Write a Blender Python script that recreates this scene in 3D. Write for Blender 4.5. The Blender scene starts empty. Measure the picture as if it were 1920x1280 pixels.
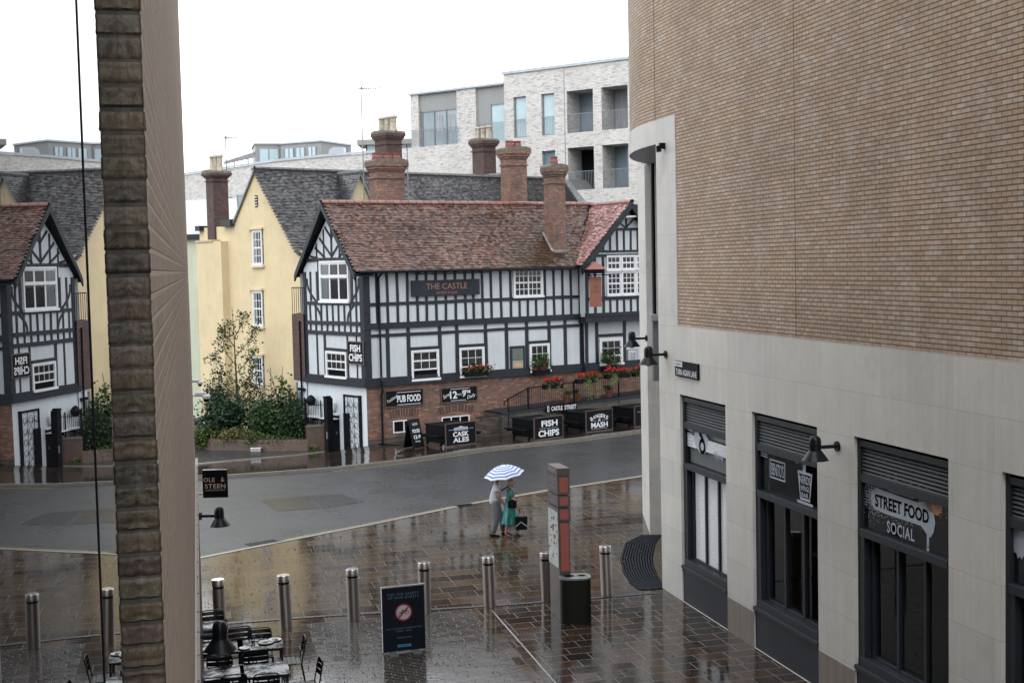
import bpy, bmesh, math, random
from mathutils import Vector, Matrix, noise
random.seed(7)
R = math.radians
S = bpy.context.scene
COL = S.collection
# ------------------------------------------------------------------ camera
FPX, HC = 2400.0, 7.5
PITCH = math.atan(143/2400.0); ROLL = .022
FW = Vector((0, math.cos(PITCH), -math.sin(PITCH))); _r0 = Vector((1, 0, 0)); _u0 = _r0.cross(FW)
RV = _r0*math.cos(ROLL) - _u0*math.sin(ROLL); UV_ = _r0*math.sin(ROLL) + _u0*math.cos(ROLL)
CP = Vector((0, 0, HC))
cam = bpy.data.cameras.new('camera'); cam.sensor_width = 36; cam.lens = 45.0
cam.clip_start = .02; cam.clip_end = 2000
co = bpy.data.objects.new('camera', cam); COL.objects.link(co)
m = Matrix((RV, UV_, -FW)).transposed().to_4x4(); m.translation = CP; co.matrix_world = m
S.camera = co
# ------------------------------------------------------------------ sky, sun, exposure
w = bpy.data.worlds.new('World'); S.world = w; w.use_nodes = True
nt = w.node_tree; bg = nt.nodes['Background']
sky = nt.nodes.new('ShaderNodeTexSky'); sky.sky_type = 'NISHITA'; sky.sun_disc = False
sky.sun_elevation = R(50); sky.sun_rotation = R(200); sky.air_density = 1.0; sky.dust_density = 6.0; sky.ozone_density = 1.0
hs = nt.nodes.new('ShaderNodeHueSaturation'); hs.inputs['Saturation'].default_value = .12
mx = nt.nodes.new('ShaderNodeMix'); mx.data_type = 'RGBA'; mx.inputs[0].default_value = .72
mx.inputs[7].default_value = (14.2, 14.6, 15.2, 1)        # even cloud cover over the clear sky
nt.links.new(sky.outputs[0], hs.inputs['Color']); nt.links.new(hs.outputs[0], mx.inputs[6])
nt.links.new(mx.outputs[2], bg.inputs['Color']); bg.inputs['Strength'].default_value = .10
sl = bpy.data.lights.new('sun', 'SUN'); sl.energy = .6; sl.angle = R(60); sl.color = (1, .97, .93)
so = bpy.data.objects.new('sun', sl); COL.objects.link(so)
so.rotation_euler = (R(40), 0, R(-20))
S.view_settings.view_transform = 'Standard'; S.view_settings.look = 'None'
S.view_settings.exposure = 1.15; S.view_settings.gamma = 1.0
S.cycles.max_bounces = 8; S.cycles.glossy_bounces = 4; S.cycles.transparent_max_bounces = 12
S.cycles.transmission_bounces = 4; S.cycles.diffuse_bounces = 3
S.cycles.use_denoising = True
# ------------------------------------------------------------------ geometry helpers
def ray(x, y): return FW*FPX + RV*(x-960) - UV_*(y-640)
def gnd(x, y, z=0.0):
    d = ray(x, y); return CP + d*((z-HC)/d.z)
def atY(x, y, Y):
    d = ray(x, y); return CP + d*(Y/d.y)
class Frame:
    def __init__(s, o, deg):
        s.o = Vector((o[0], o[1], 0)); s.a = R(deg)
        s.e = Vector((math.cos(s.a), math.sin(s.a), 0)); s.n = Vector((-math.sin(s.a), math.cos(s.a), 0))
    def px(s, x, y, off=0.0):
        d = ray(x, y); t = ((s.o-CP).dot(s.n)+off)/d.dot(s.n); P = CP+d*t
        return (P-s.o).dot(s.e), P.z
    def loc(s, P):
        return Vector(((Vector(P)-s.o).dot(s.e), (Vector(P)-s.o).dot(s.n), P[2]))
    def M(s): return Matrix.Translation(s.o) @ Matrix.Rotation(s.a, 4, 'Z')
I4 = Matrix.Identity(4)
class MB:
    def __init__(s, M=None):
        s.v = []; s.f = []; s.mi = []; s.c = []; s.M = M or I4; s.uv = {}
        s.col = None; s.mat = 0
    def V(s, p): s.v.append(s.M @ Vector(p)); return len(s.v)-1
    def face(s, pts, uv=None):
        ids = [s.V(p) for p in pts]; s.f.append(ids); s.mi.append(s.mat); s.c.append(s.col)
        if uv: s.uv[len(s.f)-1] = uv
        return s
    def box(s, x0, x1, y0, y1, z0, z1, X=None):
        M0 = s.M
        if X is not None: s.M = M0 @ X
        p = [(x0,y0,z0),(x1,y0,z0),(x1,y1,z0),(x0,y1,z0),(x0,y0,z1),(x1,y0,z1),(x1,y1,z1),(x0,y1,z1)]
        b = [s.V(q) for q in p]
        for q in ((0,3,2,1),(4,5,6,7),(0,1,5,4),(1,2,6,5),(2,3,7,6),(3,0,4,7)):
            s.f.append([b[i] for i in q]); s.mi.append(s.mat); s.c.append(s.col)
        s.M = M0; return s
    def prism(s, poly, y0, y1):          # polygon in x,z (counterclockwise seen from -y), from y0 to y1
        n = len(poly); a = [s.V((x, y0, z)) for x, z in poly]; b = [s.V((x, y1, z)) for x, z in poly]
        s.f.append(a); s.f.append(b[::-1]); s.mi += [s.mat]*2; s.c += [s.col]*2
        for i in range(n):
            j = (i+1) % n; s.f.append([a[j], a[i], b[i], b[j]]); s.mi.append(s.mat); s.c.append(s.col)
        return s
    def slab(s, poly, z0, z1):           # polygon in x,y
        n = len(poly)
        zz0 = (lambda i: z0[i] if isinstance(z0, (list, tuple)) else z0); zz1 = (lambda i: z1[i] if isinstance(z1, (list, tuple)) else z1)
        a = [s.V((p[0], p[1], zz0(i))) for i, p in enumerate(poly)]; b = [s.V((p[0], p[1], zz1(i))) for i, p in enumerate(poly)]
        s.f.append(b); s.f.append(a[::-1]); s.mi += [s.mat]*2; s.c += [s.col]*2
        for i in range(n):
            j = (i+1) % n; s.f.append([a[i], a[j], b[j], b[i]]); s.mi.append(s.mat); s.c.append(s.col)
        return s
    def beam(s, u0, z0, u1, z1, wd, y0=-.03, y1=.0):   # flat timber on a facade between two points
        d = Vector((u1-u0, z1-z0)); L = d.length
        if L < 1e-5: return s
        d /= L; n = Vector((-d.y, d.x))*wd/2
        return s.prism([(u0+n.x, z0+n.y), (u0-n.x, z0-n.y), (u1-n.x, z1-n.y), (u1+n.x, z1+n.y)][::1], y0, y1)
    def tube(s, p0, p1, r0, r1=None, n=8, cap=True):
        if r1 is None: r1 = r0
        p0 = Vector(p0); p1 = Vector(p1); d = (p1-p0)
        if d.length < 1e-6: return s
        q = d.to_track_quat('Z', 'Y').to_matrix()
        A = [s.V(p0+q@Vector((math.cos(2*math.pi*i/n)*r0, math.sin(2*math.pi*i/n)*r0, 0))) for i in range(n)]
        B = [s.V(p1+q@Vector((math.cos(2*math.pi*i/n)*r1, math.sin(2*math.pi*i/n)*r1, 0))) for i in range(n)]
        for i in range(n):
            j = (i+1) % n; s.f.append([A[i], A[j], B[j], B[i]]); s.mi.append(s.mat); s.c.append(s.col)
        if cap:
            s.f.append(A[::-1]); s.f.append(B); s.mi += [s.mat]*2; s.c += [s.col]*2
        return s
    def path(s, pts, r, n=6):
        for a, b in zip(pts[:-1], pts[1:]): s.tube(a, b, r, r, n)
        return s
    def lathe(s, prof, n=20, o=(0,0,0)):
        o = Vector(o); rings = []
        for r, z in prof:
            rings.append([s.V(o+Vector((math.cos(2*math.pi*i/n)*max(r,1e-4), math.sin(2*math.pi*i/n)*max(r,1e-4), z))) for i in range(n)])
        for a, b in zip(rings[:-1], rings[1:]):
            for i in range(n):
                j = (i+1) % n; s.f.append([a[i], a[j], b[j], b[i]]); s.mi.append(s.mat); s.c.append(s.col)
        s.f.append(rings[0][::-1]); s.f.append(rings[-1]); s.mi += [s.mat]*2; s.c += [s.col]*2
        return s
    def build(s, name, mat, parent=None, smooth=False, bevel=0):
        me = bpy.data.meshes.new(name)
        me.from_pydata([tuple(v) for v in s.v], [], s.f)
        mats = mat if isinstance(mat, (list, tuple)) else [mat]
        for q in mats: me.materials.append(q)
        me.polygons.foreach_set('material_index', s.mi)
        ul = me.uv_layers.new(name='UVMap'); me.update()
        for p in me.polygons:
            n = p.normal; cu = s.uv.get(p.index)
            if cu is not None:
                for k, li in enumerate(p.loop_indices): ul.data[li].uv = cu[k]
                continue
            if abs(n.z) > .8:
                for li in p.loop_indices:
                    c = me.vertices[me.loops[li].vertex_index].co; ul.data[li].uv = (c.x, c.y)
            else:
                t = Vector((-n.y, n.x, 0)); t.normalize(); up = n.cross(t)
                if up.z < 0: up = -up
                for li in p.loop_indices:
                    c = me.vertices[me.loops[li].vertex_index].co; ul.data[li].uv = (c.dot(t), c.dot(up) if abs(n.z) > .15 else c.z)
        if any(c is not None for c in s.c):
            ca = me.color_attributes.new('Col', 'FLOAT_COLOR', 'CORNER')
            for p in me.polygons:
                c = s.c[p.index] or (1, 1, 1)
                for li in p.loop_indices: ca.data[li].color = (c[0], c[1], c[2], 1)
        if smooth:
            me.polygons.foreach_set('use_smooth', [True]*len(me.polygons))
            try: me.set_sharp_from_angle(angle=R(40))
            except Exception: pass
        o = bpy.data.objects.new(name, me); COL.objects.link(o)
        if bevel:
            b = o.modifiers.new('bevel', 'BEVEL'); b.width = bevel; b.segments = 2; b.limit_method = 'ANGLE'
        if parent: o.parent = parent
        return o
def tag(o, label=None, cat=None, group=None, kind=None):
    if label: o['label'] = label
    if cat: o['category'] = cat
    if group: o['group'] = group
    if kind: o['kind'] = kind
    return o
def thing(name, label, cat, M=None, group=None):
    o = bpy.data.objects.new(name, None); o.empty_display_size = .2; COL.objects.link(o)
    if M is not None: o.matrix_world = M
    return tag(o, label, cat, group)
def at(x, y, z=0, deg=0): return Matrix.Translation((x, y, z)) @ Matrix.Rotation(R(deg), 4, 'Z')
def kids(o): return [c for c in COL.objects if c.parent == o]
def dup(o, M, label=None, group=None):
    def rec(a, par):
        c = a.copy(); COL.objects.link(c)
        if par: c.parent = par
        for ch in kids(a): rec(ch, c)
        return c
    c = rec(o, None); c.matrix_world = M
    if label: c['label'] = label
    if group: c['group'] = group
    return c
def struct(name, mb, mat, smooth=False): return tag(mb.build(name, mat, None, smooth), kind='structure')
def text(mb, s, x, z, h, y=-.01, width=None, bold=0.0, shear=0, ang=0, space=1.0, align='CENTER'):
    cu = bpy.data.curves.new('t', 'FONT'); cu.body = s; cu.size = 1.0; cu.align_x = align; cu.align_y = 'CENTER'
    cu.offset = bold; cu.shear = shear; cu.space_character = space; cu.resolution_u = 3
    o = bpy.data.objects.new('t', cu); COL.objects.link(o)
    dg = bpy.context.evaluated_depsgraph_get(); me = bpy.data.meshes.new_from_object(o.evaluated_get(dg))
    bpy.data.objects.remove(o); bpy.data.curves.remove(cu)
    if not me.vertices: return
    xs = [v.co.x for v in me.vertices]; ys = [v.co.y for v in me.vertices]
    hh = max(ys)-min(ys); k = h/hh; kx = k; cx = (max(xs)+min(xs))/2; cy = (max(ys)+min(ys))/2
    if align == 'LEFT': cx = min(xs)
    if width: kx = width/(max(xs)-min(xs))
    ca, sa = math.cos(R(ang)), math.sin(R(ang)); b = len(mb.v)
    for v in me.vertices:
        px, pz = (v.co.x-cx)*kx, (v.co.y-cy)*k
        mb.V((x+px*ca-pz*sa, y, z+px*sa+pz*ca))
    for p in me.polygons:
        mb.f.append([b+i for i in p.vertices]); mb.mi.append(mb.mat); mb.c.append(mb.col)
    bpy.data.meshes.remove(me)
# ------------------------------------------------------------------ materials
ALB = .70
class NT:
    def __init__(s, name):
        s.m = bpy.data.materials.new(name); s.m.use_nodes = True; s.t = s.m.node_tree; s.b = s.t.nodes['Principled BSDF']
        s.tc = s.t.nodes.new('ShaderNodeTexCoord'); s.out = s.t.nodes['Material Output']
    def n(s, typ, **k):
        o = s.t.nodes.new(typ)
        for a, v in k.items():
            if a in o.inputs.keys(): o.inputs[a].default_value = v
            else: setattr(o, a, v)
        return o
    def l(s, a, b): s.t.links.new(a, b)
    def noise(s, scale, detail=3, rough=.5, src='Object', sc=(1,1,1), typ='ShaderNodeTexNoise'):
        mp = s.n('ShaderNodeMapping'); mp.inputs['Scale'].default_value = sc; s.l(s.tc.outputs[src], mp.inputs[0])
        q = s.n('ShaderNodeTexNoise'); q.inputs['Scale'].default_value = scale; q.inputs['Detail'].default_value = detail; q.inputs['Roughness'].default_value = rough
        s.l(mp.outputs[0], q.inputs['Vector']); return q.outputs['Fac']
    def ramp(s, fac, stops):
        r = s.n('ShaderNodeValToRGB'); e = r.color_ramp.elements
        while len(e) < len(stops): e.new(.5)
        for k, (p, c) in enumerate(stops):
            e[k].position = p; e[k].color = (c, c, c, 1) if isinstance(c, (int, float)) else (*c, 1)
        s.l(fac, r.inputs[0]); return r.outputs[0]
    def mix(s, fac, a, b, mode='MIX'):
        q = s.n('ShaderNodeMix'); q.data_type = 'RGBA'; q.blend_type = mode
        for sock, v in ((q.inputs[0], fac), (q.inputs[6], a), (q.inputs[7], b)):
            if isinstance(v, (int, float)): sock.default_value = v if sock == q.inputs[0] else (v, v, v, 1)
            elif isinstance(v, tuple): sock.default_value = (*v, 1)
            else: s.l(v, sock)
        return q.outputs[2]
    def bump(s, h, strength=.3, dist=.01):
        b = s.n('ShaderNodeBump'); b.inputs['Strength'].default_value = strength; b.inputs['Distance'].default_value = dist
        s.l(h, b.inputs['Height'])
        if s.b.inputs['Normal'].is_linked: s.l(s.b.inputs['Normal'].links[0].from_socket, b.inputs['Normal'])
        s.l(b.outputs[0], s.b.inputs['Normal'])
    def set(s, **k):
        for a, v in k.items():
            a = a.replace('_', ' ')
            if a == 'Base Color' and k.get('Metallic', 0) == 0:      # wet, overcast day: all diffuse colours a little darker
                v = tuple(q*ALB for q in v) if isinstance(v, tuple) else s.mix(1.0, v, (ALB, ALB, ALB), 'MULTIPLY')
            if isinstance(v, (int, float, tuple)): s.b.inputs[a].default_value = v if not isinstance(v, tuple) else (*v, 1)
            else: s.l(v, s.b.inputs[a])
        return s
def basic(name, c, rough=.5, var=.2, sc=3.0, metal=0, bump=0, bsc=40, stretch=(1,1,1), spec=.5):
    t = NT(name); f = t.noise(sc, 4, .6, sc=stretch)
    f = t.ramp(f, [(.3, 0.0), (.7, 1.0)])
    a = tuple(x*(1-var) for x in c); b = tuple(min(1, x*(1+var)) for x in c)
    t.set(Base_Color=t.mix(f, a, b), Roughness=rough, Metallic=metal); t.b.inputs['Specular IOR Level'].default_value = spec
    if bump: t.bump(t.noise(bsc, 3), bump, .005)
    return t.m
def brick(name, c1, c2, mortar, bw=.225, rh=.075, ms=.006, rough=.75, big=.25, bump=.5, dist=.006, c3=None, stain=None, off=.5, bias=0.0, bed_shadow=None, bloom=None):
    t = NT(name); bt = t.n('ShaderNodeTexBrick'); t.l(t.tc.outputs['UV'], bt.inputs['Vector'])
    bt.offset = off
    bt.inputs['Scale'].default_value = 1; bt.inputs['Brick Width'].default_value = bw; bt.inputs['Row Height'].default_value = rh
    bt.inputs['Mortar Size'].default_value = ms; bt.inputs['Mortar Smooth'].default_value = .3; bt.inputs['Bias'].default_value = bias
    bt.inputs['Color1'].default_value = (*c1, 1); bt.inputs['Color2'].default_value = (*c2, 1); bt.inputs['Mortar'].default_value = (*mortar, 1)
    c = bt.outputs['Color']
    if c3:
        # a third brick tone, picked per brick with a second brick grid of the same size
        b2 = t.n('ShaderNodeTexBrick'); mp = t.n('ShaderNodeMapping'); mp.inputs['Location'].default_value = (bw*14, rh*22, 0)
        t.l(t.tc.outputs['UV'], mp.inputs[0]); t.l(mp.outputs[0], b2.inputs['Vector']); b2.offset = off
        for k, v in (('Scale', 1), ('Brick Width', bw), ('Row Height', rh), ('Mortar Size', 0)): b2.inputs[k].default_value = v
        b2.inputs['Color1'].default_value = (0,0,0,1); b2.inputs['Color2'].default_value = (1,1,1,1)
        f = t.ramp(b2.outputs['Color'], [(.78, 0.0), (.9, .8)])
        inv = t.n('ShaderNodeMath', operation='SUBTRACT'); inv.inputs[0].default_value = 1; t.l(bt.outputs['Fac'], inv.inputs[1])
        mu = t.n('ShaderNodeMath', operation='MULTIPLY'); t.l(inv.outputs[0], mu.inputs[0]); t.l(f, mu.inputs[1])
        c = t.mix(mu.outputs[0], c, c3)
    n1 = t.ramp(t.noise(.35, 5, .65), [(.3, 1-big), (.7, 1+big*.5)])
    n2 = t.ramp(t.noise(14, 4, .7), [(.25, .72), (.75, 1.22)])
    c = t.mix(1.0, c, n1, 'MULTIPLY'); c = t.mix(1.0, c, n2, 'MULTIPLY')
    if bloom: c = t.mix(t.ramp(t.noise(1.6, 6, .8), [(.50, 0.0), (.74, .6)]), c, bloom)
    if bed_shadow:
        sp = t.n('ShaderNodeSeparateXYZ'); t.l(t.tc.outputs['UV'], sp.inputs[0]); mo = t.n('ShaderNodeMath', operation='MODULO'); t.l(sp.outputs['Y'], mo.inputs[0]); mo.inputs[1].default_value = rh
        lt = t.n('ShaderNodeMath', operation='LESS_THAN'); t.l(mo.outputs[0], lt.inputs[0]); lt.inputs[1].default_value = rh*.17; c = t.mix(lt.outputs[0], c, bed_shadow)  # bed joints darkened in colour as painted shadow lines
    if stain: c = t.mix(t.ramp(t.noise(1.1, 6, .7), [(.52, 0.0), (.72, .8)]), c, stain)
    t.set(Base_Color=c, Roughness=rough)
    inv2 = t.n('ShaderNodeMath', operation='SUBTRACT'); inv2.inputs[0].default_value = 1; t.l(bt.outputs['Fac'], inv2.inputs[1])
    t.bump(t.noise(60, 3, .6), .25, .004); t.bump(inv2.outputs[0], bump, dist)
    return t.m
def vcol(name, rough=.5, nz=.25, bump=.2, sc=12, spec=.5, trans=0):
    t = NT(name); a = t.n('ShaderNodeAttribute', attribute_name='Col')
    f = t.ramp(t.noise(sc, 4, .6), [(.25, 1-nz), (.75, 1+nz)])
    t.set(Base_Color=t.mix(1.0, a.outputs['Color'], f, 'MULTIPLY'), Roughness=rough); t.b.inputs['Specular IOR Level'].default_value = spec
    if bump: t.bump(t.noise(50, 3), bump, .006)
    return t.m
def glassy(name, tint=(.9,.95,.95), refl=1.0, ior=1.5, rough=.0, wob=0.0):
    t = NT(name); gl = t.n('ShaderNodeBsdfGlossy'); gl.inputs['Roughness'].default_value = rough
    tr = t.n('ShaderNodeBsdfTransparent'); tr.inputs['Color'].default_value = (*tint, 1)
    fr = t.n('ShaderNodeFresnel'); fr.inputs['IOR'].default_value = ior; ms = t.n('ShaderNodeMixShader')
    mu = t.n('ShaderNodeMath', operation='MULTIPLY'); mu.inputs[1].default_value = refl; mu.use_clamp = True; t.l(fr.outputs[0], mu.inputs[0])
    t.l(mu.outputs[0], ms.inputs[0]); t.l(tr.outputs[0], ms.inputs[1]); t.l(gl.outputs[0], ms.inputs[2]); t.l(ms.outputs[0], t.out.inputs['Surface'])
    if wob:
        b = t.n('ShaderNodeBump'); b.inputs['Strength'].default_value = wob; b.inputs['Distance'].default_value = .01
        t.l(t.noise(1.5, 2), b.inputs['Height']); t.l(b.outputs[0], gl.inputs['Normal'])
    return t.m
def streaked(name, c, rough=.6, var=.1, streak=.2, joints=None, stain=None, bump=.15):
    t = NT(name)
    f = t.ramp(t.noise(1.2, 5, .65), [(.3, 1-var), (.7, 1+var)])
    g = t.ramp(t.noise(2.2, 4, .7, sc=(3.2, 3.2, .16)), [(.38, 1-streak), (.62, 1+streak*.25)])
    h = t.ramp(t.noise(35, 3, .6), [(.3, .95), (.7, 1.05)])
    cc = t.mix(1.0, t.mix(1.0, t.mix(1.0, c, f, 'MULTIPLY'), g, 'MULTIPLY'), h, 'MULTIPLY')
    if joints:
        bw, rh, ms, jc = joints
        bt = t.n('ShaderNodeTexBrick'); t.l(t.tc.outputs['UV'], bt.inputs['Vector'])
        for k, v in (('Scale', 1), ('Brick Width', bw), ('Row Height', rh), ('Mortar Size', ms), ('Mortar Smooth', .2)): bt.inputs[k].default_value = v
        bt.inputs['Color1'].default_value = (.93,.93,.93,1); bt.inputs['Color2'].default_value = (1.05,1.04,1.02,1); bt.inputs['Mortar'].default_value = (jc,jc,jc,1)
        cc = t.mix(1.0, cc, bt.outputs['Color'], 'MULTIPLY')
    if stain: cc = t.mix(t.ramp(t.noise(.9, 6, .75), [(.55, 0.0), (.75, .6)]), cc, stain)
    t.set(Base_Color=cc, Roughness=rough)
    if bump: t.bump(t.noise(25, 4), bump, .005)
    return t.m
def plain(name, c, rough=.5, metal=0, spec=.5):
    t = NT(name); t.set(Base_Color=tuple(c), Roughness=rough, Metallic=metal); t.b.inputs['Specular IOR Level'].default_value = spec
    return t.m
def wetpave(name, bw, rh, c1, c2, c3, mortar, deg, ms=.006, rlo=.05, rhi=.28, big=.3, dark=.75, bump=.35, coat=0.0, off=.5, ripple=.10):
    t = NT(name); mp = t.n('ShaderNodeMapping'); mp.inputs['Rotation'].default_value = (0, 0, R(-deg)); t.l(t.tc.outputs['Object'], mp.inputs[0])
    def bt(loc, a, b, m_, msz):
        q = t.n('ShaderNodeTexBrick'); q.offset = off; q.squash = .75; q.squash_frequency = 3
        m2 = t.n('ShaderNodeMapping'); m2.inputs['Location'].default_value = loc; t.l(mp.outputs[0], m2.inputs[0]); t.l(m2.outputs[0], q.inputs['Vector'])
        for k, v in (('Scale', 1), ('Brick Width', bw), ('Row Height', rh), ('Mortar Size', msz), ('Mortar Smooth', .2)): q.inputs[k].default_value = v
        q.inputs['Color1'].default_value = (*a, 1); q.inputs['Color2'].default_value = (*b, 1); q.inputs['Mortar'].default_value = (*m_, 1); return q
    A = bt((0,0,0), c1, c2, mortar, ms); B = bt((0, rh*12, 0), (0,0,0), (1,1,1), (0,0,0), 0)
    inv = t.n('ShaderNodeMath', operation='SUBTRACT'); inv.inputs[0].default_value = 1; t.l(A.outputs['Fac'], inv.inputs[1])
    f = t.n('ShaderNodeMath', operation='MULTIPLY'); t.l(t.ramp(B.outputs['Color'], [(.6, 0.0), (.8, 1.0)]), f.inputs[0]); t.l(inv.outputs[0], f.inputs[1])
    c = t.mix(f.outputs[0], A.outputs['Color'], c3)
    n1 = t.ramp(t.noise(.22, 4, .6), [(.3, 1-big), (.7, 1+big)])
    n2 = t.ramp(t.noise(9, 5, .7), [(.25, .75), (.75, 1.2)])
    c = t.mix(1.0, t.mix(1.0, c, n1, 'MULTIPLY'), n2, 'MULTIPLY')
    pud = t.noise(.55, 5, .62)
    rg = t.ramp(pud, [(.36, rlo), (.64, rhi)])
    pr = t.mix(.35, rg, t.ramp(B.outputs['Color'], [(.2, rlo), (.9, rhi*1.2)]))
    pr = t.mix(A.outputs['Fac'], pr, .55)
    t.set(Base_Color=c, Roughness=pr); t.b.inputs['Specular IOR Level'].default_value = .5
    t.b.inputs['IOR'].default_value = 1.36
    t.bump(t.noise(22, 3, .6), ripple, .004); t.bump(t.noise(3.2, 3, .5), ripple*.8, .02); t.bump(inv.outputs[0], bump, .006)
    return t.m
MT = {}
MT['render'] = streaked('white_render', (.54,.585,.62), .55, .07, .07, stain=(.43,.45,.46), bump=.1)
MT['render2'] = streaked('white_painted_wall', (.58,.64,.69), .5, .05, .06, bump=.1)
MT['timber'] = basic('black_timber', (.014,.019,.026), .5, .45, 5, bump=.3, bsc=25, spec=.25)
MT['brickpub'] = brick('pub_brick', (.27,.115,.07), (.12,.062,.05), (.12,.105,.09), c3=(.38,.19,.11), stain=(.045,.034,.030), ms=.011)
MT['brickold'] = brick('old_chimney_brick', (.23,.095,.055), (.10,.052,.042), (.19,.165,.145), c3=(.32,.15,.085), stain=(.035,.03,.028), big=.35, ms=.009)
MT['brickdark'] = brick('dark_chimney_brick', (.10,.045,.038), (.055,.03,.03), (.06,.05,.047), c3=(.14,.07,.05), stain=(.03,.027,.026), big=.35, ms=.008)
MT['brickgarden'] = brick('garden_brick', (.14,.085,.06), (.085,.055,.045), (.06,.05,.045), stain=(.035,.035,.03), rough=.4)
MT['brickwhite'] = brick('white_brick', (.74,.73,.71), (.60,.585,.56), (.42,.41,.40), bw=.26, rh=.085, ms=.010, c3=(.44,.42,.40), big=.12, bump=.6, dist=.01)
MT['bricktan'] = brick('tan_brick', (.56,.41,.285), (.485,.35,.243), (.22,.165,.12), c3=(.60,.49,.39), big=.24, ms=.009, bump=1.0, dist=.012, rough=.8, bed_shadow=(.115,.085,.062), bloom=(.66,.61,.56))
MT['brickleft'] = brick('buff_brick', (.44,.33,.25), (.36,.265,.20), (.53,.44,.36), big=.12, ms=.012, bump=1.0, dist=.02, rough=.85)
MT['brickret'] = brick('shaded_wet_return', (.115,.085,.05), (.075,.055,.036), (.085,.078,.068), big=.4, ms=.010, bump=1.0, dist=.02, rough=.5, bw=.5, off=0)  # darkened tone carries the shade on this face of the wet brick
MT['yellow'] = streaked('yellow_render', (.67,.555,.34), .75, .07, .04, stain=(.47,.38,.22), bump=1.0)
MT['green'] = streaked('pale_green_render', (.52,.56,.44), .75, .06, .10, bump=.5)
MT['stone'] = streaked('limestone', (.67,.66,.625), .6, .07, .07, joints=(1.9,.76,.005,.68), stain=(.47,.44,.39), bump=.12)
MT['stonep'] = streaked('limestone_pier', (.66,.65,.625), .6, .08, .08, joints=(2.4,.9,.004,.72), stain=(.36,.33,.28), bump=.12)
MT['stonebase'] = streaked('damp_limestone', (.24,.20,.16), .35, .15, .25, joints=(1.9,.76,.004,.7), stain=(.15,.12,.09), bump=.1)
MT['rubble'] = brick('old_rubble_stone', (.13,.115,.095), (.07,.062,.055), (.05,.045,.04), bw=.42, rh=.17, ms=.02, big=.4, stain=(.035,.032,.03), rough=.45)
MT['frame'] = basic('dark_grey_metal', (.024,.029,.037), .45, .12, 2, spec=.2)
MT['frame_l'] = basic('grey_window_metal', (.16,.175,.19), .35, .1, 2, metal=.3)
MT['louvre'] = basic('louvre_grey', (.10,.11,.12), .4, .1, 2)
MT['zinc'] = basic('grey_cladding', (.27,.28,.275), .45, .07, .8, stretch=(6,6,.4))
MT['coping'] = basic('coping_metal', (.30,.33,.36), .35, .1, 1, metal=.4)
MT['panel'] = basic('navy_stall_riser', (.016,.020,.030), .42, .35, 2.5, stretch=(1,1,.35), spec=.2)
MT['whitewood'] = basic('white_painted_wood', (.72,.74,.76), .4, .08, 8)
MT['black'] = basic('black_paint', (.007,.008,.010), .45, .3, 6, spec=.06)
MT['blackm'] = basic('black_metal', (.008,.010,.013), .28, .2, 6, spec=.15)
MT['void'] = plain('dark_interior', (.010,.010,.011), .8, 0, 0.0)
MT['dimroom'] = basic('dim_interior', (.020,.015,.012), .6, .6, 1.2)
MT['redseat'] = basic('red_upholstery', (.12,.012,.014), .5, .2)
MT['curtain'] = basic('grey_curtain', (.32,.33,.35), .8, .35, 14, stretch=(1,1,.05))
MT['wglass'] = glassy('window_glass', (.85,.9,.9), 1.0, 1.45, .01)
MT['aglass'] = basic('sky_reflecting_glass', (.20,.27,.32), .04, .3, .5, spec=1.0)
MT['bglass'] = basic('blue_blind_glass', (.40,.55,.60), .12, .12, .7, spec=.8)
MT['sglass'] = glassy('shop_glass', (.8,.83,.84), .38, 1.5, .0, .02)
MT['lead'] = basic('lead_grey', (.20,.21,.22), .5, .25, 5)
MT['concrete'] = basic('mossy_mortar', (.13,.12,.095), .8, .45, 7, bump=.6, bsc=20)
MT['potcream'] = basic('cream_chimney_pot', (.38,.34,.27), .7, .45, 6)
MT['potred'] = basic('red_chimney_pot', (.20,.055,.045), .6, .25, 4)
MT['steel'] = basic('brushed_steel', (.36,.33,.31), .42, .12, 3, metal=1.0, stretch=(8,8,.3))
MT['steeltop'] = basic('wet_steel_top', (.75,.78,.82), .15, .05, 3, metal=1.0)
MT['white'] = plain('white_lettering', (.72,.75,.80), .5)
MT['copper'] = basic('copper_lettering', (.34,.15,.11), .45, .25, 20)
MT['rosegold'] = plain('rose_lettering', (.62,.42,.34), .4)
MT['film'] = plain('frosted_white_film', (.44,.50,.58), .6)
MT['filmo'] = plain('orange_film', (.62,.30,.13), .6)
MT['tile'] = vcol('clay_roof_tile', .26, .3, .5)
MT['leaf'] = vcol('leaf', .5, .3, 0, spec=.15)
MT['bark'] = basic('bark', (.06,.048,.036), .8, .4, 10, bump=.5)
MT['petal'] = plain('red_petal', (.62,.012,.02), .5)
MT['terracotta'] = basic('terracotta', (.22,.08,.05), .6, .2)
MT['boardwood'] = basic('dark_brown_wood', (.07,.045,.035), .4, .4, 6, stretch=(.3,1,3))
MT['skin'] = basic('skin', (.33,.18,.125), .5, .06, 6)
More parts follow.
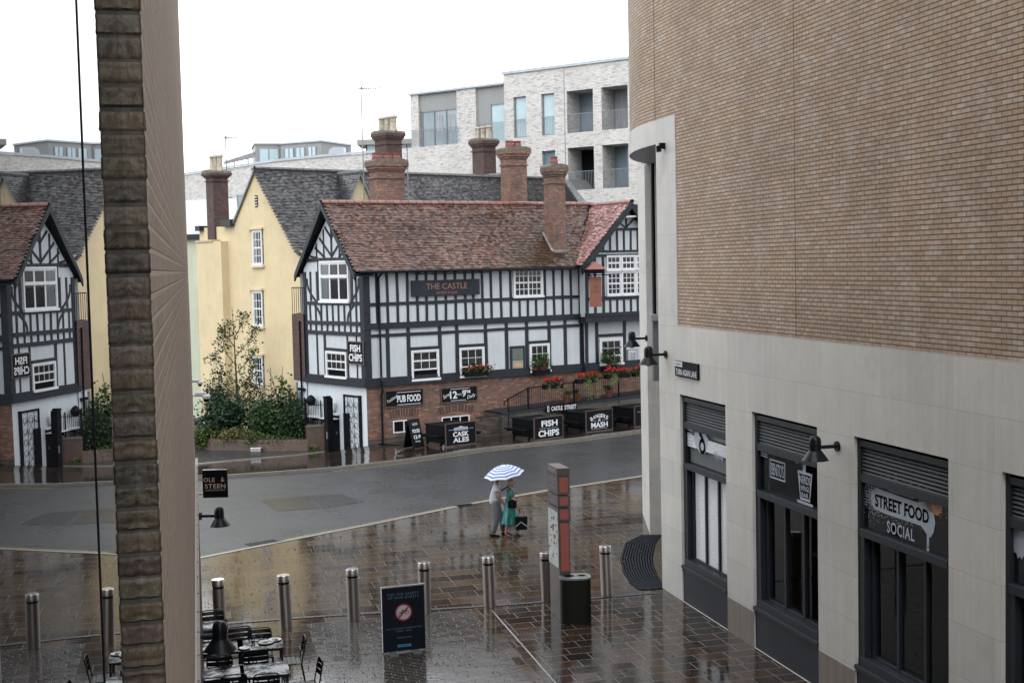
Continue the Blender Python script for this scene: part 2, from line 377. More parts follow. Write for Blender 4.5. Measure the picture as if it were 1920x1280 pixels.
# asphalt
t = NT('wet_asphalt')
n1 = t.ramp(t.noise(.25, 5, .6), [(.3, .75), (.7, 1.3)]); n2 = t.ramp(t.noise(26, 5, .8), [(.3, .25), (.72, 2.4)])
t.set(Base_Color=t.mix(1.0, t.mix(1.0, (.019,.021,.0235), n1, 'MULTIPLY'), n2, 'MULTIPLY'), Roughness=.3)
sp = t.n('ShaderNodeSeparateXYZ'); t.l(t.tc.outputs['Object'], sp.inputs[0]); mr_ = t.n('ShaderNodeMapRange'); t.l(sp.outputs['X'], mr_.inputs[0])
for i_, v_ in ((1, -9.0), (2, 1.5), (3, .40), (4, .12)): mr_.inputs[i_].default_value = v_      # rougher towards the left, shaping a paler sky sheen there
ad = t.n('ShaderNodeMath', operation='MULTIPLY_ADD'); t.l(t.noise(.6, 5, .6), ad.inputs[0]); ad.inputs[1].default_value = .55; t.l(mr_.outputs[0], ad.inputs[2]); su = t.n('ShaderNodeMath', operation='SUBTRACT'); t.l(ad.outputs[0], su.inputs[0]); su.inputs[1].default_value = .26; t.l(su.outputs[0], t.b.inputs['Roughness'])
t.bump(t.noise(16, 5, .8), 1.0, .030); t.bump(t.noise(9, 3, .6), .10, .02); MT['asphalt'] = t.m
t = NT('asphalt_patch')
n2 = t.ramp(t.noise(60, 3, .7), [(.25, .5), (.75, 1.5)])
t.set(Base_Color=t.mix(1.0, (.009,.0095,.011), n2, 'MULTIPLY'), Roughness=.3); t.bump(t.noise(30, 3, .6), .9, .015); MT['patch'] = t.m
t = NT('old_asphalt_patch')
t.set(Base_Color=t.mix(1.0, (.021,.020,.018), n2 and t.ramp(t.noise(60, 3, .7), [(.25, .5), (.75, 1.5)]), 'MULTIPLY'), Roughness=.28); t.bump(t.noise(40, 3, .6), .6, .01); MT['patch2'] = t.m
MT['slabs'] = wetpave('wet_sandstone_slabs', .82, .52, (.062,.040,.022), (.034,.026,.020), (.078,.052,.028), (.13,.11,.09), 14.7, ms=.008, rlo=.03, rhi=.17)  # pale joint colour stands in for sky glint in wet joints
MT['slabs2'] = wetpave('wet_sandstone_lane', .62, .40, (.034,.023,.016), (.020,.018,.017), (.052,.030,.018), (.16,.15,.14), 14.7, ms=.010, rlo=.03, rhi=.16)  # lane joints painted paler, carrying the glint of sky off water
MT['setts'] = wetpave('wet_narrow_setts', .46, .088, (.028,.023,.019), (.019,.017,.015), (.036,.028,.021), (.17,.16,.15), 10.3, ms=.010, rlo=.05, rhi=.18, bump=.5, big=.15)  # thin pale sett joints hold a painted sky highlight
MT['farpave'] = wetpave('wet_far_pavement', 1.1, .6, (.024,.018,.015), (.015,.013,.012), (.034,.025,.018), (.012,.011,.010), 35, rlo=.03, rhi=.12, ripple=.06)
MT['blockpave'] = wetpave('wet_block_paving', .22, .11, (.035,.035,.038), (.025,.026,.028), (.04,.04,.042), (.012,.012,.012), 20, rlo=.2, rhi=.4)
MT['kerb'] = basic('granite_kerb', (.15,.14,.125), .35, .3, 8, bump=.2)
MT['kerbl'] = basic('pale_kerb_edge', (.30,.29,.27), .3, .3, 10, bump=.2)
MT['yline'] = basic('yellow_road_paint', (.30,.23,.09), .35, .4, 6)
MT['drain'] = basic('dark_drain_iron', (.022,.026,.034), .3, .3, 6, metal=.4)
MT['soil'] = basic('damp_soil', (.03,.024,.018), .8, .4, 6)
# ------------------------------------------------------------------ ground, road, pavements
def xy(p): return (p.x, p.y)
K = [(-40, 8.0), (-20, 23.6)] + [xy(gnd(*q)) for q in ((374,1047),(545,1013),(700,983),(880,946),(1025,921),(1215,892))] + [(14, 50.6), (40, 66)]
KF = [(-45, 37.5), (-22, 42.6)] + [xy(gnd(*q)) for q in ((370,900),(620,882),(760,866),(900,845),(1060,828),(1215,808))] + [(16, 62.6), (40, 76)]
g = MB(); g.face([(-900,-300,-.8),(900,-300,-.8),(900,1500,-.8),(-900,1500,-.8)]); struct('ground', g, MT['asphalt'])
def strip(name, A, B, mat, za, zb=None, n=1):
    mb = MB(); zb = za if zb is None else zb
    for i in range(len(A)-1):
        mb.face([(*A[i], za), (*A[i+1], za), (*B[i+1], zb), (*B[i], zb)])
    return struct(name, mb, mat)
def offs(P, d):
    out = []
    for i, p in enumerate(P):
        a = Vector(P[max(i-1, 0)]); b = Vector(P[min(i+1, len(P)-1)]); t = (b-a).normalized(); n = Vector((-t.y, t.x))
        q = Vector(p)+n*d; out.append((q.x, q.y))
    return out
strip('road', K, KF, MT['asphalt'], 0)
nb = [(p[0], min(p[1], -12)) for p in K]; nb = [(-40,-12),(-20,-12),(-8.3,-12),(-6.3,-12),(-4.2,-12),(-1.5,-12),(1.1,-12),(4.7,-12),(14,-12),(40,-12)]
strip('plaza_pavement', nb, K, MT['slabs'], .0)
strip('near_kerb', K, offs(K, .16), MT['kerbl'], .010)
mbk = MB()
for i in range(len(KF)-1):
    a, b = KF[i], KF[i+1]; o = offs(KF, .16)
    mbk.face([(*a,0),(*b,0),(*b,.11),(*a,.11)]); mbk.face([(*a,.11),(*b,.11),(*o[i+1],.11),(*o[i],.11)])
struct('far_kerb', mbk, MT['kerb'])
ylo = offs(KF, -.32); yl2 = offs(KF, -.24)
yl = strip('yellow_line', ylo[3:], yl2[3:], MT['yline'], .006)
yn = strip('yellow_line', offs(K, .20)[3:8], offs(K, .26)[3:8], MT['yline'], .008)
# far pavement: falls gently away to the left of the pub corner
KI = offs(KF, .16)
FE = [(gnd(-600,925,-.42)), gnd(150,893,-.42), gnd(370,870,-.42), gnd(560,853,-.42), gnd(618,846,-.42), gnd(640,842.5,-.34), gnd(668,838,-.14), gnd(692,835,.02), gnd(760,835,.05)]
mb = MB(); NP = 40
def polyat(P, t):
    d = [0]
    for a, b in zip(P[:-1], P[1:]): d.append(d[-1]+(Vector(a)-Vector(b)).length)
    T = t*d[-1]
    for i in range(len(P)-1):
        if T <= d[i+1]+1e-9:
            k = (T-d[i])/(d[i+1]-d[i]); return Vector(P[i]).lerp(Vector(P[i+1]), k)
    return Vector(P[-1])
KI3 = [Vector((*p, .11)) for p in KI]
left = KI3[:6]; top = [Vector(p) for p in FE]
for i in range(NP):
    a, b = polyat(left, i/NP), polyat(left, (i+1)/NP); c, d = polyat(top, (i+1)/NP), polyat(top, i/NP)
    for k in range(4):
        mb.face([a.lerp(d, k/4), b.lerp(c, k/4), b.lerp(c, (k+1)/4), a.lerp(d, (k+1)/4)])
PUB = Frame(gnd(690,835), 31.4)
def PW(x, y, z): return PUB.M() @ Vector((x, y, z))
e0 = top[-1]
mb.face([KI3[5], KI3[6], PW(6.0, .0, .1), e0]); mb.face([KI3[6], KI3[7], PW(13, 0, .1), PW(6, 0, .1)]); mb.face([KI3[7], KI3[8], KI3[9], PW(30, 0, .1), PW(13, 0, .1)])
mb.face([e0, PW(6,0,.1), PW(6,.6,.1), PW(.2,.6,.05)])
struct('pub_pavement', mb, MT['farpave'])
mb = MB(); mb.face([top[0]+Vector((0,0,0)), top[1], top[2], top[3], top[4], gnd(612,830,-.43), gnd(560,822,-.43), gnd(100,830,-.43)])
for i in range(0): pass
struct('parking_bay', mb, MT['blockpave'])
mb = MB(); kk = [top[0], top[1], top[2], top[3], top[4]]
for a, b in zip(kk[:-1], kk[1:]):
    mb.face([a+Vector((0,0,.004)), b+Vector((0,0,.004)), b+Vector((0,.17,.03)), a+Vector((0,.17,.03))])
struct('pavement_edging', mb, MT['kerb'])
mb = MB(); mb.face([gnd(612,800,-.3), gnd(560,790,-.3), gnd(300,780,-.3), gnd(330,822,-.3), gnd(600,828,-.3)]); struct('planter_soil', mb, MT['soil'])
# central lane of narrow setts, lying on the plaza (lane direction -13.8 deg)
LD = Vector((-.2385, .9711))
def along(p, s): return (p[0]+LD.x*s, p[1]+LD.y*s)
a = gnd(576,1170); b = gnd(884,1142)
sa = xy(a); sb = xy(b)
mb = MB(); mb.face([(*along(sa,-34), .004), (*along(sb,-34), .004), (*sb, .004), (*sa, .004)]); struct('setts_lane', mb, MT['setts'])
mb = MB(); c0 = xy(gnd(933,1158)); c1 = (c0[0]+.035, c0[1]); mb.face([(*along(c0,-34),.008),(*along(c1,-34),.008),(*along(c1,.6),.008),(*along(c0,.6),.008)])
c0 = xy(gnd(905,1140)); 
struct('metal_edging', mb, MT['kerbl'])
WALL = Frame(gnd(1242,1102), -75.3)
def WW(x, y, z): return WALL.M() @ Vector((x, y, z))
# right hand slabs, laid square to the shop wall
q0 = gnd(905,1141); q1 = gnd(1238,1111)
mb = MB(); mb.face([(*along(xy(q0), -34), .004), WW(34, 0, .004), WW(.3, 0, .004), (q1.x, q1.y, .004), (q0.x, q0.y, .004)]); struct('lane_slabs', mb, MT['slabs2'])
# road repairs
mb = MB(); mb.face([gnd(488,937,.006), gnd(572,929,.006), gnd(600,952,.006), gnd(520,958,.006)]); struct('road_patch', mb, MT['patch2'])
mb = MB(); mb.face([gnd(572,929,.007), gnd(640,926,.007), gnd(683,940,.007), gnd(605,952,.007), gnd(600,945,.007)]); struct('road_patch', mb, MT['patch'])
# ------------------------------------------------------------------ drains, grates, ribbed mat
t0 = thing('slot_drain', 'long dark slot drain crossing the paving between the bollards', 'drain')
mb = MB(); P = [gnd(376,1172,.0), gnd(590,1156,0), gnd(930,1135,0), gnd(1240,1111,0)]
for a, b in zip(P[:-1], P[1:]):
    n = Vector((-(b-a).y, (b-a).x, 0)).normalized()*.055; z = Vector((0,0,.012))
    mb.face([a-n+z, b-n+z, b+n+z, a+n+z]); 
mb.build('channel', MT['drain'], t0)
mb = MB()
for a, b in zip(P[:-1], P[1:]):
    L = (b-a).length; d = (b-a)/L; n = Vector((-d.y, d.x, 0))*.05
    for k in range(int(L/.12)):
        c = a+d*(k*.12); mb.face([c-n+Vector((0,0,.016)), c+d*.04-n+Vector((0,0,.016)), c+d*.04+n+Vector((0,0,.016)), c+n+Vector((0,0,.016))])
mb.build('grating', MT['drain'], t0)
def gully(x, y, w, d, deg, label):
    p = gnd(x, y); t = thing('gully_grate', label, 'drain grate', at(p.x, p.y, 0, deg), 'road gully grates')
    mb = MB(); mb.box(-w/2, w/2, -d/2, d/2, .001, .012); mb.build('frame', MT['drain'], t)
    mb = MB()
    for k in range(9): mb.box(-w/2+.04+k*(w-.08)/9, -w/2+.06+k*(w-.08)/9, -d/2+.04, d/2-.04, .013, .028)
    mb.build('bar', MT['blackm'], t)
gully(494, 1017, .95, .42, 38, 'dark iron gully grate in the kerb nearest the left brick wall')
gully(872, 947, .62, .36, 36, 'dark iron gully grate in the kerb behind the walking couple')
t = thing('ribbed_mat', 'curved ribbed black entrance grating in front of the stone corner', 'grating')
outer = [gnd(*q) for q in ((1203,1003),(1172,1018),(1163,1048),(1168,1072),(1180,1092),(1197,1105),(1215,1106))]
inner = [gnd(*q) for q in ((1240,1003),(1229,1020),(1224,1045),(1226,1062),(1233,1078),(1241,1092),(1243,1103))]
def interp(P, u):
    x = u*(len(P)-1); i = min(int(x), len(P)-2); return P[i].lerp(P[i+1], x-i)
mb = MB(); mr = MB()
for i in range(24):
    u, v = i/24, (i+1)/24
    mb.face([interp(outer,u)+Vector((0,0,.012)), interp(outer,v)+Vector((0,0,.012)), interp(inner,v)+Vector((0,0,.012)), interp(inner,u)+Vector((0,0,.012))][::-1])
    for k in range(12):
        f = (k+.15)/12; h = (k+.60)/12; z = Vector((0,0,.022))
        a, b = interp(outer,u).lerp(interp(inner,u), f), interp(outer,v).lerp(interp(inner,v), f)
        c, d = interp(outer,v).lerp(interp(inner,v), h), interp(outer,u).lerp(interp(inner,u), h)
        mr.face([a+z, b+z, c+z, d+z][::-1]); mr.face([a+z*.5, b+z*.5, b+z, a+z])
mb.build('base', MT['void'], t); tag(mr.build('ribs', basic('mat_rib', (.035,.040,.050), .7, .2, 6, spec=.05), t), kind='stuff')
# ------------------------------------------------------------------ right hand building
shop = thing('shop_building', 'tan brick building with pale stone ground floor and rounded corner', 'building', WALL.M())
ZB, ZH, ZT, ZS = 6.1, 4.6, 3.07, .88      # brick base, window head, transom, sill
WIN = [(1.22, 3.62), (4.84, 7.42), (8.66, 11.30), (12.52, 15.16), (16.4, 19.0)]
def holes_wall(mb, x0, x1, z0, z1, holes, y=0.0, dep=.3, sides=(1,1,1,1)):
    xs = sorted({x0, x1, *[h[0] for h in holes], *[h[1] for h in holes]}); zs = sorted({z0, z1, *[h[2] for h in holes], *[h[3] for h in holes]})
    for a, b in zip(xs[:-1], xs[1:]):
        for c, d in zip(zs[:-1], zs[1:]):
            cx, cz = (a+b)/2, (c+d)/2
            if any(h[0] < cx < h[1] and h[2] < cz < h[3] for h in holes): continue
            mb.face([(a,y,c),(b,y,c),(b,y,d),(a,y,d)])
    for h in holes:
        a, b, c, d = h[:4]; e = y+(h[4] if len(h) > 4 else dep)
        mb.face([(a,y,c),(a,y,d),(a,e,d),(a,e,c)]); mb.face([(b,y,c),(b,e,c),(b,e,d),(b,y,d)])
        mb.face([(a,y,d),(b,y,d),(b,e,d),(a,e,d)]); mb.face([(a,y,c),(a,e,c),(b,e,c),(b,y,c)])
mb = MB(); holes_wall(mb, 0, 36, .002, ZB, [(a, b, .002, ZH) for a, b in WIN], 0, .35)
mb.face([(0,0,0),(0,0,ZB),(0,.55,ZB),(0,.55,0)])
mb.build('stone_wall', MT['stone'], shop)
# darker damp base stones of the piers
edges = [0]+[v for a, b in WIN for v in (a, b)]+[36]
for i in range(2, len(edges)-1, 2): mb = MB(); mb.box(edges[i]+.002, edges[i+1]-.002, -.004, .02, .0, .70); mb.build('damp_plinth', MT['stonebase'], shop)
# brick above, straight run
mb = MB(); x0 = 1.15
mb.face([(x0,.02,ZB),(36,.02,ZB),(36,.02,22),(x0,.02,22)], uv=[(x0,ZB),(36,ZB),(36,22),(x0,22)])
Rr = 8.14; s0 = -.3; Cx, Cy = s0, Rr
N = 46
def arc(i, r=Rr): 
    th = R(62)*i/N; return (Cx-math.sin(th)*r, Cy-math.cos(th)*r, Rr*th)
zb = 10.68
mb.face([(s0,.02,zb),(x0,.02,zb),(x0,.02,22),(s0,.02,22)], uv=[(s0,zb),(x0,zb),(x0,22),(s0,22)])
for i in range(N):
    a, b = arc(i, Rr-.02), arc(i+1, Rr-.02)
    mb.face([(b[0],b[1],zb),(a[0],a[1],zb),(a[0],a[1],22),(b[0],b[1],22)], uv=[(s0-b[2],zb),(s0-a[2],zb),(s0-a[2],22),(s0-b[2],22)])
mb.build('brick_wall', MT['bricktan'], shop)
mb = MB(); mb.box(-.055,-.045,.012,.019,zb,22); mb.box(6.645,6.653,.014,.019,ZB,22); mb.build('movement_joint', basic('joint_sealant', (.12,.09,.07), .8), shop)
# stone band, soffit, pilaster
mb = MB(); zl = 10.15
mb.face([(s0,0,zl),(x0,0,zl),(x0,0,zb),(s0,0,zb)])
for i in range(N):
    a, b = arc(i), arc(i+1)
    mb.face([(b[0],b[1],zl),(a[0],a[1],zl),(a[0],a[1],zb),(b[0],b[1],zb)], uv=[(s0-b[2],zl),(s0-a[2],zl),(s0-a[2],zb),(s0-b[2],zb)])
    a2, b2 = arc(i, Rr-.02), arc(i+1, Rr-.02); mb.face([(a[0],a[1],zb),(a2[0],a2[1],zb),(b2[0],b2[1],zb),(b[0],b[1],zb)])
mb.box(.0, x0, 0, .5, ZB, zl)
mb.build('stone_band', MT['stonep'], shop)
mb = MB(); mb.face([(Cx,Cy,zl+.01)]+[(arc(i)[0],arc(i)[1],zl+.01) for i in range(N, -1, -1)]+[(x0,0,zl+.01),(x0,Cy,zl+.01)]); mb.build('soffit', MT['render2'], shop)
# recessed pier behind the corner
pl = WALL.loc(gnd(1219,1002)); mb = MB()
MP = WALL.M().inverted() @ (Matrix.Translation(gnd(1219,1002)) @ Matrix.Rotation(R(-2), 4, 'Z'))
mb.box(0, 4, 0, 3, 0, zl, MP); mb.build('corner_pier', MT['stonep'], shop)
INV = WALL.M().inverted()
def wbox(name, x0, x1, y0, y1, Y, d, mat):
    a = atY(x0, y0, Y); b = atY(x1, y1, Y); mb = MB(INV); mb.box(a.x, b.x, a.y, a.y+d, b.z, a.z); return mb.build(name, MT[mat], shop)
wbox('slot_window', 1225, 1231, 306, 592, 32.5, .6, 'void'); wbox('slot_frame', 1223, 1225, 306, 592, 32.4, .2, 'frame')
wbox('metal_panel', 1224, 1240, 600, 714, 32.2, .3, 'frame_l'); wbox('metal_ledge', 1221, 1240, 590, 601, 32.0, .4, 'coping')
# body of the building behind the walls
mb = MB(); mb.face([(0,.55,0),(0,.55,ZB),(0,12,ZB),(0,12,0)]); mb.face([(0,.5,ZB-.01),(36,.5,ZB-.01),(36,12,ZB-.01),(0,12,ZB-.01)]); mb.face([(36,0,0),(36,12,0),(36,12,22),(36,0,22)]); mb.face([(s0,0.02,22),(36,.02,22),(36,12,22),(-7,12,22),(-7,4,22)])
mb.build('core', MT['dimroom'], shop)
mb = MB(); mb.face([(0.3,.4,.02),(36,.4,.02),(36,7,.02),(0.3,7,.02)]); mb.build('floor', MT['dimroom'], shop)
mb = MB(); mb.face([(0.3,5.5,0),(36,5.5,0),(36,5.5,5),(0.3,5.5,5)]); mb.face([(0.3,.4,4.7),(36,.4,4.7),(36,7,4.7),(0.3,7,4.7)]); mb.face([(8.2,.4,0),(8.2,5.5,0),(8.2,5.5,4.7),(8.2,.4,4.7)]); mb.build('inner_wall', MT['dimroom'], shop)
mb = MB()
for k, x in enumerate((6.6, 7.3, 10.6, 11.2, 14.2)): mb.box(x, x+.5, 1.2, 1.7, .02, .55+.5*(k%2)); mb.box(x, x+.5, 1.65, 1.75, .55, 1.2+.9*(k==0))
mb.build('red_seat', MT['redseat'], shop)
def shopwin(a, b):
    wn = MB(); y0 = .10; f = .09
    wn.box(a, a+f, y0-.04, .30, .0, ZH); wn.box(b-f, b, y0-.04, .30, .0, ZH)
    for z0, z1, pr in ((ZH-.16, ZH-.06, 0), (ZH-.74, ZH-.60, .0), (ZT-.10, ZT+.03, .02), (ZS-.06, ZS+.10, .03)): wn.box(a+f, b-f, y0-.04-pr, .28, z0, z1)
    wn.box(a+.01, b-.01, -.03, .16, ZS-.12, ZS-.05)
    n = 3; c0, c1 = a+.28, b-.10
    wn.box(a+f, a+.20, .06, .28, ZS, ZT-.1)
    for k in range(n+1):
        x = c0+(c1-c0)*k/n; wn.box(x-.035, x+.035, .16, .27, ZS+.1, ZT-.1)
    wn.box(c0, c1, .17, .265, ZS+.10, ZS+.15)
    o = wn.build('shop_window', MT['frame'], shop, bevel=.006)
    gm = MB(); gm.face([(a+f,.13,ZT+.03),(b-f,.13,ZT+.03),(b-f,.13,ZH-.74),(a+f,.13,ZH-.74)]); gm.build('fascia_glass', MT['sglass'], o)
    for k in range(n):
        x = c0+(c1-c0)*k/n; y = c0+(c1-c0)*(k+1)/n
        gm = MB(); gm.face([(x+.036,.21,ZS+.15),(y-.036,.21,ZS+.15),(y-.036,.21,ZT-.1),(x+.036,.21,ZT-.1)]); gm.build('pane', MT['sglass'], o)
    lv = MB()
    for k in range(7):
        z = ZH-.585+k*.062; lv.prism([(0,0)], 0, 0) if False else None
        for s_ in (0,):
            lv.face([(a+f,.10,z),(b-f,.10,z),(b-f,.17,z+.05),(a+f,.17,z+.05)]); lv.face([(a+f,.10,z),(a+f,.10,z-.012),(b-f,.10,z-.012),(b-f,.10,z)])
    lv.build('louvre', MT['louvre'], o)
    bk = MB(); bk.face([(a+f,.22,ZH-.60),(b-f,.22,ZH-.60),(b-f,.22,ZH),(a+f,.22,ZH)]); bk.build('louvre_back', MT['void'], o)
    sp = MB(); sp.box(a+.01, b-.01, .03, .2, .0, ZS-.12); sp.build('stall_riser', MT['panel'], o)
    return o
wins = [shopwin(a, b) for a, b in WIN[:4]]
a, b = WIN[0]; tq = NT('street_reflection_paint'); tq.set(Base_Color=tq.mix(tq.ramp(tq.noise(5, 5, .7, sc=(1,1,14)), [(.35,0.0),(.62,1.0)]), (.62,.68,.74), (.95,.97,1.0)), Roughness=.15); MT['blind'] = tq.m  # reflection of wet street and sky painted as pale streaks
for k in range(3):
    x = a+.28+(b-a-.38)*k/3; y_ = a+.28+(b-a-.38)*(k+1)/3; mb = MB(); mb.face([(x+.04,.205,ZS+.15),(y_-.04,.205,ZS+.15),(y_-.04,.205,ZT-.1),(x+.04,.205,ZT-.1)]); mb.build('reflection_panel', MT['blind'], wins[0])  # added panels standing in for the bright reflection on these panes
mb = MB(); mb.face([(a+.1,.19,ZT+.05),(b-.1,.19,ZT+.05),(b-.1,.19,ZT+.36),(a+.1,.19,ZT+.36)]); mb.build('grey_reflection', MT['zinc'], wins[0])  # added grey strip, part of the painted fascia reflection
mb = MB(); mb.face([(a+.1,.126,ZT+.40),(b-.1,.126,ZT+.40),(b-.1,.126,ZT+.66),(a+.1,.126,ZT+.66)]); mb.build('white_reflection', MT['blind'], wins[0])  # added white strip for the brightest part of the fascia reflection
mb = MB(); mb.face([(a+.1,.19,ZT+.68),(b-.1,.19,ZT+.68),(b-.1,.19,ZH-.76),(a+.1,.19,ZH-.76)]); mb.build('grey_reflection', MT['coping'], wins[0])  # upper grey of the same painted reflection
# films and lettering on the fascia glass
def film(w_, build, mat, name='window_film', y=.122): 
    mb = MB(); build(mb, y); return mb.build(name, mat, w_)
def blob(mb, cx, cz, rx, rz, y, n=40, jag=.12, seed=0):
    rnd = random.Random(seed); pts = []
    for i in range(n):
        th = 2*math.pi*i/n; k = 1+rnd.uniform(-jag, jag); pts.append((cx+math.cos(th)*rx*k, y, cz+math.sin(th)*rz*k))
    mb.face(pts)
def spray(mb, cx, cz, sx, sz, y, n, s=.012, seed=1):
    rnd = random.Random(seed)
    for i in range(n):
        x = rnd.gauss(cx, sx); z = rnd.gauss(cz, sz); q = s*rnd.uniform(.3, 1.2); mb.face([(x-q,y,z-q),(x+q,y,z-q),(x+q,y,z+q),(x-q,y,z+q)])
def ring(mb, cx, cz, r0, r1, y, a0=0, a1=360, n=18, sx=1.0):
    for i in range(n):
        t0, t1 = R(a0+(a1-a0)*i/n), R(a0+(a1-a0)*(i+1)/n)
        mb.face([(cx+math.cos(t0)*r0*sx,y,cz+math.sin(t0)*r0),(cx+math.cos(t0)*r1*sx,y,cz+math.sin(t0)*r1),(cx+math.cos(t1)*r1*sx,y,cz+math.sin(t1)*r1),(cx+math.cos(t1)*r0*sx,y,cz+math.sin(t1)*r0)])
def rect(mb, x0, x1, z0, z1, y): mb.face([(x0,y,z0),(x1,y,z0),(x1,y,z1),(x0,y,z1)])
def frame_rect(mb, x0, x1, z0, z1, y, t):
    rect(mb, x0, x1, z1-t, z1, y); rect(mb, x0, x1, z0, z0+t, y); rect(mb, x0, x0+t, z0+t, z1-t, y); rect(mb, x1-t, x1, z0+t, z1-t, y)
def foodicons(mb, y, x0, step, z):
    for k in range(7):
        x = x0+k*step; zz = z-.02*k*(k > 0)+(.03 if k == 1 else 0)*0
        if k in (0, 3): ring(mb, x, zz, .05, .062, y, sx=.6, n=14)
        elif k == 1: ring(mb, x, zz, .045, .058, y, sx=.9, n=12)
        elif k == 2: ring(mb, x, zz, .055, .068, y, sx=.8, n=14); rect(mb, x-.04, x+.04, zz-.012, zz, y); rect(mb, x-.04, x+.04, zz-.035, zz-.025, y)
        elif k == 5: rect(mb, x-.03, x+.03, zz-.06, zz+.02, y); rect(mb, x-.025, x-.012, zz+.02, zz+.08, y); rect(mb, x+.005, x+.018, zz+.02, zz+.09, y)
        else: frame_rect(mb, x-.035, x+.035, zz-.06, zz+.04, y, .012); ring(mb, x, zz+.05, .02, .032, y, n=10)
a, b = WIN[2]
def f3(mb, y):
    cx = (a+b)/2-.12; cz = 3.62
    pts = [(-.90,.0),(-.86,.14),(-.70,.20),(-.5,.19),(.45,.17),(.58,.20),(.68,.27),(.80,.24),(.88,.10),(.92,-.06),(.88,-.20),(.80,-.30),(.70,-.27),(.55,-.17),(.1,-.17),(-.5,-.17),(-.75,-.15),(-.86,-.10)]
    mb.face([(cx+p[0], y, cz+p[1]) for p in pts]); rect(mb, cx+.70, cx+.76, cz-.48, cz-.26, y); blob(mb, cx+.73, cz-.48, .035, .05, y)
    rect(mb, cx-.38, cx+.35, cz+.21, cz+.40, y)
    spray(mb, cx-.80, cz, .13, .16, y, 420, .007, 3); spray(mb, cx+.62, cz+.18, .14, .09, y, 260, .007, 4); spray(mb, cx-.3, cz-.18, .4, .05, y, 200, .006, 5)
    text(mb, 'SOCIAL', cx-.02, cz-.36, .19, y, .78, .02, space=1.1)
    foodicons(mb, y, a+.62, .215, 3.76+.34)
    for i in range(8):
        for j in range(8-i//2): rect(mb, a+.12+i*.05, a+.145+i*.05, 3.80-.0-j*.045+.0, 3.82-j*.045, y)
    blob(mb, b-.12, 3.93, .05, .11, y, 14, .3, 8)
film(wins[2], f3, MT['film'])
film(wins[2], lambda mb, y: (text(mb, 'STREET FOOD', (a+b)/2-.12, 3.62, .21, y, 1.52, .03), text(mb, 'WESTGATE', (a+b)/2-.13, 3.93, .075, y, .42)), MT['void'], 'lettering', .118)
film(wins[2], lambda mb, y: (blob(mb, b-.55, 3.80, .22, .11, y, 24, .12, 5), spray(mb, b-.45, 3.78, .12, .07, y, 80, .008, 6)), MT['filmo'])
a, b = WIN[1]
def f2(mb, y):
    frame_rect(mb, a+.50, a+1.13, 3.40, 3.76, y, .028); text(mb, "BENITO'S", a+.815, 3.58, .24, y, .50, .012)
    foodicons(mb, y, a+.42, .235, 3.98+.0)
    x = a+1.62
    P = lambda u, z: (x+u, y, z)
    mb.face([P(0,3.70),P(.045,3.70),P(.11,3.25),P(.085,3.22)]); mb.face([P(.50,3.70),P(.545,3.70),P(.46,3.22),P(.435,3.25)]); rect(mb, x+.0, x+.545, 3.66, 3.71, y); rect(mb, x+.085, x+.46, 3.19, 3.235, y)
    mb.face([P(.18,3.71),P(.30,3.71),P(.33,3.90),P(.34,3.99),P(.24,3.88)])
    rect(mb, x-.02, x+.56, 3.12, 3.17, y)
    text(mb, 'NERDS', x+.27, 3.56, .15, y, .40, .02); text(mb, 'WINGS', x+.27, 3.41, .10, y, .33, .02); text(mb, 'BAR', x+.27, 3.29, .08, y, .26, .02)
    for j in range(5): mb.face([P(-1.50,3.98-j*.05),P(-1.20,3.97-j*.05),P(-1.22,3.95-j*.05),P(-1.50,3.955-j*.05)])
    spray(mb, b-.14, 3.87, .05, .05, y, 60, .008, 3)
film(wins[1], f2, MT['film'])
a, b = WIN[0]
def f1(mb, y):
    blob(mb, a+.85, 3.70, .36, .30, y, 30, .1, 2); 
    for j in range(7): mb.face([(a+.12,y,4.0-j*.075),(a+.42,y,3.99-j*.075),(a+.40,y,3.965-j*.075),(a+.12,y,3.965-j*.075)])
    text(mb, 'Menu', a+1.75, 3.48, .13, y, .45, .02)
    for q in (.0, .12, .3): rect(mb, a+1.62+q, a+1.64+q, 3.34, 3.44, y)
film(wins[0], f1, MT['film'])
film(wins[0], lambda mb, y: (ring(mb, a+.92, 3.56, .09, .17, y, 0, 360, 20), mb.face([(a+.72,y,4.0),(a+.86,y,4.0),(a+.9,y,3.82),(a+1.05,y,3.68),(a+.95,y,3.66),(a+.76,y,3.80)])), MT['void'], 'film_cutout', .119)
a, b = WIN[3]
def f4(mb, y):
    blob(mb, a+.22, 3.72, .16, .26, y, 24, .12, 12)
    for i in range(7):
        for j in range(7): rect(mb, a+.38+i*.06+.03*(j%2), a+.415+i*.06+.03*(j%2), 3.60+j*.055, 3.64+j*.055, y)
    ring(mb, a+.62, 3.30, .10, .13, y); ring(mb, a+.62, 3.30, .045, .07, y); ring(mb, a+.80, 3.27, .09, .12, y)
film(wins[3], f4, MT['film'])
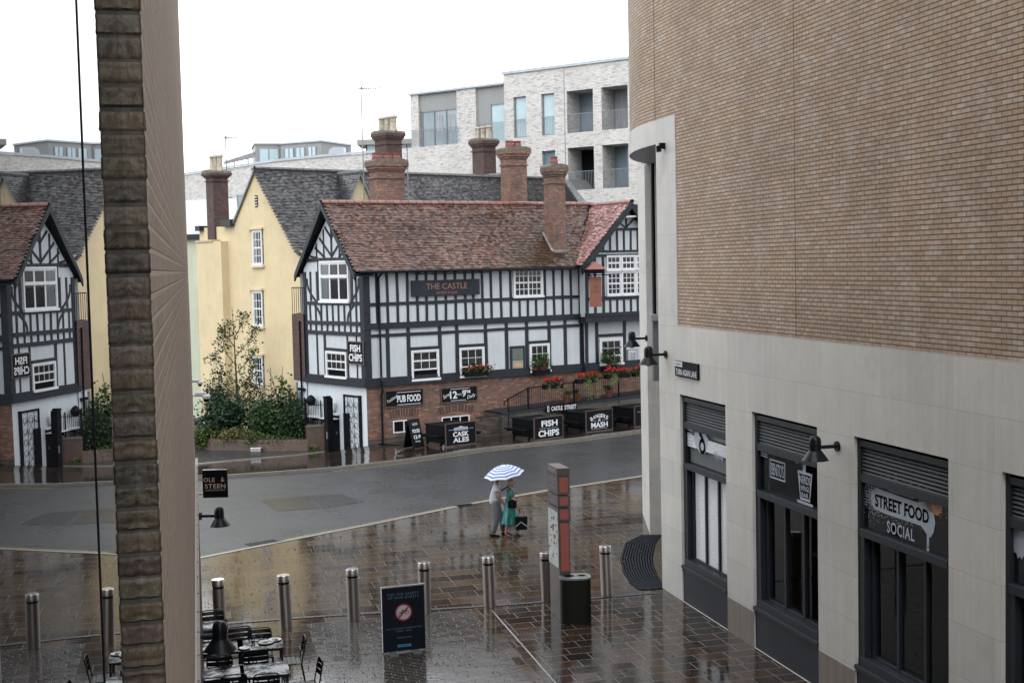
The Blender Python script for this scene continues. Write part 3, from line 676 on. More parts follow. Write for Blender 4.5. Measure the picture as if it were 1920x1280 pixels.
# street name plate and wall lamps
def walllamp(M, label, group='bell wall lamps'):
    t = thing('wall_lamp', label, 'wall lamp', M, group)       # local: wall at y=0, arm towards -y
    mb = MB(); mb.tube((0,0,0),(0,-.035,0),.085,.085,14); mb.tube((0,-.03,0),(0,-.34,0),.032,.032,10); mb.build('arm', MT['blackm'], t, True)
    mb = MB(); mb.lathe([(.0,.20),(.05,.195),(.085,.165),(.10,.12),(.102,.05),(.10,-.03),(.105,-.06)][::-1], 20, (0,-.42,0)); mb.build('housing', MT['blackm'], t, True)
    mb = MB(); mb.lathe([(.205,-.215),(.225,-.21),(.11,-.055),(.105,-.05)], 24, (0,-.42,0)); mb.build('lamp_shade', MT['blackm'], t, True)
    mb = MB(); mb.lathe([(.02,-.255),(.07,-.235),(.085,-.205)], 14, (0,-.42,0)); mb.build('lens', basic('lamp_lens', (.35,.22,.16), .2), t, True)
    return t
u, z = WALL.px(1571, 836); walllamp(WALL.M() @ Matrix.Translation((u, 0, z)), 'bell wall lamp on the stone pier between the second and third shop window')
u, z = WALL.px(1249, 664); walllamp(WALL.M() @ Matrix.Translation((u, 0, z)), 'bell wall lamp on pale stone left of the small street name plate')
P = atY(1213, 634, 34.6); walllamp(Matrix.Translation(P) @ Matrix.Rotation(R(-80), 4, 'Z'), 'bell wall lamp seen against the pub at the recessed stone corner')
u0, z0 = WALL.px(1269, 675); u1, z1 = WALL.px(1312, 712)
t = thing('street_sign', 'small black street name plate on the pale stone wall above the first shop window', 'street sign', WALL.M())
h0, h1 = z0-.34, z0
mb = MB(); mb.box(u0, u1, -.045, -.005, h0, h1); mb.build('plate', MT['black'], t)
mb = MB(); text(mb, 'TURN AGAIN LANE', (u0+u1)/2+.0, h0+.105, .135, -.05, (u1-u0)*.92, .02); rect(mb, u0+.0, u0+.42, h1-.125, h1-.01, -.048); mb.build('lettering', MT['white'], t)
mb = MB(); text(mb, 'FORMERLY', u0+.21, h1-.07, .04, -.052, .32); mb.build('small_lettering', MT['black'], t)
u, z = WALL.px(1246, 275); t = thing('spotlight', 'tiny black spotlight on the stone band below the rounded brick corner', 'spotlight', WALL.M() @ Matrix.Translation((u,0,z)))
mb = MB(); mb.box(-.05,.05,-.12,0,-.05,.08); mb.build('bracket', MT['black'], t); mb = MB(); mb.tube((0,-.15,.02),(.0,-.13,-.12),.05,.06,10); mb.build('head', MT['black'], t)
# ------------------------------------------------------------------ left hand building
lv = Vector((-.9711, -.2385)); LB = Frame((lv.x*.14, lv.y*.14), 103.8)
lb = thing('left_building', 'buff brick building edge and window glass close to the camera at left', 'building', LB.M())
YG = .067; XP = 4.25; XE = 26.3; ZL = 3.6
mb = MB()
mb.face([(XP,0,ZL),(XE,0,ZL),(XE,0,22),(XP,0,22)])
mb.face([(XE,0,0),(XE,7,0),(XE,7,22),(XE,0,22)]); mb.face([(XP,.3,22),(XE,0,22),(XE,7,22),(XP,7,22)])
mb.build('brick_wall', MT['brickleft'], lb)
mb = MB(); mb.face([(XP+.012,YG+.05,ZL),(XP+.012,.002,ZL),(XP+.012,.002,22),(XP+.012,YG+.05,22)]); mb.build('mortar_return', basic('grey_mortar', (.10,.095,.085), .8, .3, 20, bump=.5), lb)
mb = MB(); rnd = random.Random(8); z = ZL
while z < 12.5:
    h = .064+rnd.uniform(-.004,.004); c = (.105,.078,.045); k = rnd.uniform(.6, 1.3); mb.col = (c[0]*k*rnd.uniform(.85,1.15), c[1]*k, c[2]*k*rnd.uniform(.8,1.25)); n, m_ = 10, 8; G = []  # dimness of the return facing away is put into the darker brick colour
    y0_, y1_ = rnd.uniform(-.004,.002), YG+.04; off = rnd.uniform(-.004,.004)
    for i in range(n+1):
        row = []
        for j in range(m_+1):
            y = y0_+(y1_-y0_)*i/n; zz = z+h*j/m_; e = min(1, min(j, m_-j)/1.2)*min(1, (i+.2)/1.2)
            d = noise.noise(Vector((y*30, zz*45, 1)))*.004+noise.noise(Vector((y*90, zz*120, 5)))*.003; row.append(mb.V((XP+.012-(.006+off+d)*min(1,e*1.8), y+noise.noise(Vector((zz*60, 2, y*20)))*.003*(i == 0), zz+noise.noise(Vector((y*40, z, 9)))*.003)))
        G.append(row)
    for i in range(n):
        for j in range(m_): mb.f.append([G[i+1][j], G[i][j], G[i][j+1], G[i+1][j+1]]); mb.mi.append(0); mb.c.append(mb.col)
    z += .075
mb.col = None; mb.build('brick_return', vcol('shaded_wet_brick', .5, .45, .6, 60), lb, True)
mb = MB(); mb.box(-14, XE+.9, -.03, .0, 0, ZL-.0); mb.box(XE+.01, XE+.9, .0, 6, 0, ZL); mb.build('lower_wall', MT['brickgarden'], lb)
mb = MB(); mb.box(-14, XE+.9, -.05, -.001, ZL+.002, ZL+.05); mb.build('ledge', basic('ledge_stone', (.27,.22,.18), .6, .15, 6), lb)
mb = MB(); mb.box(-14, XE, -.014, -.002, ZL+.052, ZL+.09); mb.build('flashing', MT['kerbl'], lb)
for k in range(22):
    mb = MB(); mb.lathe([(.010,0),(.010,.012),(.0,.014)], 8, (8+k*.85, -.034, ZL+.051)); mb.build('fixing', MT['frame_l'], lb, True)
t = NT('mirror_like_glazing'); t.set(Base_Color=(.012,.014,.016), Roughness=.0); t.b.inputs['IOR'].default_value = 1.35; t.b.inputs['Specular IOR Level'].default_value = .5
t.bump(t.noise(.9, 2), .03, .02); MT['glazing'] = t.m
XJ = 2.66
mb = MB(); mb.face([(-3,YG,-.0),(XJ-.005,YG,0),(XJ-.005,YG,22),(-3,YG,22)]); mb.build('window_glass', MT['glazing'], lb)
mb = MB(); mb.face([(XJ+.005,YG+.001,0),(XP,YG+.001,0),(XP,YG+.001,22),(XJ+.005,YG+.001,22)]); mb.build('window_glass', MT['glazing'], lb)
mb = MB(); mb.box(XJ-.005, XJ+.005, YG-.002, YG+.06, 0, 22); mb.build('gasket', MT['black'], lb)
mb = MB(); mb.box(-14, XP-.02, YG+.12, 7, 0, 22); mb.face([(-14,YG,0),(-3,YG,0),(-3,YG,22),(-14,YG,22)]); mb.build('core', MT['void'], lb)
# projecting bakery sign and lamps on the left
def sign_at(px0, px1, py0, py1, Y): 
    return atY(px0, py0, Y), atY(px1, py1, Y)
p = atY(379, 882, 26.6); t = thing('projecting_sign', 'square black shop sign projecting from the left wall above a bell lamp', 'sign', Matrix.Translation((p.x, p.y, 0)))
q = atY(427, 932, 26.6); wd = q.x-p.x; z1 = p.z; z0 = q.z
mb = MB(); mb.box(0, wd, 0, .06, z0, z1); mb.build('board', MT['black'], t)
mb = MB(); mb.box(-.0, wd, -.005, .065, z1, z1+.014); mb.box(-.16, 0, .02, .04, z1-.13, z1-.10); mb.box(-.16, 0, .02, .04, z0+.06, z0+.09); mb.build('bracket', MT['steeltop'], t)
mb = MB(); hh = z1-z0; text(mb, 'OLE', wd*.27, z0+hh*.66, hh*.155, -.004, wd*.46, .012, space=1.1); text(mb, '&', wd*.82, z0+hh*.665, hh*.165, -.004, wd*.15, .012); text(mb, 'STEEN', wd*.51, z0+hh*.43, hh*.165, -.004, wd*.84, .014, space=1.1); mb.build('lettering', MT['rosegold'], t)
mb = MB(); text(mb, 'LAGKAGEHUSET', wd*.5, z0+hh*.28, hh*.06, -.004, wd*.82, 0, space=1.2); mb.build('small_lettering', MT['film'], t)
p = atY(376, 967, 26.8); walllamp(Matrix.Translation(p) @ Matrix.Rotation(R(88), 4, 'Z') @ Matrix.Translation((0,.02,0)), 'bell wall lamp under the square black sign on the left wall')
p = atY(412, 1187, 17.6); walllamp(Matrix.Translation(p) @ Matrix.Rotation(R(103), 4, 'Z') @ Matrix.Translation((0,.42,-.02)), 'bell wall lamp hanging over the cafe tables, largest of the lamps')
for (x, y, nm) in ((381, 742, 'white dome security camera on a bracket at the end of the left wall'), (371, 716, 'small white security camera above the dome camera at the left wall end')):
    p = atY(x, y, 26.2); t = thing('security_camera', nm, 'security camera', Matrix.Translation(p))
    k = 1 if x > 375 else .7
    mb = MB(); mb.box(-.30*k, -.02, -.02, .02, -.01*k, .03*k); mb.box(-.16*k, .05*k, -.05, .05, .01, .075*k); mb.build('bracket', MT['whitewood'], t, bevel=.01)
    mb = MB(); mb.lathe([(.05*k,-.07*k),(.085*k,-.05*k),(.09*k,.0),(.06*k,.03*k)], 14, (.06*k,0,0)); mb.build('housing', MT['whitewood'], t, True)
    mb = MB(); mb.lathe([(.005,-.13*k),(.04*k,-.12*k),(.06*k,-.09*k),(.06*k,-.065*k)], 14, (.06*k,0,0)); mb.build('dome', MT['black'], t, True)
# ------------------------------------------------------------------ tudor pub
def rcol(base, v, rnd): 
    k = 1+rnd.uniform(-v, v); return (base[0]*k*rnd.uniform(.9,1.1), base[1]*k, base[2]*k)
def tiles(mb, O, eu, ev, W, H, tw, ga, cols, keep, seed=1, lift=.03, jit=.006, dark=None):
    rnd = random.Random(seed); O = Vector(O); eu = Vector(eu).normalized(); ev = Vector(ev).normalized(); n = eu.cross(ev).normalized()
    if n.z < 0: n = -n
    nr = int(H/ga)+1
    for r in range(nr):
        v = r*ga; sag = rnd.uniform(-jit, jit)
        x = -tw*(r % 2)*.5-tw
        while x < W:
            j = rnd.uniform(-jit, jit); cx, cy = x+tw/2, v+ga/2
            if keep(cx, cy):
                c = rnd.choice(cols); k = 1+.55*(noise.noise(Vector((cx*.35+seed, cy*.5, 3.1))))+rnd.uniform(-.2, .2)
                c = tuple(q*k for q in c)
                if dark: 
                    dk = dark(cx, cy)
                    if dk: c = tuple(a*(1-dk)+b*dk for a, b in zip(c, (.06, .035, .02)))
                mb.col = c
                l = lift*(1+rnd.uniform(-.3, .5)); g_ = .004
                a = O+eu*(x+g_)+ev*(v+sag+j); b = O+eu*(x+tw-g_)+ev*(v+sag+j+rnd.uniform(-.003,.003)); up = ev*(ga*1.08)
                mb.face([a+n*l, b+n*l, b+up+n*.008, a+up+n*.008]); mb.face([a, b, b+n*l, a+n*l])
            x += tw
    mb.col = None
def slabface(mb, pts, th):
    pts = [Vector(p) for p in pts]; n = (pts[1]-pts[0]).cross(pts[2]-pts[0]).normalized()
    if n.z < 0: n = -n
    lo = [p-n*th for p in pts]; mb.face(pts); mb.face(lo[::-1])
    for i in range(len(pts)):
        j = (i+1) % len(pts); mb.face([pts[i], lo[i], lo[j], pts[j]])
pub = thing('tudor_pub', 'black and white timber framed pub with red tiled roof on a brick base', 'pub', PUB.M())
GA = Frame(gnd(690,835), -49.4); MG = PUB.M().inverted() @ GA.M()
ZSB = 2.62; ZJ = 5.05
# brick base and rendered walls
def pubwin_hole(x0, y0, x1, y1, off=0): 
    u0, za = PUB.px(x0, y0, off); u1, zb_ = PUB.px(x1, y1, off); return u0, u1, zb_, za
mb = MB(); mb.face([(0,0,-.3),(20,0,-.3),(20,0,ZSB),(0,0,ZSB)]); mb.build('brick_base', MT['brickpub'], pub)
mb = MB(); mb.face([(.0,-.002,-.3),(6.2,-.002,-.3),(6.2,-.002,.28),(3.5,-.002,.34),(.0,-.002,.22)]); mb.build('stone_footing', MT['rubble'], pub)
mb = MB(); mb.face([(0,0,ZSB),(20,0,ZSB),(20,0,7.6),(0,0,7.6)])
mb.face([(20,0,-.3),(20,6,-.3),(20,6,7.6),(20,0,7.6)]); mb.face([(20,5.4,-.3),(-.8,5.0,-.3),(-.8,5.0,7.6),(20,5.4,7.6)]); mb.build('front_wall', MT['render'], pub)
mb = MB(MG); GL = -4.72
mb.face([(GL,0,-1),(0,0,-1),(0,0,ZSB),(GL,0,ZSB)]); mb.build('painted_side_wall', MT['render2'], pub)
mb = MB(MG); mb.face([(GL,0,ZSB),(0,0,ZSB),(0,0,7.5),(-2.36,0,10.05),(GL,0,7.5)]); mb.build('gable_wall', MT['render'], pub)
# timber frame, front
tf = MB(); rnd = random.Random(3)
def post(u, z0, z1, w=.115, pr=.035): 
    d = rnd.uniform(-.012, .012); tf.prism([(u-w/2+d, z0), (u+w/2+d, z0), (u+w/2-d*.5, z1), (u-w/2-d*.5, z1)], -pr, .0)
def rail(u0, u1, z, h=.15, pr=.045):
    n = max(1, int(abs(u1-u0)/.9)); P = [(u0+(u1-u0)*i/n, z+rnd.uniform(-.013,.013)*(h > .01), h/2*rnd.uniform(.88,1.1)) for i in range(n+1)]
    tf.prism([(p[0], p[1]-p[2]) for p in P]+[(p[0], p[1]+p[2]) for p in reversed(P)], -pr, 0)
UE = 11.1
tf.box(-.04, .26, -.06, .0, ZSB, 7.5); tf.box(-.10, 20, -.12, .0, ZSB-.14, ZSB+.10); tf.box(-.06, 20, -.07, .0, ZSB+.10, ZSB+.22)
rail(.26, UE, 5.97, .15); tf.box(-.06, UE, -.10, 0, ZJ-.14, ZJ+.12); rail(.26, UE, 4.63, .13); rail(.26, UE, 7.42, .14)
sx = [706,725.6,744.5,763.6,782,799,817,835,853.5,872,887,904,920.4,938.7,957,1021.7,1038,1054.5,1070,1086]
for x in sx:
    u = PUB.px(x, 545)[0]; post(u, ZJ+.12, 5.9); post(u, 6.04, 7.38)
for x in (974, 989.5, 1005): post(PUB.px(x, 580)[0], ZJ+.12, 5.9, .11)
for x in (727, 766, 825, 857, 911, 950, 988, 1030, 1060, 1090): 
    u = PUB.px(x, 660)[0]; post(u, ZSB+.2, 4.57, .17); post(u, 4.69, ZJ-.12, .15)
def gwin(x0, y0, x1, y1): return pubwin_hole(x0, y0, x1, y1)
WG = [pubwin_hole(770,657,823,709), pubwin_hole(860,652,908,703), pubwin_hole(992,645,1030,694)]
for a, b, c, d in WG: tf.box(a-.05, b+.05, -.04, 0, d+.0, d+.14)
tf.build('timber_frame', MT['timber'], pub)
# timber frame, gable
tf = MB(MG)
tf.box(-.26, .03, -.05, .0, ZSB, 7.6); tf.box(GL, GL+.2, -.05, 0, ZSB, 7.4)
tf.box(GL-.05, .10, -.16, 0, ZSB-.16, ZSB+.06); tf.box(GL, 0, -.08, 0, ZSB+.06, ZSB+.22)
rail(GL+.2, -.26, 7.92-.0, .16); rail(GL+.2, -.26, 6.02, .15); rail(GL+.2, -.26, 5.16, .16, .07); rail(GL+.2, -.26, 4.72, .17, .06)
for u in (-4.15, -3.62): post(u, 6.1, 7.4+(u+4.7)*.0, .12)
post(-3.45, 6.1, 7.85, .16); post(-.86, 6.1, 7.85, .16); post(-.55, 6.1, 7.6, .10)
for k in range(9): post(-4.25+k*.46, 5.24, 5.95, .11)
for k in range(9): post(-4.25+k*.46, 4.8, 5.08, .11)
def curve(pts, w_=.11, pr=.03):
    for p, q in zip(pts[:-1], pts[1:]): tf.beam(p[0], p[1], q[0], q[1], w_, -pr, 0)
def arcpts(u0, z0, u1, z1, bul, n=6): return [(u0+(u1-u0)*i/n+bul*math.sin(math.pi*i/n), z0+(z1-z0)*i/n) for i in range(n+1)]
curve(arcpts(-4.45, 7.1, -3.75, 6.1, -.22)); curve(arcpts(-3.9, 5.95, -3.35, 5.24, .14)); curve(arcpts(-.35, 7.1, -.95, 6.1, .22)); curve(arcpts(-.75, 5.95, -1.25, 5.24, -.14))
post(-3.75, ZSB+.2, 4.64, .10); post(-3.12, ZSB+.2, 4.64, .16); post(-1.32, ZSB+.2, 4.64, .10); post(-.62, ZSB+.2, 4.64, .07); rail(-3.05, -1.38, 4.0, .12)
AP = 10.0; ac = -2.36
def gz(u): return AP-abs(u-ac)*1.065
rail(GL+.1, -.1, 7.95, .0001)
tf.beam(ac, 8.0, ac, 9.75, .12); 
for s_ in (-1, 1):
    tf.beam(ac, 8.05, ac+s_*.95, gz(ac+.95)-.12, .10); tf.beam(ac, 8.85, ac+s_*.5, gz(ac+.5)-.12, .10)
    tf.beam(ac+s_*.55, 8.0, ac+s_*1.35, gz(ac+1.35)-.1, .10); tf.beam(ac+s_*.62, 8.0, ac+s_*.62, gz(ac+.62)-.1, .09); tf.beam(ac+s_*1.22, 8.0, ac+s_*1.22, gz(ac+1.22)-.05, .09)
    tf.beam(ac+s_*1.15, 8.0, ac+s_*1.75, gz(ac+1.75)-.05, .09)
tf.build('gable_timber_frame', MT['timber'], pub)
# roof
RZ = 10.40; RY = 2.35; EY = -.42; EZ = 7.38; sl_ = (RZ-EZ)/(RY-EY)
def vx0(y): return -.60-.075*(y+.42)          # left verge
roof = MB()
UV0 = 13.3; UV1 = 10.55
slabface(roof, [(vx0(EY), EY, EZ), (UV1+2.2, EY, EZ), (20, EY, EZ), (20, RY, RZ), (vx0(RY), RY, RZ)], .10)
slabface(roof, [(vx0(5.1), 5.12, EZ), (20, 5.12, EZ), (20, RY, RZ), (vx0(RY), RY, RZ)][::-1], .10)
o_roof = roof.build('roof', MT['timber'], pub)
ev = Vector((0, RY-EY, RZ-EZ)); HL = ev.length; evn = ev.normalized()
CW = (9.74, 10.50)     # chimney
tm = MB(); red = [(.132,.060,.044),(.110,.053,.040),(.088,.046,.037),(.150,.072,.050),(.070,.041,.035),(.128,.068,.052),(.054,.037,.032),(.160,.086,.064)]
def keep_main(x, v):
    x = x-1.2
    y = EY+v*evn.y; 
    if x < vx0(y)+.02: return False
    if x > UV1-.05+(UV0-UV1)*(v/HL): return False
    if CW[0] < x < CW[1] and y > .2 and y < .95: return False
    return v < HL-.03
def darkm(x, v):
    x -= 1.2; d = math.hypot((x-9.0)/1.9, (v-.75)/1.2)+.35*noise.noise(Vector((x*1.7, v*1.7, 0))); return max(0, min(.9, (1.25-d)*1.4)) if d < 1.25 else 0
tiles(tm, (-1.2, EY-.02, EZ+.005), (1,0,0), ev, 15.5, HL, .165, .098, red, keep_main, 5, .034, .009, darkm)
# ridge tiles
rr = random.Random(9); x = vx0(RY)
while x < 13.3:
    tm.col = rcol((.20,.075,.055), .25, rr); h = rr.uniform(-.006,.006)
    for i in range(5):
        t0_, t1_ = math.pi*i/5, math.pi*(i+1)/5
        tm.face([(x+.012, RY-math.cos(t0_)*.15, RZ-.04+math.sin(t0_)*.14+h), (x+.37, RY-math.cos(t0_)*.15, RZ-.04+math.sin(t0_)*.14+h), (x+.37, RY-math.cos(t1_)*.15, RZ-.04+math.sin(t1_)*.14+h), (x+.012, RY-math.cos(t1_)*.15, RZ-.04+math.sin(t1_)*.14+h)])
    x += .38
tm.col = None
rt = tm.build('roof_tiles', MT['tile'], pub)
# gutters, barge boards
mb = MB(); mb.path([(-.4,EY-.06,EZ-.03),(UV1,EY-.06,EZ-.08)], .065, 8); mb.build('gutter', MT['blackm'], pub, True)
mb = MB()
A_, B_, C_ = Vector((vx0(EY)-.02, EY-.05, EZ-.10)), Vector((vx0(RY)-.02, RY, RZ-.02)), Vector((vx0(5.1)-.02, 5.15, EZ-.10))
for p, q in ((A_, B_), (C_, B_)):
    n = Vector((0, 0, .30)); t_ = Vector((.07, 0, 0))
    mb.face([p-n, q-n, q, p]); mb.face([p-n+t_, p+t_, q+t_, q-n+t_]); mb.face([p-n, p-n+t_, q-n+t_, q-n]); mb.face([p, q, q+t_, p+t_])
    n2 = Vector((0,0,-.12)); mb.face([p+n2, q+n2, q+n2+Vector((.9,0,.0)), p+n2+Vector((.9,0,0))])
mb.build('barge_board', MT['timber'], pub)
# right cross wing (jettied gable)
CY = -.95; cu = 13.40; chw = 2.85; cz = 10.34; ce = 7.42; wy = -.5
mb = MB(); mb.face([(11.0, wy, ZJ-.1), (15.9, wy, ZJ-.1), (15.9, wy, 7.5), (cu, wy, 10.05), (11.0, wy, 7.5)]); mb.face([(11.0, wy, ZJ-.1),(11.0, wy, 7.5),(11.0, 0, 7.5),(11.0,0,ZJ-.1)]); mb.build('cross_wing_wall', MT['render'], pub)
tf = MB(Matrix.Translation((0, wy, 0)))
tf.box(10.92, 16, -.10, .5, ZJ-.30, ZJ-.02); tf.box(10.95, 16, -.14, 0, ZJ-.02, ZJ+.14)
rail(11.1, 16, 5.86, .16, .05); rail(11.1, 16, 7.86-.0, .12, .05); rail(11.4, 15.5, 8.05, .10); rail(12.2, 14.7, 9.08, .12)
post(11.08, ZJ+.1, 7.5, .18); 
for u in (11.55, 12.02): post(u, ZJ+.1, 7.8, .13)
post(14.62, ZJ+.1, 8, .13)
for k in range(7): post(12.40+k*.40, ZJ+.12, 5.8, .11)
for k in range(7): post(12.05+k*.40, 8.08, min(9.05, 10.1-abs(12.05+k*.40-cu)*1.02), .10)
tf.beam(cu, 9.1, cu, 10.0, .10); tf.beam(cu, 9.1, cu-.55, 9.5, .08); tf.beam(cu, 9.15, cu+.5, 9.6, .08)
curve(arcpts(11.2, 7.3, 11.6, 6.0, -.1))
tf.build('wing_timber_frame', MT['timber'], pub)
# wing roof: left slope visible
O1 = Vector((cu-chw, CY, ce)); top1 = Vector((cu, CY, cz)); evw = top1-O1; HW = evw.length
Ld = RY-CY
rf = MB(); slabface(rf, [O1, O1+Vector((0, Ld+.6, 0)), top1+Vector((0, Ld+.6, 0)), top1], .10)
O2 = Vector((cu+chw, CY, ce)); slabface(rf, [O2, top1, top1+Vector((0, Ld+.6, 0)), O2+Vector((0, Ld+.6, 0))], .10); rf.build('wing_roof', MT['timber'], pub)
tm = MB(); pink_sheen = [(.46,.26,.24),(.38,.20,.18),(.54,.34,.32),(.32,.16,.14),(.27,.15,.14)]  # wet sheen of this slope put into paler tile colours
def keep_w(x, v):
    y = CY+x; z = ce+v*evw.normalized().z; zm = EZ+(y-EY)*sl_
    return 0.02 < x < Ld and (y < EY or z > zm-.02) and v < HW-.05
tiles(tm, O1+Vector((0,0,.01)), (0,1,0), evw, Ld, HW, .165, .098, pink_sheen, keep_w, 8, .034, .008)
rr = random.Random(19); y = CY-.05
while y < RY-.1:
    tm.col = rcol((.26,.11,.09), .25, rr)
    for i in range(5):
        t0_, t1_ = math.pi*i/5, math.pi*(i+1)/5; f = lambda t, yy: (cu-math.cos(t)*.15, yy, cz-.03+math.sin(t)*.14)
        tm.face([f(t0_, y), f(t0_, y+.36), f(t1_, y+.36), f(t1_, y)])
    y += .38
tm.col = None; tm.build('wing_roof_tiles', MT['tile'], pub)
mb = MB()
for s_ in (-1, 1):
    p = Vector((cu+s_*(chw+.02), CY-.04, ce-.10)); q = Vector((cu, CY-.04, cz+.02)); n = Vector((0,0,.34)); t_ = Vector((0,.08,0))
    mb.face([p-n, q-n, q, p]); mb.face([p-n+t_, q-n+t_, q-n, p-n]); mb.face([p, q, q+t_, p+t_]); mb.face([p-n+t_, q-n+t_, q+t_, p+t_])
mb.build('wing_barge_board', MT['timber'], pub)
mb = MB(); mb.tube((cu-.3, CY+.1, 9.62), (cu+.35, CY+.1, 9.66), .05, .05, 8); mb.build('gable_lamp', MT['whitewood'], pub, True)
# windows
def sash(par, M, u0, u1, z0, z1, nx, nz, y=-.05, fr=.09, open_=0, curt=False, split=None, bar=.022):
    mb = MB(M); mb.box(u0, u0+fr, y-.03, 0, z0, z1); mb.box(u1-fr, u1, y-.03, 0, z0, z1); mb.box(u0+fr, u1-fr, y-.03, 0, z1-fr, z1); mb.box(u0-.04, u1+.04, y-.08, 0, z0-.05, z0+.05)
    a, b, c, d = u0+fr, u1-fr, z0+.05, z1-fr
    o = mb.build('window', MT['whitewood'], par)
    mb = MB(M); mb.face([(a,-.004,c),(b,-.004,c),(b,-.004,d),(a,-.004,d)]); mb.build('dark_reveal', MT['void'], o)
    mb = MB(M)
    cc = c+open_*(d-c)
    rows = split if split else [nz]
    for i in range(1, nx):
        x = a+(b-a)*i/nx; mb.box(x-bar/2-(.012 if split and False else 0), x+bar/2, y, y+.02, cc, d)
    for j in range(0, nz+1):
        z = cc+(d-cc)*j/nz; h = bar/2+(.022 if j in (0, nz) or j == nz//2 else 0); mb.box(a, b, y-.003, y+.017, z-h, z+h)
    mb.box(a, a+.03, y-.002, y+.018, cc, d); mb.box(b-.03, b, y-.002, y+.018, cc, d)
    mb.build('glazing_bars', MT['whitewood'], o)
    if curt:
        mb = MB(M)
        for k in range(7):
            x = a+(b-a)*.34*k/7; mb.face([(x,-.012-.008*(k%2),c),(x+(b-a)*.34/7,-.012-.008*((k+1)%2),c),(x+(b-a)*.34/7,-.012-.008*((k+1)%2),d),(x,-.012-.008*(k%2),d)])
        mb.build('curtain', MT['curtain'], o)
    mb = MB(M); mb.face([(a,y+.012,cc),(b,y+.012,cc),(b,y+.012,d),(a,y+.012,d)]); mb.build('glass', MT['wglass'], o)
    return o
for (a, b, c, d), nx, nz, op in zip(WG, (3, 3, 3), (2, 3, 3), (.34, 0, 0)): sash(pub, I4, a, b, c, d, nx, nz, open_=op, fr=.085)
a, b, c, d = pubwin_hole(961,502,1017,555); o = sash(pub, I4, a, b, c, d, 6, 4, bar=.03)
mb = MB(); mb.box((a+b)/2-.035, (a+b)/2+.035, -.075, -.05, c+.05, d-.08); mb.build('mullion', MT['whitewood'], o)
Mw = Matrix.Translation((0, wy, 0))
a, b, c, d = pubwin_hole(1136,479,1214,551,-.5)
for k in range(3):
    w_ = (b+.15-a)/3; sash(pub, Mw, a+k*w_, a+(k+1)*w_-.02, c, c+(d-c)*.60, 3, 4, fr=.07, bar=.03); sash(pub, Mw, a+k*w_, a+(k+1)*w_-.02, c+(d-c)*.63, d, 3, 2, fr=.07, bar=.03)
a, b, c, d = PUB.px(1123,638)[0], PUB.px(1166,638)[0], 2.72, 3.95; sash(pub, I4, a, b, c, d, 3, 3, fr=.12)
tf = MB()
for x in (1100, 1119, 1171, 1206): post(PUB.px(x, 650)[0], ZSB+.2, 4.75, .16)
rail(PUB.px(1119, 650)[0], PUB.px(1171, 650)[0], 4.08, .14); tf.build('lower_wing_timber', MT['timber'], pub)
# gable windows
def casement(M, u0, u1, z0, z1):
    o = sash(pub, M, u0, u1, z0, z1, 3, 1, fr=.095, curt=True, bar=.095)
    mb = MB(M); zt = z0+(z1-z0)*.62; mb.box(u0+.08, u1-.08, -.09, -.03, zt-.07, zt+.07); mb.build('transom', MT['whitewood'], o)
casement(MG, -3.34, -1.02, 6.08, 7.86)
sash(pub, MG, -3.03, -1.38, ZSB+.18, 3.92, 4, 2, open_=.3, fr=.09)
# basement windows and brick arches
for x0, y0, x1, y1 in ((738,785,776,812), (829,777,879,801)):
    u0, z0 = PUB.px(x0, y1); u1, z1 = PUB.px(x1, y0)
    mb = MB(); mb.box(u0, u1, -.006, 0, z0, z1); o = mb.build('basement_window', MT['void'], pub)
    mb = MB(); t_ = .05; mb.box(u0, u1, -.03, -.006, z1-t_, z1); mb.box(u0, u1, -.03, -.006, z0, z0+t_); n = 2 if x0 < 800 else 3
    for k in range(n+1):
        x = u0+(u1-u0)*k/n; mb.box(x-t_/2, x+t_/2, -.031, -.006, z0, z1)
    mb.build('frame', MT['whitewood'], o)
    mb = MB(); n = 22; ra = random.Random(int(x0))
    for k in range(n):
        f = (k+.5)/n; x = u0-.18+(u1-u0+.36)*f; zz = z1+.10+.10*math.sin(math.pi*f); ang_ = (f-.5)*.45
        mb.col = rcol((.045,.03,.026), .4, ra) if k % 2 else rcol((.17,.085,.055), .4, ra)
        mb.beam(x, zz, x+math.sin(ang_)*.30, zz+math.cos(ang_)*.30, (u1-u0+.36)/n*.78, -.022, 0)
    mb.col = None; mb.build('brick_arch', vcol('arch_brick', .6, .4, .3), pub)
# gate openings in the painted side wall
mb = MB(MG); mb.box(-1.74, -1.66, -.05, 0, -.5, 2.02); mb.box(-.56, -.38, -.07, 0, -.45, 2.1); mb.box(-1.74, -.38, -.05, 0, 2.0, 2.08); mb.build('gate_frame', MT['black'], pub)
gt = MB(MG)
for k in range(2):
    for u in (-1.36, -.92): gt.tube((u, -.06, -.4), (u, -.06, 2.0), .012, .012, 5)
for zc in (-.1, .32, .75, 1.2, 1.65):
    for uc in (-1.5, -1.14, -.75):
        for s_ in (-1, 1):
            pts = [(uc+math.cos(R(a_))*.13*s_, -.06, zc+.04+math.sin(R(a_))*.13*(1 if int(zc*10)%2 else -1)) for a_ in range(-60, 200, 30)]
            gt.path(pts, .012, 4)
    gt.path([(-1.66,-.06,zc-.2),(-1.36,-.06,zc+.05),(-1.14,-.06,zc-.2),(-.92,-.06,zc+.05),(-.60,-.06,zc-.2)], .009, 4)
    gt.lathe([(.03,-.01),(.045,0),(.03,.01)], 8, (-1.14,-.06,zc+.2))
gt.build('scroll_gate', MT['black'], pub)
mb = MB(MG); mb.box(-1.70, -1.30, -.10, -.05, -.45, 1.28); mb.build('meter_box', MT['black'], pub)
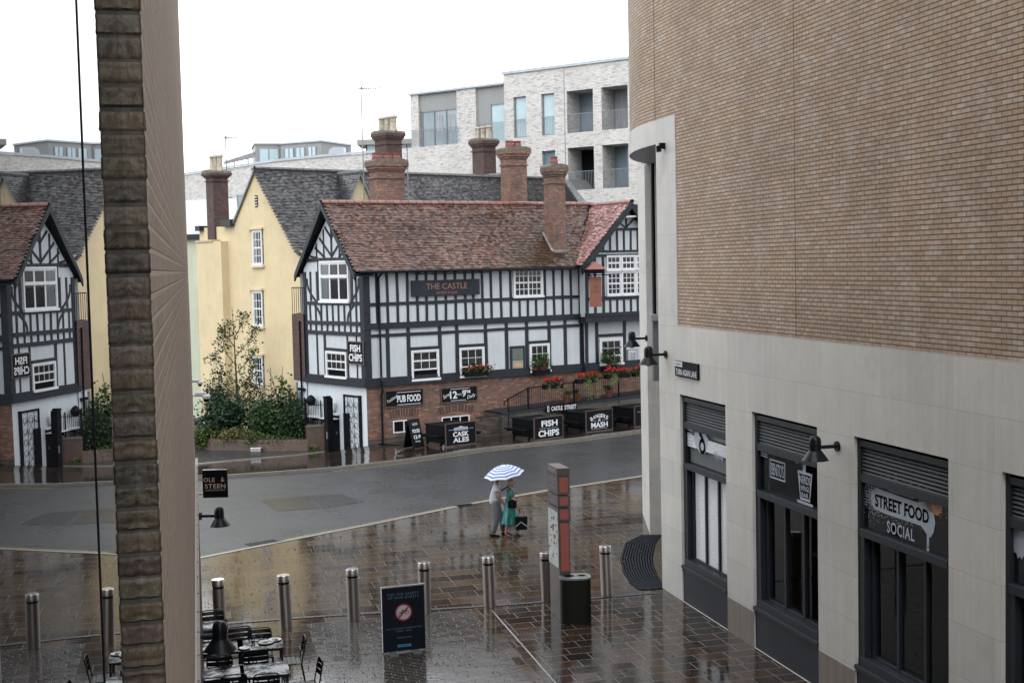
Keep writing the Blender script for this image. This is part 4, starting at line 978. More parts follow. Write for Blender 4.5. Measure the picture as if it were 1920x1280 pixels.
# downpipes
mb = MB(); u = PUB.px(710, 600)[0]; mb.path([(u,-.5,7.33),(u,-.10,7.1),(u,-.10,ZSB+.3),(u,-.2,ZSB+.1),(u,-.2,2.3),(u,-.08,2.1),(u,-.08,.0)], .05, 8); mb.build('downpipe', MT['blackm'], pub, True)
mb = MB(); u = PUB.px(1090, 600)[0]; mb.path([(u,-.5,7.33),(u,-.10,7.1),(u,-.12,ZSB+.3),(u,-.2,ZSB+.1),(u,-.2,2.1)], .05, 8); mb.build('downpipe', MT['blackm'], pub, True)
# chimneys
def pots(par, M, xs, h, r, mat, z, y=0, tall=False):
    for x in xs:
        mb = MB(M); prof = [(r*.92,0),(r*1.0,.06),(r*.86,.12),(r*.78,h*.6),(r*.82,h*.82),(r*1.02,h*.86),(r*1.02,h*.93),(r*.86,h),(r*.6,h),(r*.6,h*.8)] if tall else [(r*.85,0),(r*1.05,h*.25),(r*1.05,h*.6),(r*.9,h*.72),(r*1.0,h*.8),(r*1.0,h),(r*.7,h),(r*.7,h*.7)]
        mb.lathe(prof, 14, (x, y, z)); mb.build('chimney_pot', mat, par, True)
def stack(par, M, w_, d_, z0, z1, mat, corb=((.0,.0),), name='chimney', cap=True, cfac=1.0, ek=1.0):
    mb = MB(M); zc = z1-.75*cfac
    mb.box(-w_/2, w_/2, -d_/2, d_/2, z0, zc)
    st = [(.06,.08),(.0,.25),(.05,.10),(.11,.12),(.16,.20)]
    z = zc
    for e, h in st:
        h *= cfac; e *= ek; mb.box(-w_/2-e, w_/2+e, -d_/2-e, d_/2+e, z, z+h-.001); z += h
    o = mb.build(name, mat, par)
    if cap:
        mb = MB(M); e = .14*ek; mb.prism([(-w_/2-e-.03,z),(w_/2+e+.03,z),(w_/2+e,z+.10),(w_/2-.12,z+.16),(-w_/2+.12,z+.16),(-w_/2-e,z+.10)], -d_/2-e, d_/2+e); mb.build('mortar_cap', MT['concrete'], o)
    return o, z+.1
Mc = Matrix.Translation(((CW[0]+CW[1])/2, .58, 0)); o, z = stack(pub, Mc, .76, .66, 7.6, 11.95, MT['brickold'], ek=.75); pots(o, Mc, (0.0,), .42, .17, MT['potred'], z)
mb = MB(); mb.box(9.66, 10.58, .17, .25, 7.96, 8.16); mb.face([(9.60,.16,8.12),(9.60,.95,8.98),(9.73,.95,8.98),(9.73,.16,8.12)]); mb.build('flashing', MT['lead'], pub)
def chim_at(par, px0, px1, ytop, ybot, Y, deg, mat, npot, potmat, poth, potr, tall, dd=None, cfac=1.0, inv=None, dz=0.0):
    a, b = atY(px0, ytop, Y), atY(px1, ytop, Y); c = atY((px0+px1)/2, ybot, Y); w_ = (b.x-a.x)*.93; mid = (a+b)/2
    ww = w_/(abs(math.cos(R(deg)))+.45*abs(math.sin(R(deg)))) 
    d_ = dd or ww*.6; M = par.matrix_world.inverted() @ at(mid.x, mid.y, 0, deg)
    o, z = stack(par, M, ww*.86, d_, c.z, a.z, mat, cfac=cfac)
    pots(o, M, [(-(npot-1)/2+i)*potr*2.35 for i in range(npot)], poth, potr, potmat, z-.02, 0, tall)
chim_at(pub, 686, 763, 306, 395, 59.6, 31.4, MT['brickold'], 3, MT['potred'], .36, .21, False, .85)
chim_at(pub, 936, 989, 283, 395, 62.4, 31.4, MT['brickold'], 2, MT['potred'], .38, .19, False, .8)
# ------------------------------------------------------------------ pub signs and wall fittings (things of their own)
def board(name, label, fr, x0, y0, x1, y1, off, rim=None, mat='black', th=.03):
    u0, za = fr.px(x0, y0, off); u1, zb_ = fr.px(x1, y1, off); t = thing(name, label, 'sign', fr.M() @ Matrix.Translation((u0, off, zb_)))
    W_, H_ = u1-u0, za-zb_; mb = MB(); mb.box(0, W_, 0, th, 0, H_); mb.build('board', MT[mat], t)
    if rim:
        mb = MB(); e = .05; mb.box(-e, W_+e, -.012, th, -e, 0); mb.box(-e, W_+e, -.012, th, H_, H_+e); mb.box(-e, 0, -.012, th, 0, H_); mb.box(W_, W_+e, -.012, th, 0, H_); mb.build('rim', MT[rim], t)
    return t, W_, H_
def letters(t, mat, *items, name='lettering', y=-.012):
    mb = MB()
    for it in items: text(mb, it[0], it[1], it[2], it[3], y, **(it[4] if len(it) > 4 else {}))
    return mb.build(name, MT[mat], t)
t, W_, H_ = board('sign', 'long dark navy name board with copper letters on the pub front', PUB, 771, 526, 900, 552, -.16, None, 'panel', .05)
letters(t, 'copper', ('THE CASTLE', W_*.51, H_*.60, H_*.36, dict(width=W_*.60)), ('EATERY & ALES', W_*.51, H_*.20, H_*.15, dict(width=W_*.30)))
mb = MB(); mb.tube((-.1,-.45,H_+.28),(W_+.3,-.45,H_+.28),.03,.03,6); mb.tube((.3,-.45,H_+.28),(.3,.1,H_+.35),.02,.02,6); mb.tube((W_-.1,-.45,H_+.28),(W_-.1,.1,H_+.35),.02,.02,6); mb.build('light_bar', MT['black'], t)
t, W_, H_ = board('sign', 'square black fish and chips board on the pub gable beside its lower window', GA, 652, 641, 681, 682, -.10, 'boardwood')
letters(t, 'white', ('FISH', W_*.5, H_*.72, H_*.34, dict(width=W_*.68, bold=.03)), ('CHIPS', W_*.5, H_*.27, H_*.36, dict(width=W_*.88, bold=.03)), ('and', W_*.5, H_*.5, H_*.07, dict()))
t, W_, H_ = board('sign', 'black board reading PUB FOOD on the brick base', PUB, 723, 734, 793, 757, -.05, 'boardwood')
letters(t, 'white', ('PUB FOOD', W_*.62, H_*.46, H_*.46, dict(width=W_*.64, bold=.03)), ('Traditional', W_*.17, H_*.50, H_*.20, dict(width=W_*.30, shear=.4, ang=28)))
mb = MB(); rect(mb, W_*.3, W_*.94, H_*.86, H_*.89, -.012); rect(mb, W_*.3, W_*.94, H_*.06, H_*.09, -.012); mb.build('rule', MT['white'], t)
t, W_, H_ = board('sign', 'black board reading 12 to 9PM on the brick base', PUB, 828, 729, 894, 749, -.05, 'boardwood')
letters(t, 'white', ('12', W_*.33, H_*.5, H_*.55, dict(bold=.03)), ('9', W_*.63, H_*.55, H_*.5, dict(bold=.03)), ('PM', W_*.74, H_*.66, H_*.26, dict(bold=.02)), ('UNTIL', W_*.48, H_*.5, H_*.14, dict()), ('Served', W_*.15, H_*.52, H_*.30, dict(width=W_*.26, shear=.4, ang=24)), ('Daily', W_*.84, H_*.28, H_*.32, dict(width=W_*.26, shear=.4, ang=14)))
mb = MB(); rect(mb, W_*.25, W_*.8, H_*.90, H_*.93, -.012); rect(mb, W_*.25, W_*.68, H_*.06, H_*.09, -.012); mb.build('rule', MT['white'], t)
t, W_, H_ = board('menu_board', 'framed menu board with a food picture on the pub front', PUB, 958, 651, 983, 692, -.05, 'frame', 'frame')
mb = MB(); rect(mb, .06, W_-.06, H_*.45, H_-.08, -.013); mb.build('sheet', basic('chalk_menu', (.10,.12,.11), .4, .6, 30, stretch=(.3,1,3)), t); mb = MB(); rect(mb, .06, W_-.06, .06, H_*.42, -.013); mb.build('backdrop', basic('menu_photo', (.22,.30,.24), .4, .3, 3), t)
mb = MB(); blob(mb, W_*.5, H_*.22, W_*.32, H_*.10, -.018, 20, .2, 3); mb.build('food_picture', MT['filmo'], t)
t, W_, H_ = board('notice_board', 'small pale notice frame at the right end of the pub wall', PUB, 1178, 657, 1194, 677, -.05, 'frame_l', 'render')
mb = MB(); rect(mb, .08, W_-.08, .1, H_-.1, -.012); mb.build('sheet', MT['curtain'], t)
# hanging sign
p = PUB.loc(atY(1116, 505, 59.9)); a = atY(1105, 519, 58.5); b = atY(1129, 575, 58.5)
t = thing('hanging_sign', 'copper coloured hanging pub sign under a small tiled hood', 'hanging sign', at(a.x, a.y, 0, 8))
W_ = b.x-a.x; 
mb = MB(); mb.box(0, W_, 0, .05, b.z, a.z); mb.build('board', basic('rusty_sign_board', (.23,.085,.05), .5, .15, 5), t); mb = MB(); zz = a.z-b.z
text(mb, 'THE', W_/2, b.z+zz*.66, .12, -.006, .22); text(mb, 'CASTLE', W_/2, b.z+zz*.50, .13, -.006, .40); mb.build('lettering', MT['boardwood'], t)
mb = MB(); mb.box(-.1, W_+.45, 0, .05, a.z+.05, a.z+.10); mb.tube((.1,.02,a.z),(.1,.02,a.z+.1),.012,.012,5); mb.tube((W_-.1,.02,a.z),(W_-.1,.02,a.z+.1),.012,.012,5); mb.build('bracket', MT['black'], t)
mb = MB(); c = W_/2; mb.slab([(c-.38,-.3),(c+.38,-.3),(c+.38,.3),(c-.38,.3)], a.z+.14, a.z+.34); mb.build('lantern_body', MT['black'], t)
mb = MB(); zt = a.z+.34
for q in ((-1,-1),(1,-1),(1,1),(-1,1)): pass
cs = [(c-.44,-.36,zt),(c+.44,-.36,zt),(c+.44,.36,zt),(c-.44,.36,zt)]
for i in range(4): mb.face([cs[i], cs[(i+1)%4], (c,0,zt+.36)])
mb.face(cs[::-1]); mb.build('hood', MT['potred'], t)
# street nameplate
t, W_, H_ = board('street_sign', 'long black street name plate fixed under the terrace railings', PUB, 1024, 760, 1082, 768, -1.75, None, 'black', .04)
letters(t, 'white', ('CASTLE', W_*.34, H_*.5, H_*.62, dict(width=W_*.36, bold=.02)), ('STREET', W_*.78, H_*.5, H_*.62, dict(width=W_*.38, bold=.02)))
mb = MB(); frame_rect(mb, W_*.03, W_*.09, H_*.1, H_*.9, -.012, .025); mb.build('crest', MT['white'], t)
# round lamp, white box and shelf in the side yard
def on(fr, x, y, off=0): u_, z_ = fr.px(x, y, off); return fr.M() @ Matrix.Translation((u_, off, z_))
t = thing('globe_lamp', 'round black lamp on an arm at the back corner of the white side wall', 'wall lamp', on(GA, 583, 750, -.3))
mb = MB(); mb.lathe([(.02,-.25),(.16,-.2),(.22,-.05),(.22,.05),(.12,.18),(.03,.24)], 14); mb.build('globe', MT['black'], t, True); mb = MB(); mb.tube((0,0,.0),(-.6,.1,.0),.025,.025,6); mb.build('arm', MT['black'], t)
t = thing('alarm_box', 'white alarm box on the painted side wall behind the dark post', 'alarm box', on(GA, 622, 760, -.14))
mb = MB(); mb.prism([(-.16,-.12),(-.04,-.24),(.10,-.24),(.17,-.05),(.17,.10),(.05,.25),(-.16,.25)], 0, .13); mb.build('housing', MT['whitewood'], t); mb = MB(); mb.prism([(-.03,-.27),(.10,-.27),(.10,-.24),(-.03,-.24)], 0, .13); mb.build('base', MT['black'], t)
t = thing('lean_to_roof', 'narrow pale shelf roof with brackets along the side wall', 'canopy', on(GA, 617, 785, -.25))
mb = MB(); mb.box(-1.9, .45, -.2, .22, .0, .035); mb.build('slab', MT['whitewood'], t); mb = MB()
for x in (-1.2, -.4, .28): mb.prism([(x, 0), (x, -.16), (x+.14, 0)], -.1, .1)
mb.build('bracket', MT['black'], t)
t = thing('cellar_door', 'low black door in the white side wall left of the scroll gate', 'door', GA.M())
mb = MB(); mb.box(-2.98, -2.16, -.06, 0, -.6, 1.12); mb.build('leaf', MT['black'], t); mb = MB(); mb.box(-2.98, -2.1, -.10, 0, 1.13, 1.20); mb.build('lintel', MT['whitewood'], t); mb = MB(); mb.box(-2.30, -2.26, -.09, -.06, .3, .42); mb.build('handle', MT['steel'], t)
t = thing('gate_post', 'tall dark gate post standing between the yard railings and the low black door', 'post', GA.M())
u_, z_ = GA.px(615, 746, -.6); mb = MB(); mb.box(u_-.14, u_+.14, -.75, -.45, -.6, z_); mb.box(u_-.16, u_+.0, -.76, -.44, z_, z_+.08); mb.build('post', MT['black'], t)
mb = MB(); mb.box(u_+.1, u_+.14, -.80, -.75, .2, .5); mb.build('latch', MT['steel'], t)
t = thing('downpipe', 'thin black downpipe at the far back corner of the white side wall', 'downpipe', GA.M())
mb = MB(); mb.tube((GL-.25,-.15,-.3),(GL-.25,-.15,5.2),.045,.045,8); mb.build('pipe', MT['black'], t); mb = MB(); mb.box(GL-.5,GL-.02,-.2,-.1,2.05,2.18); mb.build('clip', MT['black'], t)
# dark tile hung link between pub and yellow house
t = thing('tile_hung_link', 'narrow tile hung outbuilding between the yellow house and the pub', 'outbuilding', GA.M())
mb = MB(); mb.face([(GL-.95,-.12,2.5),(GL+.05,-.12,2.5),(GL+.05,-.12,5.5),(GL-.95,-.12,5.5)]); mb.face([(GL-.95,-.12,5.5),(GL+.05,-.12,5.5),(GL+.05,2,5.7),(GL-.95,2,5.7)]); mb.face([(GL-.95,-.12,2.5),(GL-.95,1,2.5),(GL-.95,1,5.5),(GL-.95,-.12,5.5)]); mb.build('tile_hung_wall', MT['brickdark'], t)
mb = MB(); mb.face([(GL-.85,-.06,-.5),(GL+.05,-.06,-.5),(GL+.05,-.06,2.6),(GL-.85,-.06,2.6)]); mb.build('lower_wall', MT['render2'], t)
mb = MB(); mb.box(GL-.78, GL-.70, -.12, -.06, -.2, 2.4); mb.box(GL-.6, GL-.4, -.10, -.06, -.2, 2.0); mb.build('pipe', MT['frame_l'], t)
mb = MB(); 
for k in range(6): mb.tube((GL-.9+k*.18,-.1,5.5),(GL-.9+k*.18,-.1,6.7),.015,.015,4)
mb.tube((GL-.9,-.1,6.7),(GL+.05,-.1,6.7),.025,.025,5); mb.build('roof_railing', MT['black'], t)
# ------------------------------------------------------------------ yellow house behind
YH = Frame((-9.8, 59), -49.4)
yh = thing('yellow_house', 'yellow rendered gabled house with steep dark tiled roofs behind the pub', 'house', YH.M())
ax, az = -3.48, 12.33; er, el = .12, -5.75; ze = 8.38; zl_ = 9.90
mb = MB(); mb.face([(-9.5,0,-1),(.35,0,-1),(.35,0,ze),(er,0,ze),(ax,0,az),(el,0,zl_),(-6.2,0,9.75),(-9.5,0,9.75)])
mb.face([(.35,0,-1),(.35,16,-1),(.35,16,ze),(.35,0,ze)]); mb.face([(-9.5,0,-1),(-9.5,0,9.75),(-9.5,8,9.75),(-9.5,8,-1)])
mb.face([(-9.5,8,9.75),(-9.5,0,9.75),(-6.2,0,9.75),(-6.2,8,9.75)])
mb.build('wall', MT['yellow'], yh)
mb = MB(); mb.box(-9.5, -8.9, -.22, 0, -1, 9.05); mb.box(-9.0, -6.5, -.40, 0, -1, 9.0); mb.build('chimney_breast', MT['yellow'], yh)
mb = MB(); mb.box(-9.1, -7.3, -.46, .0, 9.0, 9.10); mb.box(-9.5, -9.0, -.26, 0, 9.0, 9.08); mb.build('ledge', basic('cream_ledge', (.50,.42,.28), .7, .1), yh)
mb = MB(); mb.box(-6.75, -5.75, -.25, .1, 9.72, 10.05); mb.box(-9.5, -9.0, -.25, .2, 9.6, 9.85); mb.build('parapet_gutter', MT['frame'], yh)
LR = 26.0
rf = MB(); slabface(rf, [(ax,-.12,az+.08),(ax,LR,az+.08),(er+.25,LR,ze-.18),(er+.25,-.12,ze-.18)], .1); slabface(rf, [(ax,-.12,az+.08),(el-.05,-.12,zl_),(el-.05,LR,zl_),(ax,LR,az+.08)], .1); rf.build('roof', MT['lead'], yh)
dk = [(.052,.052,.056),(.060,.059,.062),(.046,.046,.050),(.066,.064,.064),(.055,.052,.051)]
evd = Vector((er+.25-ax, 0, ze-.18-az-.08)); HD = evd.length; dn = (-evd).normalized()
def c_valley(xr, v):    # rows counted up from the eave; xr along the ridge
    return True
CG = [(5.9, 3.6), (16.0, 3.6)]     # projecting cross gables: ridge position along the main ridge, half width
tm = MB(); tiles(tm, Vector((er+.25,-.1,ze-.17)), (0,1,0), -evd, 20, HD, .17, .10, dk, lambda x, v: v < HD-.03, 21, .034, .008)
# ridge tiles
rr = random.Random(2); y = -.1
while y < 20:
    tm.col = rcol((.07,.07,.072), .3, rr)
    for i in range(4):
        t0_, t1_ = math.pi*i/4, math.pi*(i+1)/4; f = lambda t, yy: (ax-math.cos(t)*.15, yy, az+.04+math.sin(t)*.13)
        tm.face([f(t0_, y+.01), f(t0_, y+.37), f(t1_, y+.37), f(t1_, y+.01)])
    y += .38
tm.col = None; tm.build('roof_tiles', MT['tile'], yh)
# cross gables facing right
def crossgable(px_apex, Yd, ridge_len, hw, drop):
    A = YH.loc(atY(*px_apex, Yd)); x1 = A.x; y1 = A.y; z1 = A.z
    mb = MB(); mb.face([(x1-.15,y1-hw,z1-drop),(x1-.15,y1+hw,z1-drop),(x1-.15,y1,z1-.08)]); mb.face([(x1-.15,y1-hw,z1-drop),(x1-.15,y1-hw,5),(x1-.15,y1+hw,5),(x1-.15,y1+hw,z1-drop)]); mb.build('cross_gable_wall', MT['yellow'], yh)
    mb = MB(); L = ridge_len
    slabface(mb, [(x1,y1,z1),(x1-L,y1,z1),(x1-L,y1-hw-.1,z1-drop-.12),(x1,y1-hw-.1,z1-drop-.12)], .08); slabface(mb, [(x1,y1,z1),(x1,y1+hw,z1-drop),(x1-L,y1+hw,z1-drop),(x1-L,y1,z1)], .08); mb.build('cross_gable_roof', MT['lead'], yh)
    tm = MB(); e = Vector((0, hw+.1, drop+.12)); tiles(tm, Vector((x1-L, y1-hw-.1, z1-drop-.11)), (1,0,0), e, L, e.length, .17, .10, [(.07,.072,.08),(.055,.056,.06),(.09,.09,.10)], lambda x, v: x < L-.05 and v < e.length-.03, 31, .034, .008)
    tm.build('cross_gable_tiles', MT['tile'], yh)
    mb = MB(); mb.box(x1-L, x1+.02, y1-.10, y1+.10, z1-.01, z1+.10); mb.build('lead_ridge', MT['lead'], yh)
crossgable((676,322), 63.0, 3.2, 1.75, 3.6)
crossgable((944,327), 71.5, 4.8, 2.2, 3.9)
mb = MB(); mb.box(ax-.06-.12, ax-.18+.26, -.03, .0, 10.55, 11.1); o = mb.build('slit_window', MT['void'], yh)
mb = MB(); 
for k in range(4): mb.box(ax-.18, ax+.06, -.05, -.03, 10.6+k*.13, 10.65+k*.13)
mb.build('slat', MT['whitewood'], o)
for (x0, y0, x1, y1) in ((474,432,494,496), (475,545,498,611), (476,666,498,722)):
    u0, za = YH.px(x0, y0); u1, zb_ = YH.px(x1, y1); u1 = u0+.92
    mb = MB(); mb.box(u0-.05, u1+.05, -.004, .0, zb_, za); mb.build('window_recess', MT['void'], yh)
    o = sash(yh, Matrix.Translation((0,-.012,0)), u0, u1, zb_, za, 3, 4, y=-.03, fr=.09, curt=True, bar=.03)
    mb = MB(); mb.box(u0-.28, u1+.12, -.14, 0, za+.02, za+.11); mb.box(u0-.12, u1+.12, -.12, 0, zb_-.14, zb_-.05); mb.build('window_ledge', MT['yellow'], yh)
def chim_y(*a, **k): chim_at(yh, *a, **k)
chim_at(yh, 389, 423, 326, 449, 65.3, -49.4, MT['brickdark'], 3, MT['potcream'], .85, .17, True, .85, cfac=.55)
chim_at(yh, 704, 751, 252, 345, 69, -49.4, MT['brickdark'], 3, MT['potcream'], .85, .22, True, 1.0, cfac=.8)
chim_at(yh, 886, 928, 266, 335, 74, -49.4, MT['brickdark'], 3, MT['potcream'], .78, .20, True, .9, cfac=.8)
# pale green house at far left
gf = Frame(atY(362, 500, 70), -20); gh = thing('green_house', 'pale green rendered house glimpsed between the left wall and the yellow house', 'house', gf.M())
mb = MB(); mb.face([(-8,0,-1),(3,0,-1),(3,0,9.3),(-8,0,9.3)]); mb.face([(3,0,-1),(3,6,-1),(3,6,9.3),(3,0,9.3)]); mb.build('wall', MT['green'], gh)
mb = MB(); mb.box(-8,3.2,-.3,.2,9.3,9.55); mb.build('gutter', MT['frame'], gh)
mb = MB(); mb.face([(-8,-.25,9.55),(3.2,-.25,9.55),(1.0,3,11.6),(-8,3,11.6)]); mb.build('roof', basic('pale_green_lead_roof', (.42,.47,.44), .5, .1), gh)
# low rubble wall behind the shrubs
p0, p1 = gnd(372,700,1.4), gnd(378,700,1.4)
# ------------------------------------------------------------------ white brick apartments
AF = Frame((3.28, 75), -34.4)
apt = thing('apartment_building', 'white brick apartment block with recessed balconies above the pub roof', 'building', AF.M())
def openings(zt, zb_): return [(-3.50,-2.60,zb_,zt,.22),(-1.52,-.60,zb_,zt,.22),(.24,2.0,zb_,zt,1.5),(2.56,4.26,zb_,zt,1.5)]
ops = openings(17.46, 15.05)+[(-1.55,-.62,11.72,14.14,.22),(.24,2.0,11.75,14.2,1.5),(2.56,4.26,11.75,14.2,1.5),(5.4,6.3,11.9,14.3,.25)]
mb = MB(); holes_wall(mb, -4.16, 12, 0, 18.86, ops, 0); mb.face([(-4.16,0,0),(-4.16,0,18.86),(-4.16,7,18.86),(-4.16,7,0)]); mb.face([(-4.16,0,18.86),(12,0,18.86),(12,8,18.86),(-4.16,8,18.86)]); mb.build('brick_wall', MT['brickwhite'], apt)
mb = MB(); mb.box(-4.26, 12, -.08, 8, 18.86, 19.02); mb.build('coping', MT['coping'], apt)
mb = MB(); mb.box(.06, .10, -.012, 0, 11, 18.86); mb.build('rain_pipe', MT['frame_l'], apt)
def aptwin(h, kind):
    a, b, c, d = h[:4]; y = h[4]-.02; mb = MB(); f = .06
    mb.box(a, a+f, y-.06, y, c, d); mb.box(b-f, b, y-.06, y, c, d); mb.box(a+f, b-f, y-.06, y, c, c+f); mb.box(a+f, b-f, y-.06, y, d-f, d)
    if h[4] > 1: mb.box((a+b)/2+.25, (a+b)/2+.33, y-.05, y, c, d)
    o = mb.build('window', MT['frame_l'], apt); mb = MB(); mb.face([(a,y-.012,c),(b,y-.012,c),(b,y-.012,d),(a,y-.012,d)]); mb.build('glass', MT[kind], o)
for h, k in zip(ops, ('bglass','bglass','aglass','curtain','aglass','void','aglass','aglass')): aptwin(h, k)
def balus(h, H=1.05, y=.04, n=None):
    a, b, c, d = h[:4]; mb = MB(); n = n or int((b-a)/.10)
    for k in range(n+1): mb.tube((a+(b-a)*k/n, y, c), (a+(b-a)*k/n, y, c+H), .011, .011, 4, False)
    mb.box(a, b, y-.02, y+.02, c+H, c+H+.03); mb.build('balustrade', MT['frame_l'], apt)
for h in ops: balus(h)
# set back bays on the left
by = .9; bays = [(-10.95,-7.75,15.1,17.35,.3), (-6.3,-4.16,15.0,17.3,.3)]
AB = MB(Matrix.Translation((0, 0, 0)))
holes_wall(AB, -11.38, -4.16, 14.2, 18.3, [(-10.75,-7.75,14.9,18.25,.25), (-6.30,-4.2,14.9,18.25,.25)], .05); AB.face([(-11.38,.05,14),(-11.38,.05,18.3),(-11.38,6,18.3),(-11.38,6,14)]); AB.build('bay_piers', MT['brickwhite'], apt)
mb = MB(); mb.box(-11.5, -4.16, -.05, 7, 18.3, 18.42); mb.build('bay_coping', MT['coping'], apt)
mb = MB(); mb.box(-10.75, -7.75, .2, .28, 17.25, 18.25); mb.build('cladding', MT['zinc'], apt)
mb = MB(); mb.box(-6.3, -4.2, .2, .28, 17.25, 18.25); mb.box(-6.3,-5.35,.2,.28,14.9,17.25); mb.build('cladding', MT['zinc'], apt)
for a, b, n in ((-10.6,-7.75,3), (-5.3,-4.25,1)):
    mb = MB(); 
    for k in range(n+1): x = a+(b-a)*k/n; mb.box(x-.04, x+.04, .20, .27, 14.9, 17.25)
    mb.box(a, b, .20, .27, 17.17, 17.25); o = mb.build('window', MT['frame_l'], apt); mb = MB(); mb.face([(a,.26,14.9),(b,.26,14.9),(b,.26,17.2),(a,.26,17.2)]); mb.build('glass', MT['bglass'] if n == 1 else MT['aglass'], o)
    if n == 3: mb = MB(); [rect(mb, a+1.15+k*.85, a+1.6+k*.95, 15.9, 16.9, .245) for k in range(2)]; mb.build('blind', MT['curtain'], o)
balus((-12.3,-7.6,15.05,16), 1.0, -.12); balus((-6.3,-4.25,15.0,16), 1.05, -.05)
mb = MB(); mb.face([(-12.4,-.2,0),(-7.4,-.2,0),(-7.4,-.2,15.0),(-12.4,-.2,15.0)]); mb.face([(-7.4,-.2,0),(-6.4,-1.4+1.25,0),(-6.4,-.15,15.0),(-7.4,-.2,15.0)]); mb.face([(-12.4,-.2,15.0),(-7.4,-.2,15.0),(-4.2,.1,15.0),(-4.2,3,15.0),(-12.4,3,15.0)]); mb.face([(-6.4,-.15,0),(-4.16,.0,0),(-4.16,.0,15.0),(-6.4,-.15,15.0)])
mb.build('terrace_wall', MT['brickwhite'], apt)
# lower wing running left
wg = thing('apartment_wing', 'long lower white brick wing with metal coping and roof pavilion', 'building', I4)
def vwall(mb, P0, P1, zt0, zt1, z0=0): mb.face([(P0.x,P0.y,z0),(P1.x,P1.y,z0),(P1.x,P1.y,zt1),(P0.x,P0.y,zt0)])
q = [atY(300,337,99), atY(354,327,96), atY(476,309,91), atY(510,304,89), atY(600,295,87), atY(700,287,84), atY(775,283,82.5)]
mb = MB()
for a, b in zip(q[:-1], q[1:]): vwall(mb, a, b, a.z, b.z)
mb.build('brick_wall', MT['brickwhite'], wg)
mb = MB()
for a, b in zip(q[:-1], q[1:]):
    n = Vector((0,.5,0)); mb.face([a-Vector((0,.1,0)), b-Vector((0,.1,0)), b-Vector((0,.1,-.16)), a-Vector((0,.1,-.16))]); mb.face([a+Vector((0,-.1,.16)), b+Vector((0,-.1,.16)), b+Vector((0,.5,.16)), a+Vector((0,.5,.16))])
mb.build('coping', MT['coping'], wg)
for (x0, y0, x1, y1) in ((360,376,378,405), (428,370,437,410), (449,366,458,395)):
    Y = 94 if x0 < 400 else 91.5; a = atY(x0, y0, Y); b = atY(x1, y1, Y); mb = MB(); mb.box(a.x, b.x, a.y-.7, a.y+.2, b.z, a.z); o = mb.build('window', MT['aglass'], wg)
    mb = MB(); mb.box(a.x-.05, a.x+.02, a.y-.75, a.y-.7, b.z, a.z); mb.build('frame', MT['frame_l'], o)
def pav(name, label, x0, x1, y0, y1, Y, dep, wins, mat='zinc', deg=-22):
    a = atY(x0, y0, Y); b = atY(x1, y1, Y); L = (b.x-a.x)/math.cos(R(deg)); H = a.z-b.z; z0 = b.z-1
    t = thing(name, label, 'roof pavilion', at(a.x, a.y, 0, deg)); mb = MB(); mb.box(0, L, 0, dep, z0, a.z-.12); mb.build('wall', MT[mat], t)
    mb = MB(); mb.box(-.1, L+.1, -.1, dep, a.z-.12, a.z); mb.build('roof', MT['coping'], t)
    for (f0, f1) in wins:
        mb = MB(); mb.box(L*f0, L*f1, -.03, 0, b.z+.1, a.z-.45); o = mb.build('window', MT['bglass'], t); mb = MB(); xm = L*(f0+f1)/2; mb.box(xm-.04, xm+.04, -.05, -.03, b.z+.1, a.z-.45); mb.box(L*f0-.04, L*f0+.04, -.05, -.03, b.z+.1, a.z-.45); mb.box(L*f1-.04, L*f1+.04, -.05, -.03, b.z+.1, a.z-.45); mb.build('frame', MT['frame_l'], o)
    return t
pav('roof_pavilion', 'grey glazed roof pavilion above the yellow house ridge', 478, 526, 268, 314, 92, 4, [(.14,.9)], deg=14)
pav('roof_pavilion', 'long grey glazed roof box right of the square pavilion', 526, 608, 268, 308, 92, 4, [(.1,.32),(.38,.6),(.68,.88)], deg=-25)
t = thing('roof_vent', 'small rounded metal roof vent on the white brick wing', 'roof vent', Matrix.Translation(atY(616, 293, 88)))
mb = MB(); W_ = 1.05; mb.prism([(0,-.4),(W_,-.4),(W_,.60),(.35,.60),(.08,.45),(0,.2)], 0, 1.2); mb.build('housing', MT['coping'], t); mb = MB(); mb.tube((W_+.2,.3,-.3),(W_+.2,.3,.62),.06,.06,6); mb.build('pipe', MT['frame_l'], t)
t = thing('roof_canopy', 'flat grey roof canopy on the white brick wing beside the tall cream potted chimney', 'canopy', Matrix.Translation(atY(669, 262, 86)))
mb = MB(); mb.box(0, 4.6, 0, 3, -.35, .0); mb.build('roof', MT['zinc'], t); mb = MB(); mb.box(.55, 4.2, .4, 2.6, -1.5, -.35); mb.build('glazed_wall', MT['bglass'], t); 
mb = MB(); [mb.box(.55+k*.9, .62+k*.9, .34, .4, -1.5, -.35) for k in range(5)]; mb.build('post', MT['frame'], t)
t = thing('roof_canopy', 'thin dark timber pergola beam left of the glazed roof pavilion', 'canopy', Matrix.Translation(atY(420, 306, 93)))
a = atY(420, 306, 93); b = atY(478, 293, 92); d = b-a; mb = MB(); mb.face([(0,0,-.1),(d.x,d.y,d.z-.1),(d.x,d.y,d.z+.32),(0,0,.12)]); mb.face([(0,0,.12),(d.x,d.y,d.z+.32),(d.x,d.y+1,d.z+.32),(0,1,.12)]); mb.build('beam', MT['lead'], t)
mb = MB(); [mb.tube((d.x*f, d.y*f+.3, d.z*f-1.2),(d.x*f, d.y*f+.3, d.z*f),.05,.05,5) for f in (.3,.75)]; mb.build('post', MT['lead'], t)
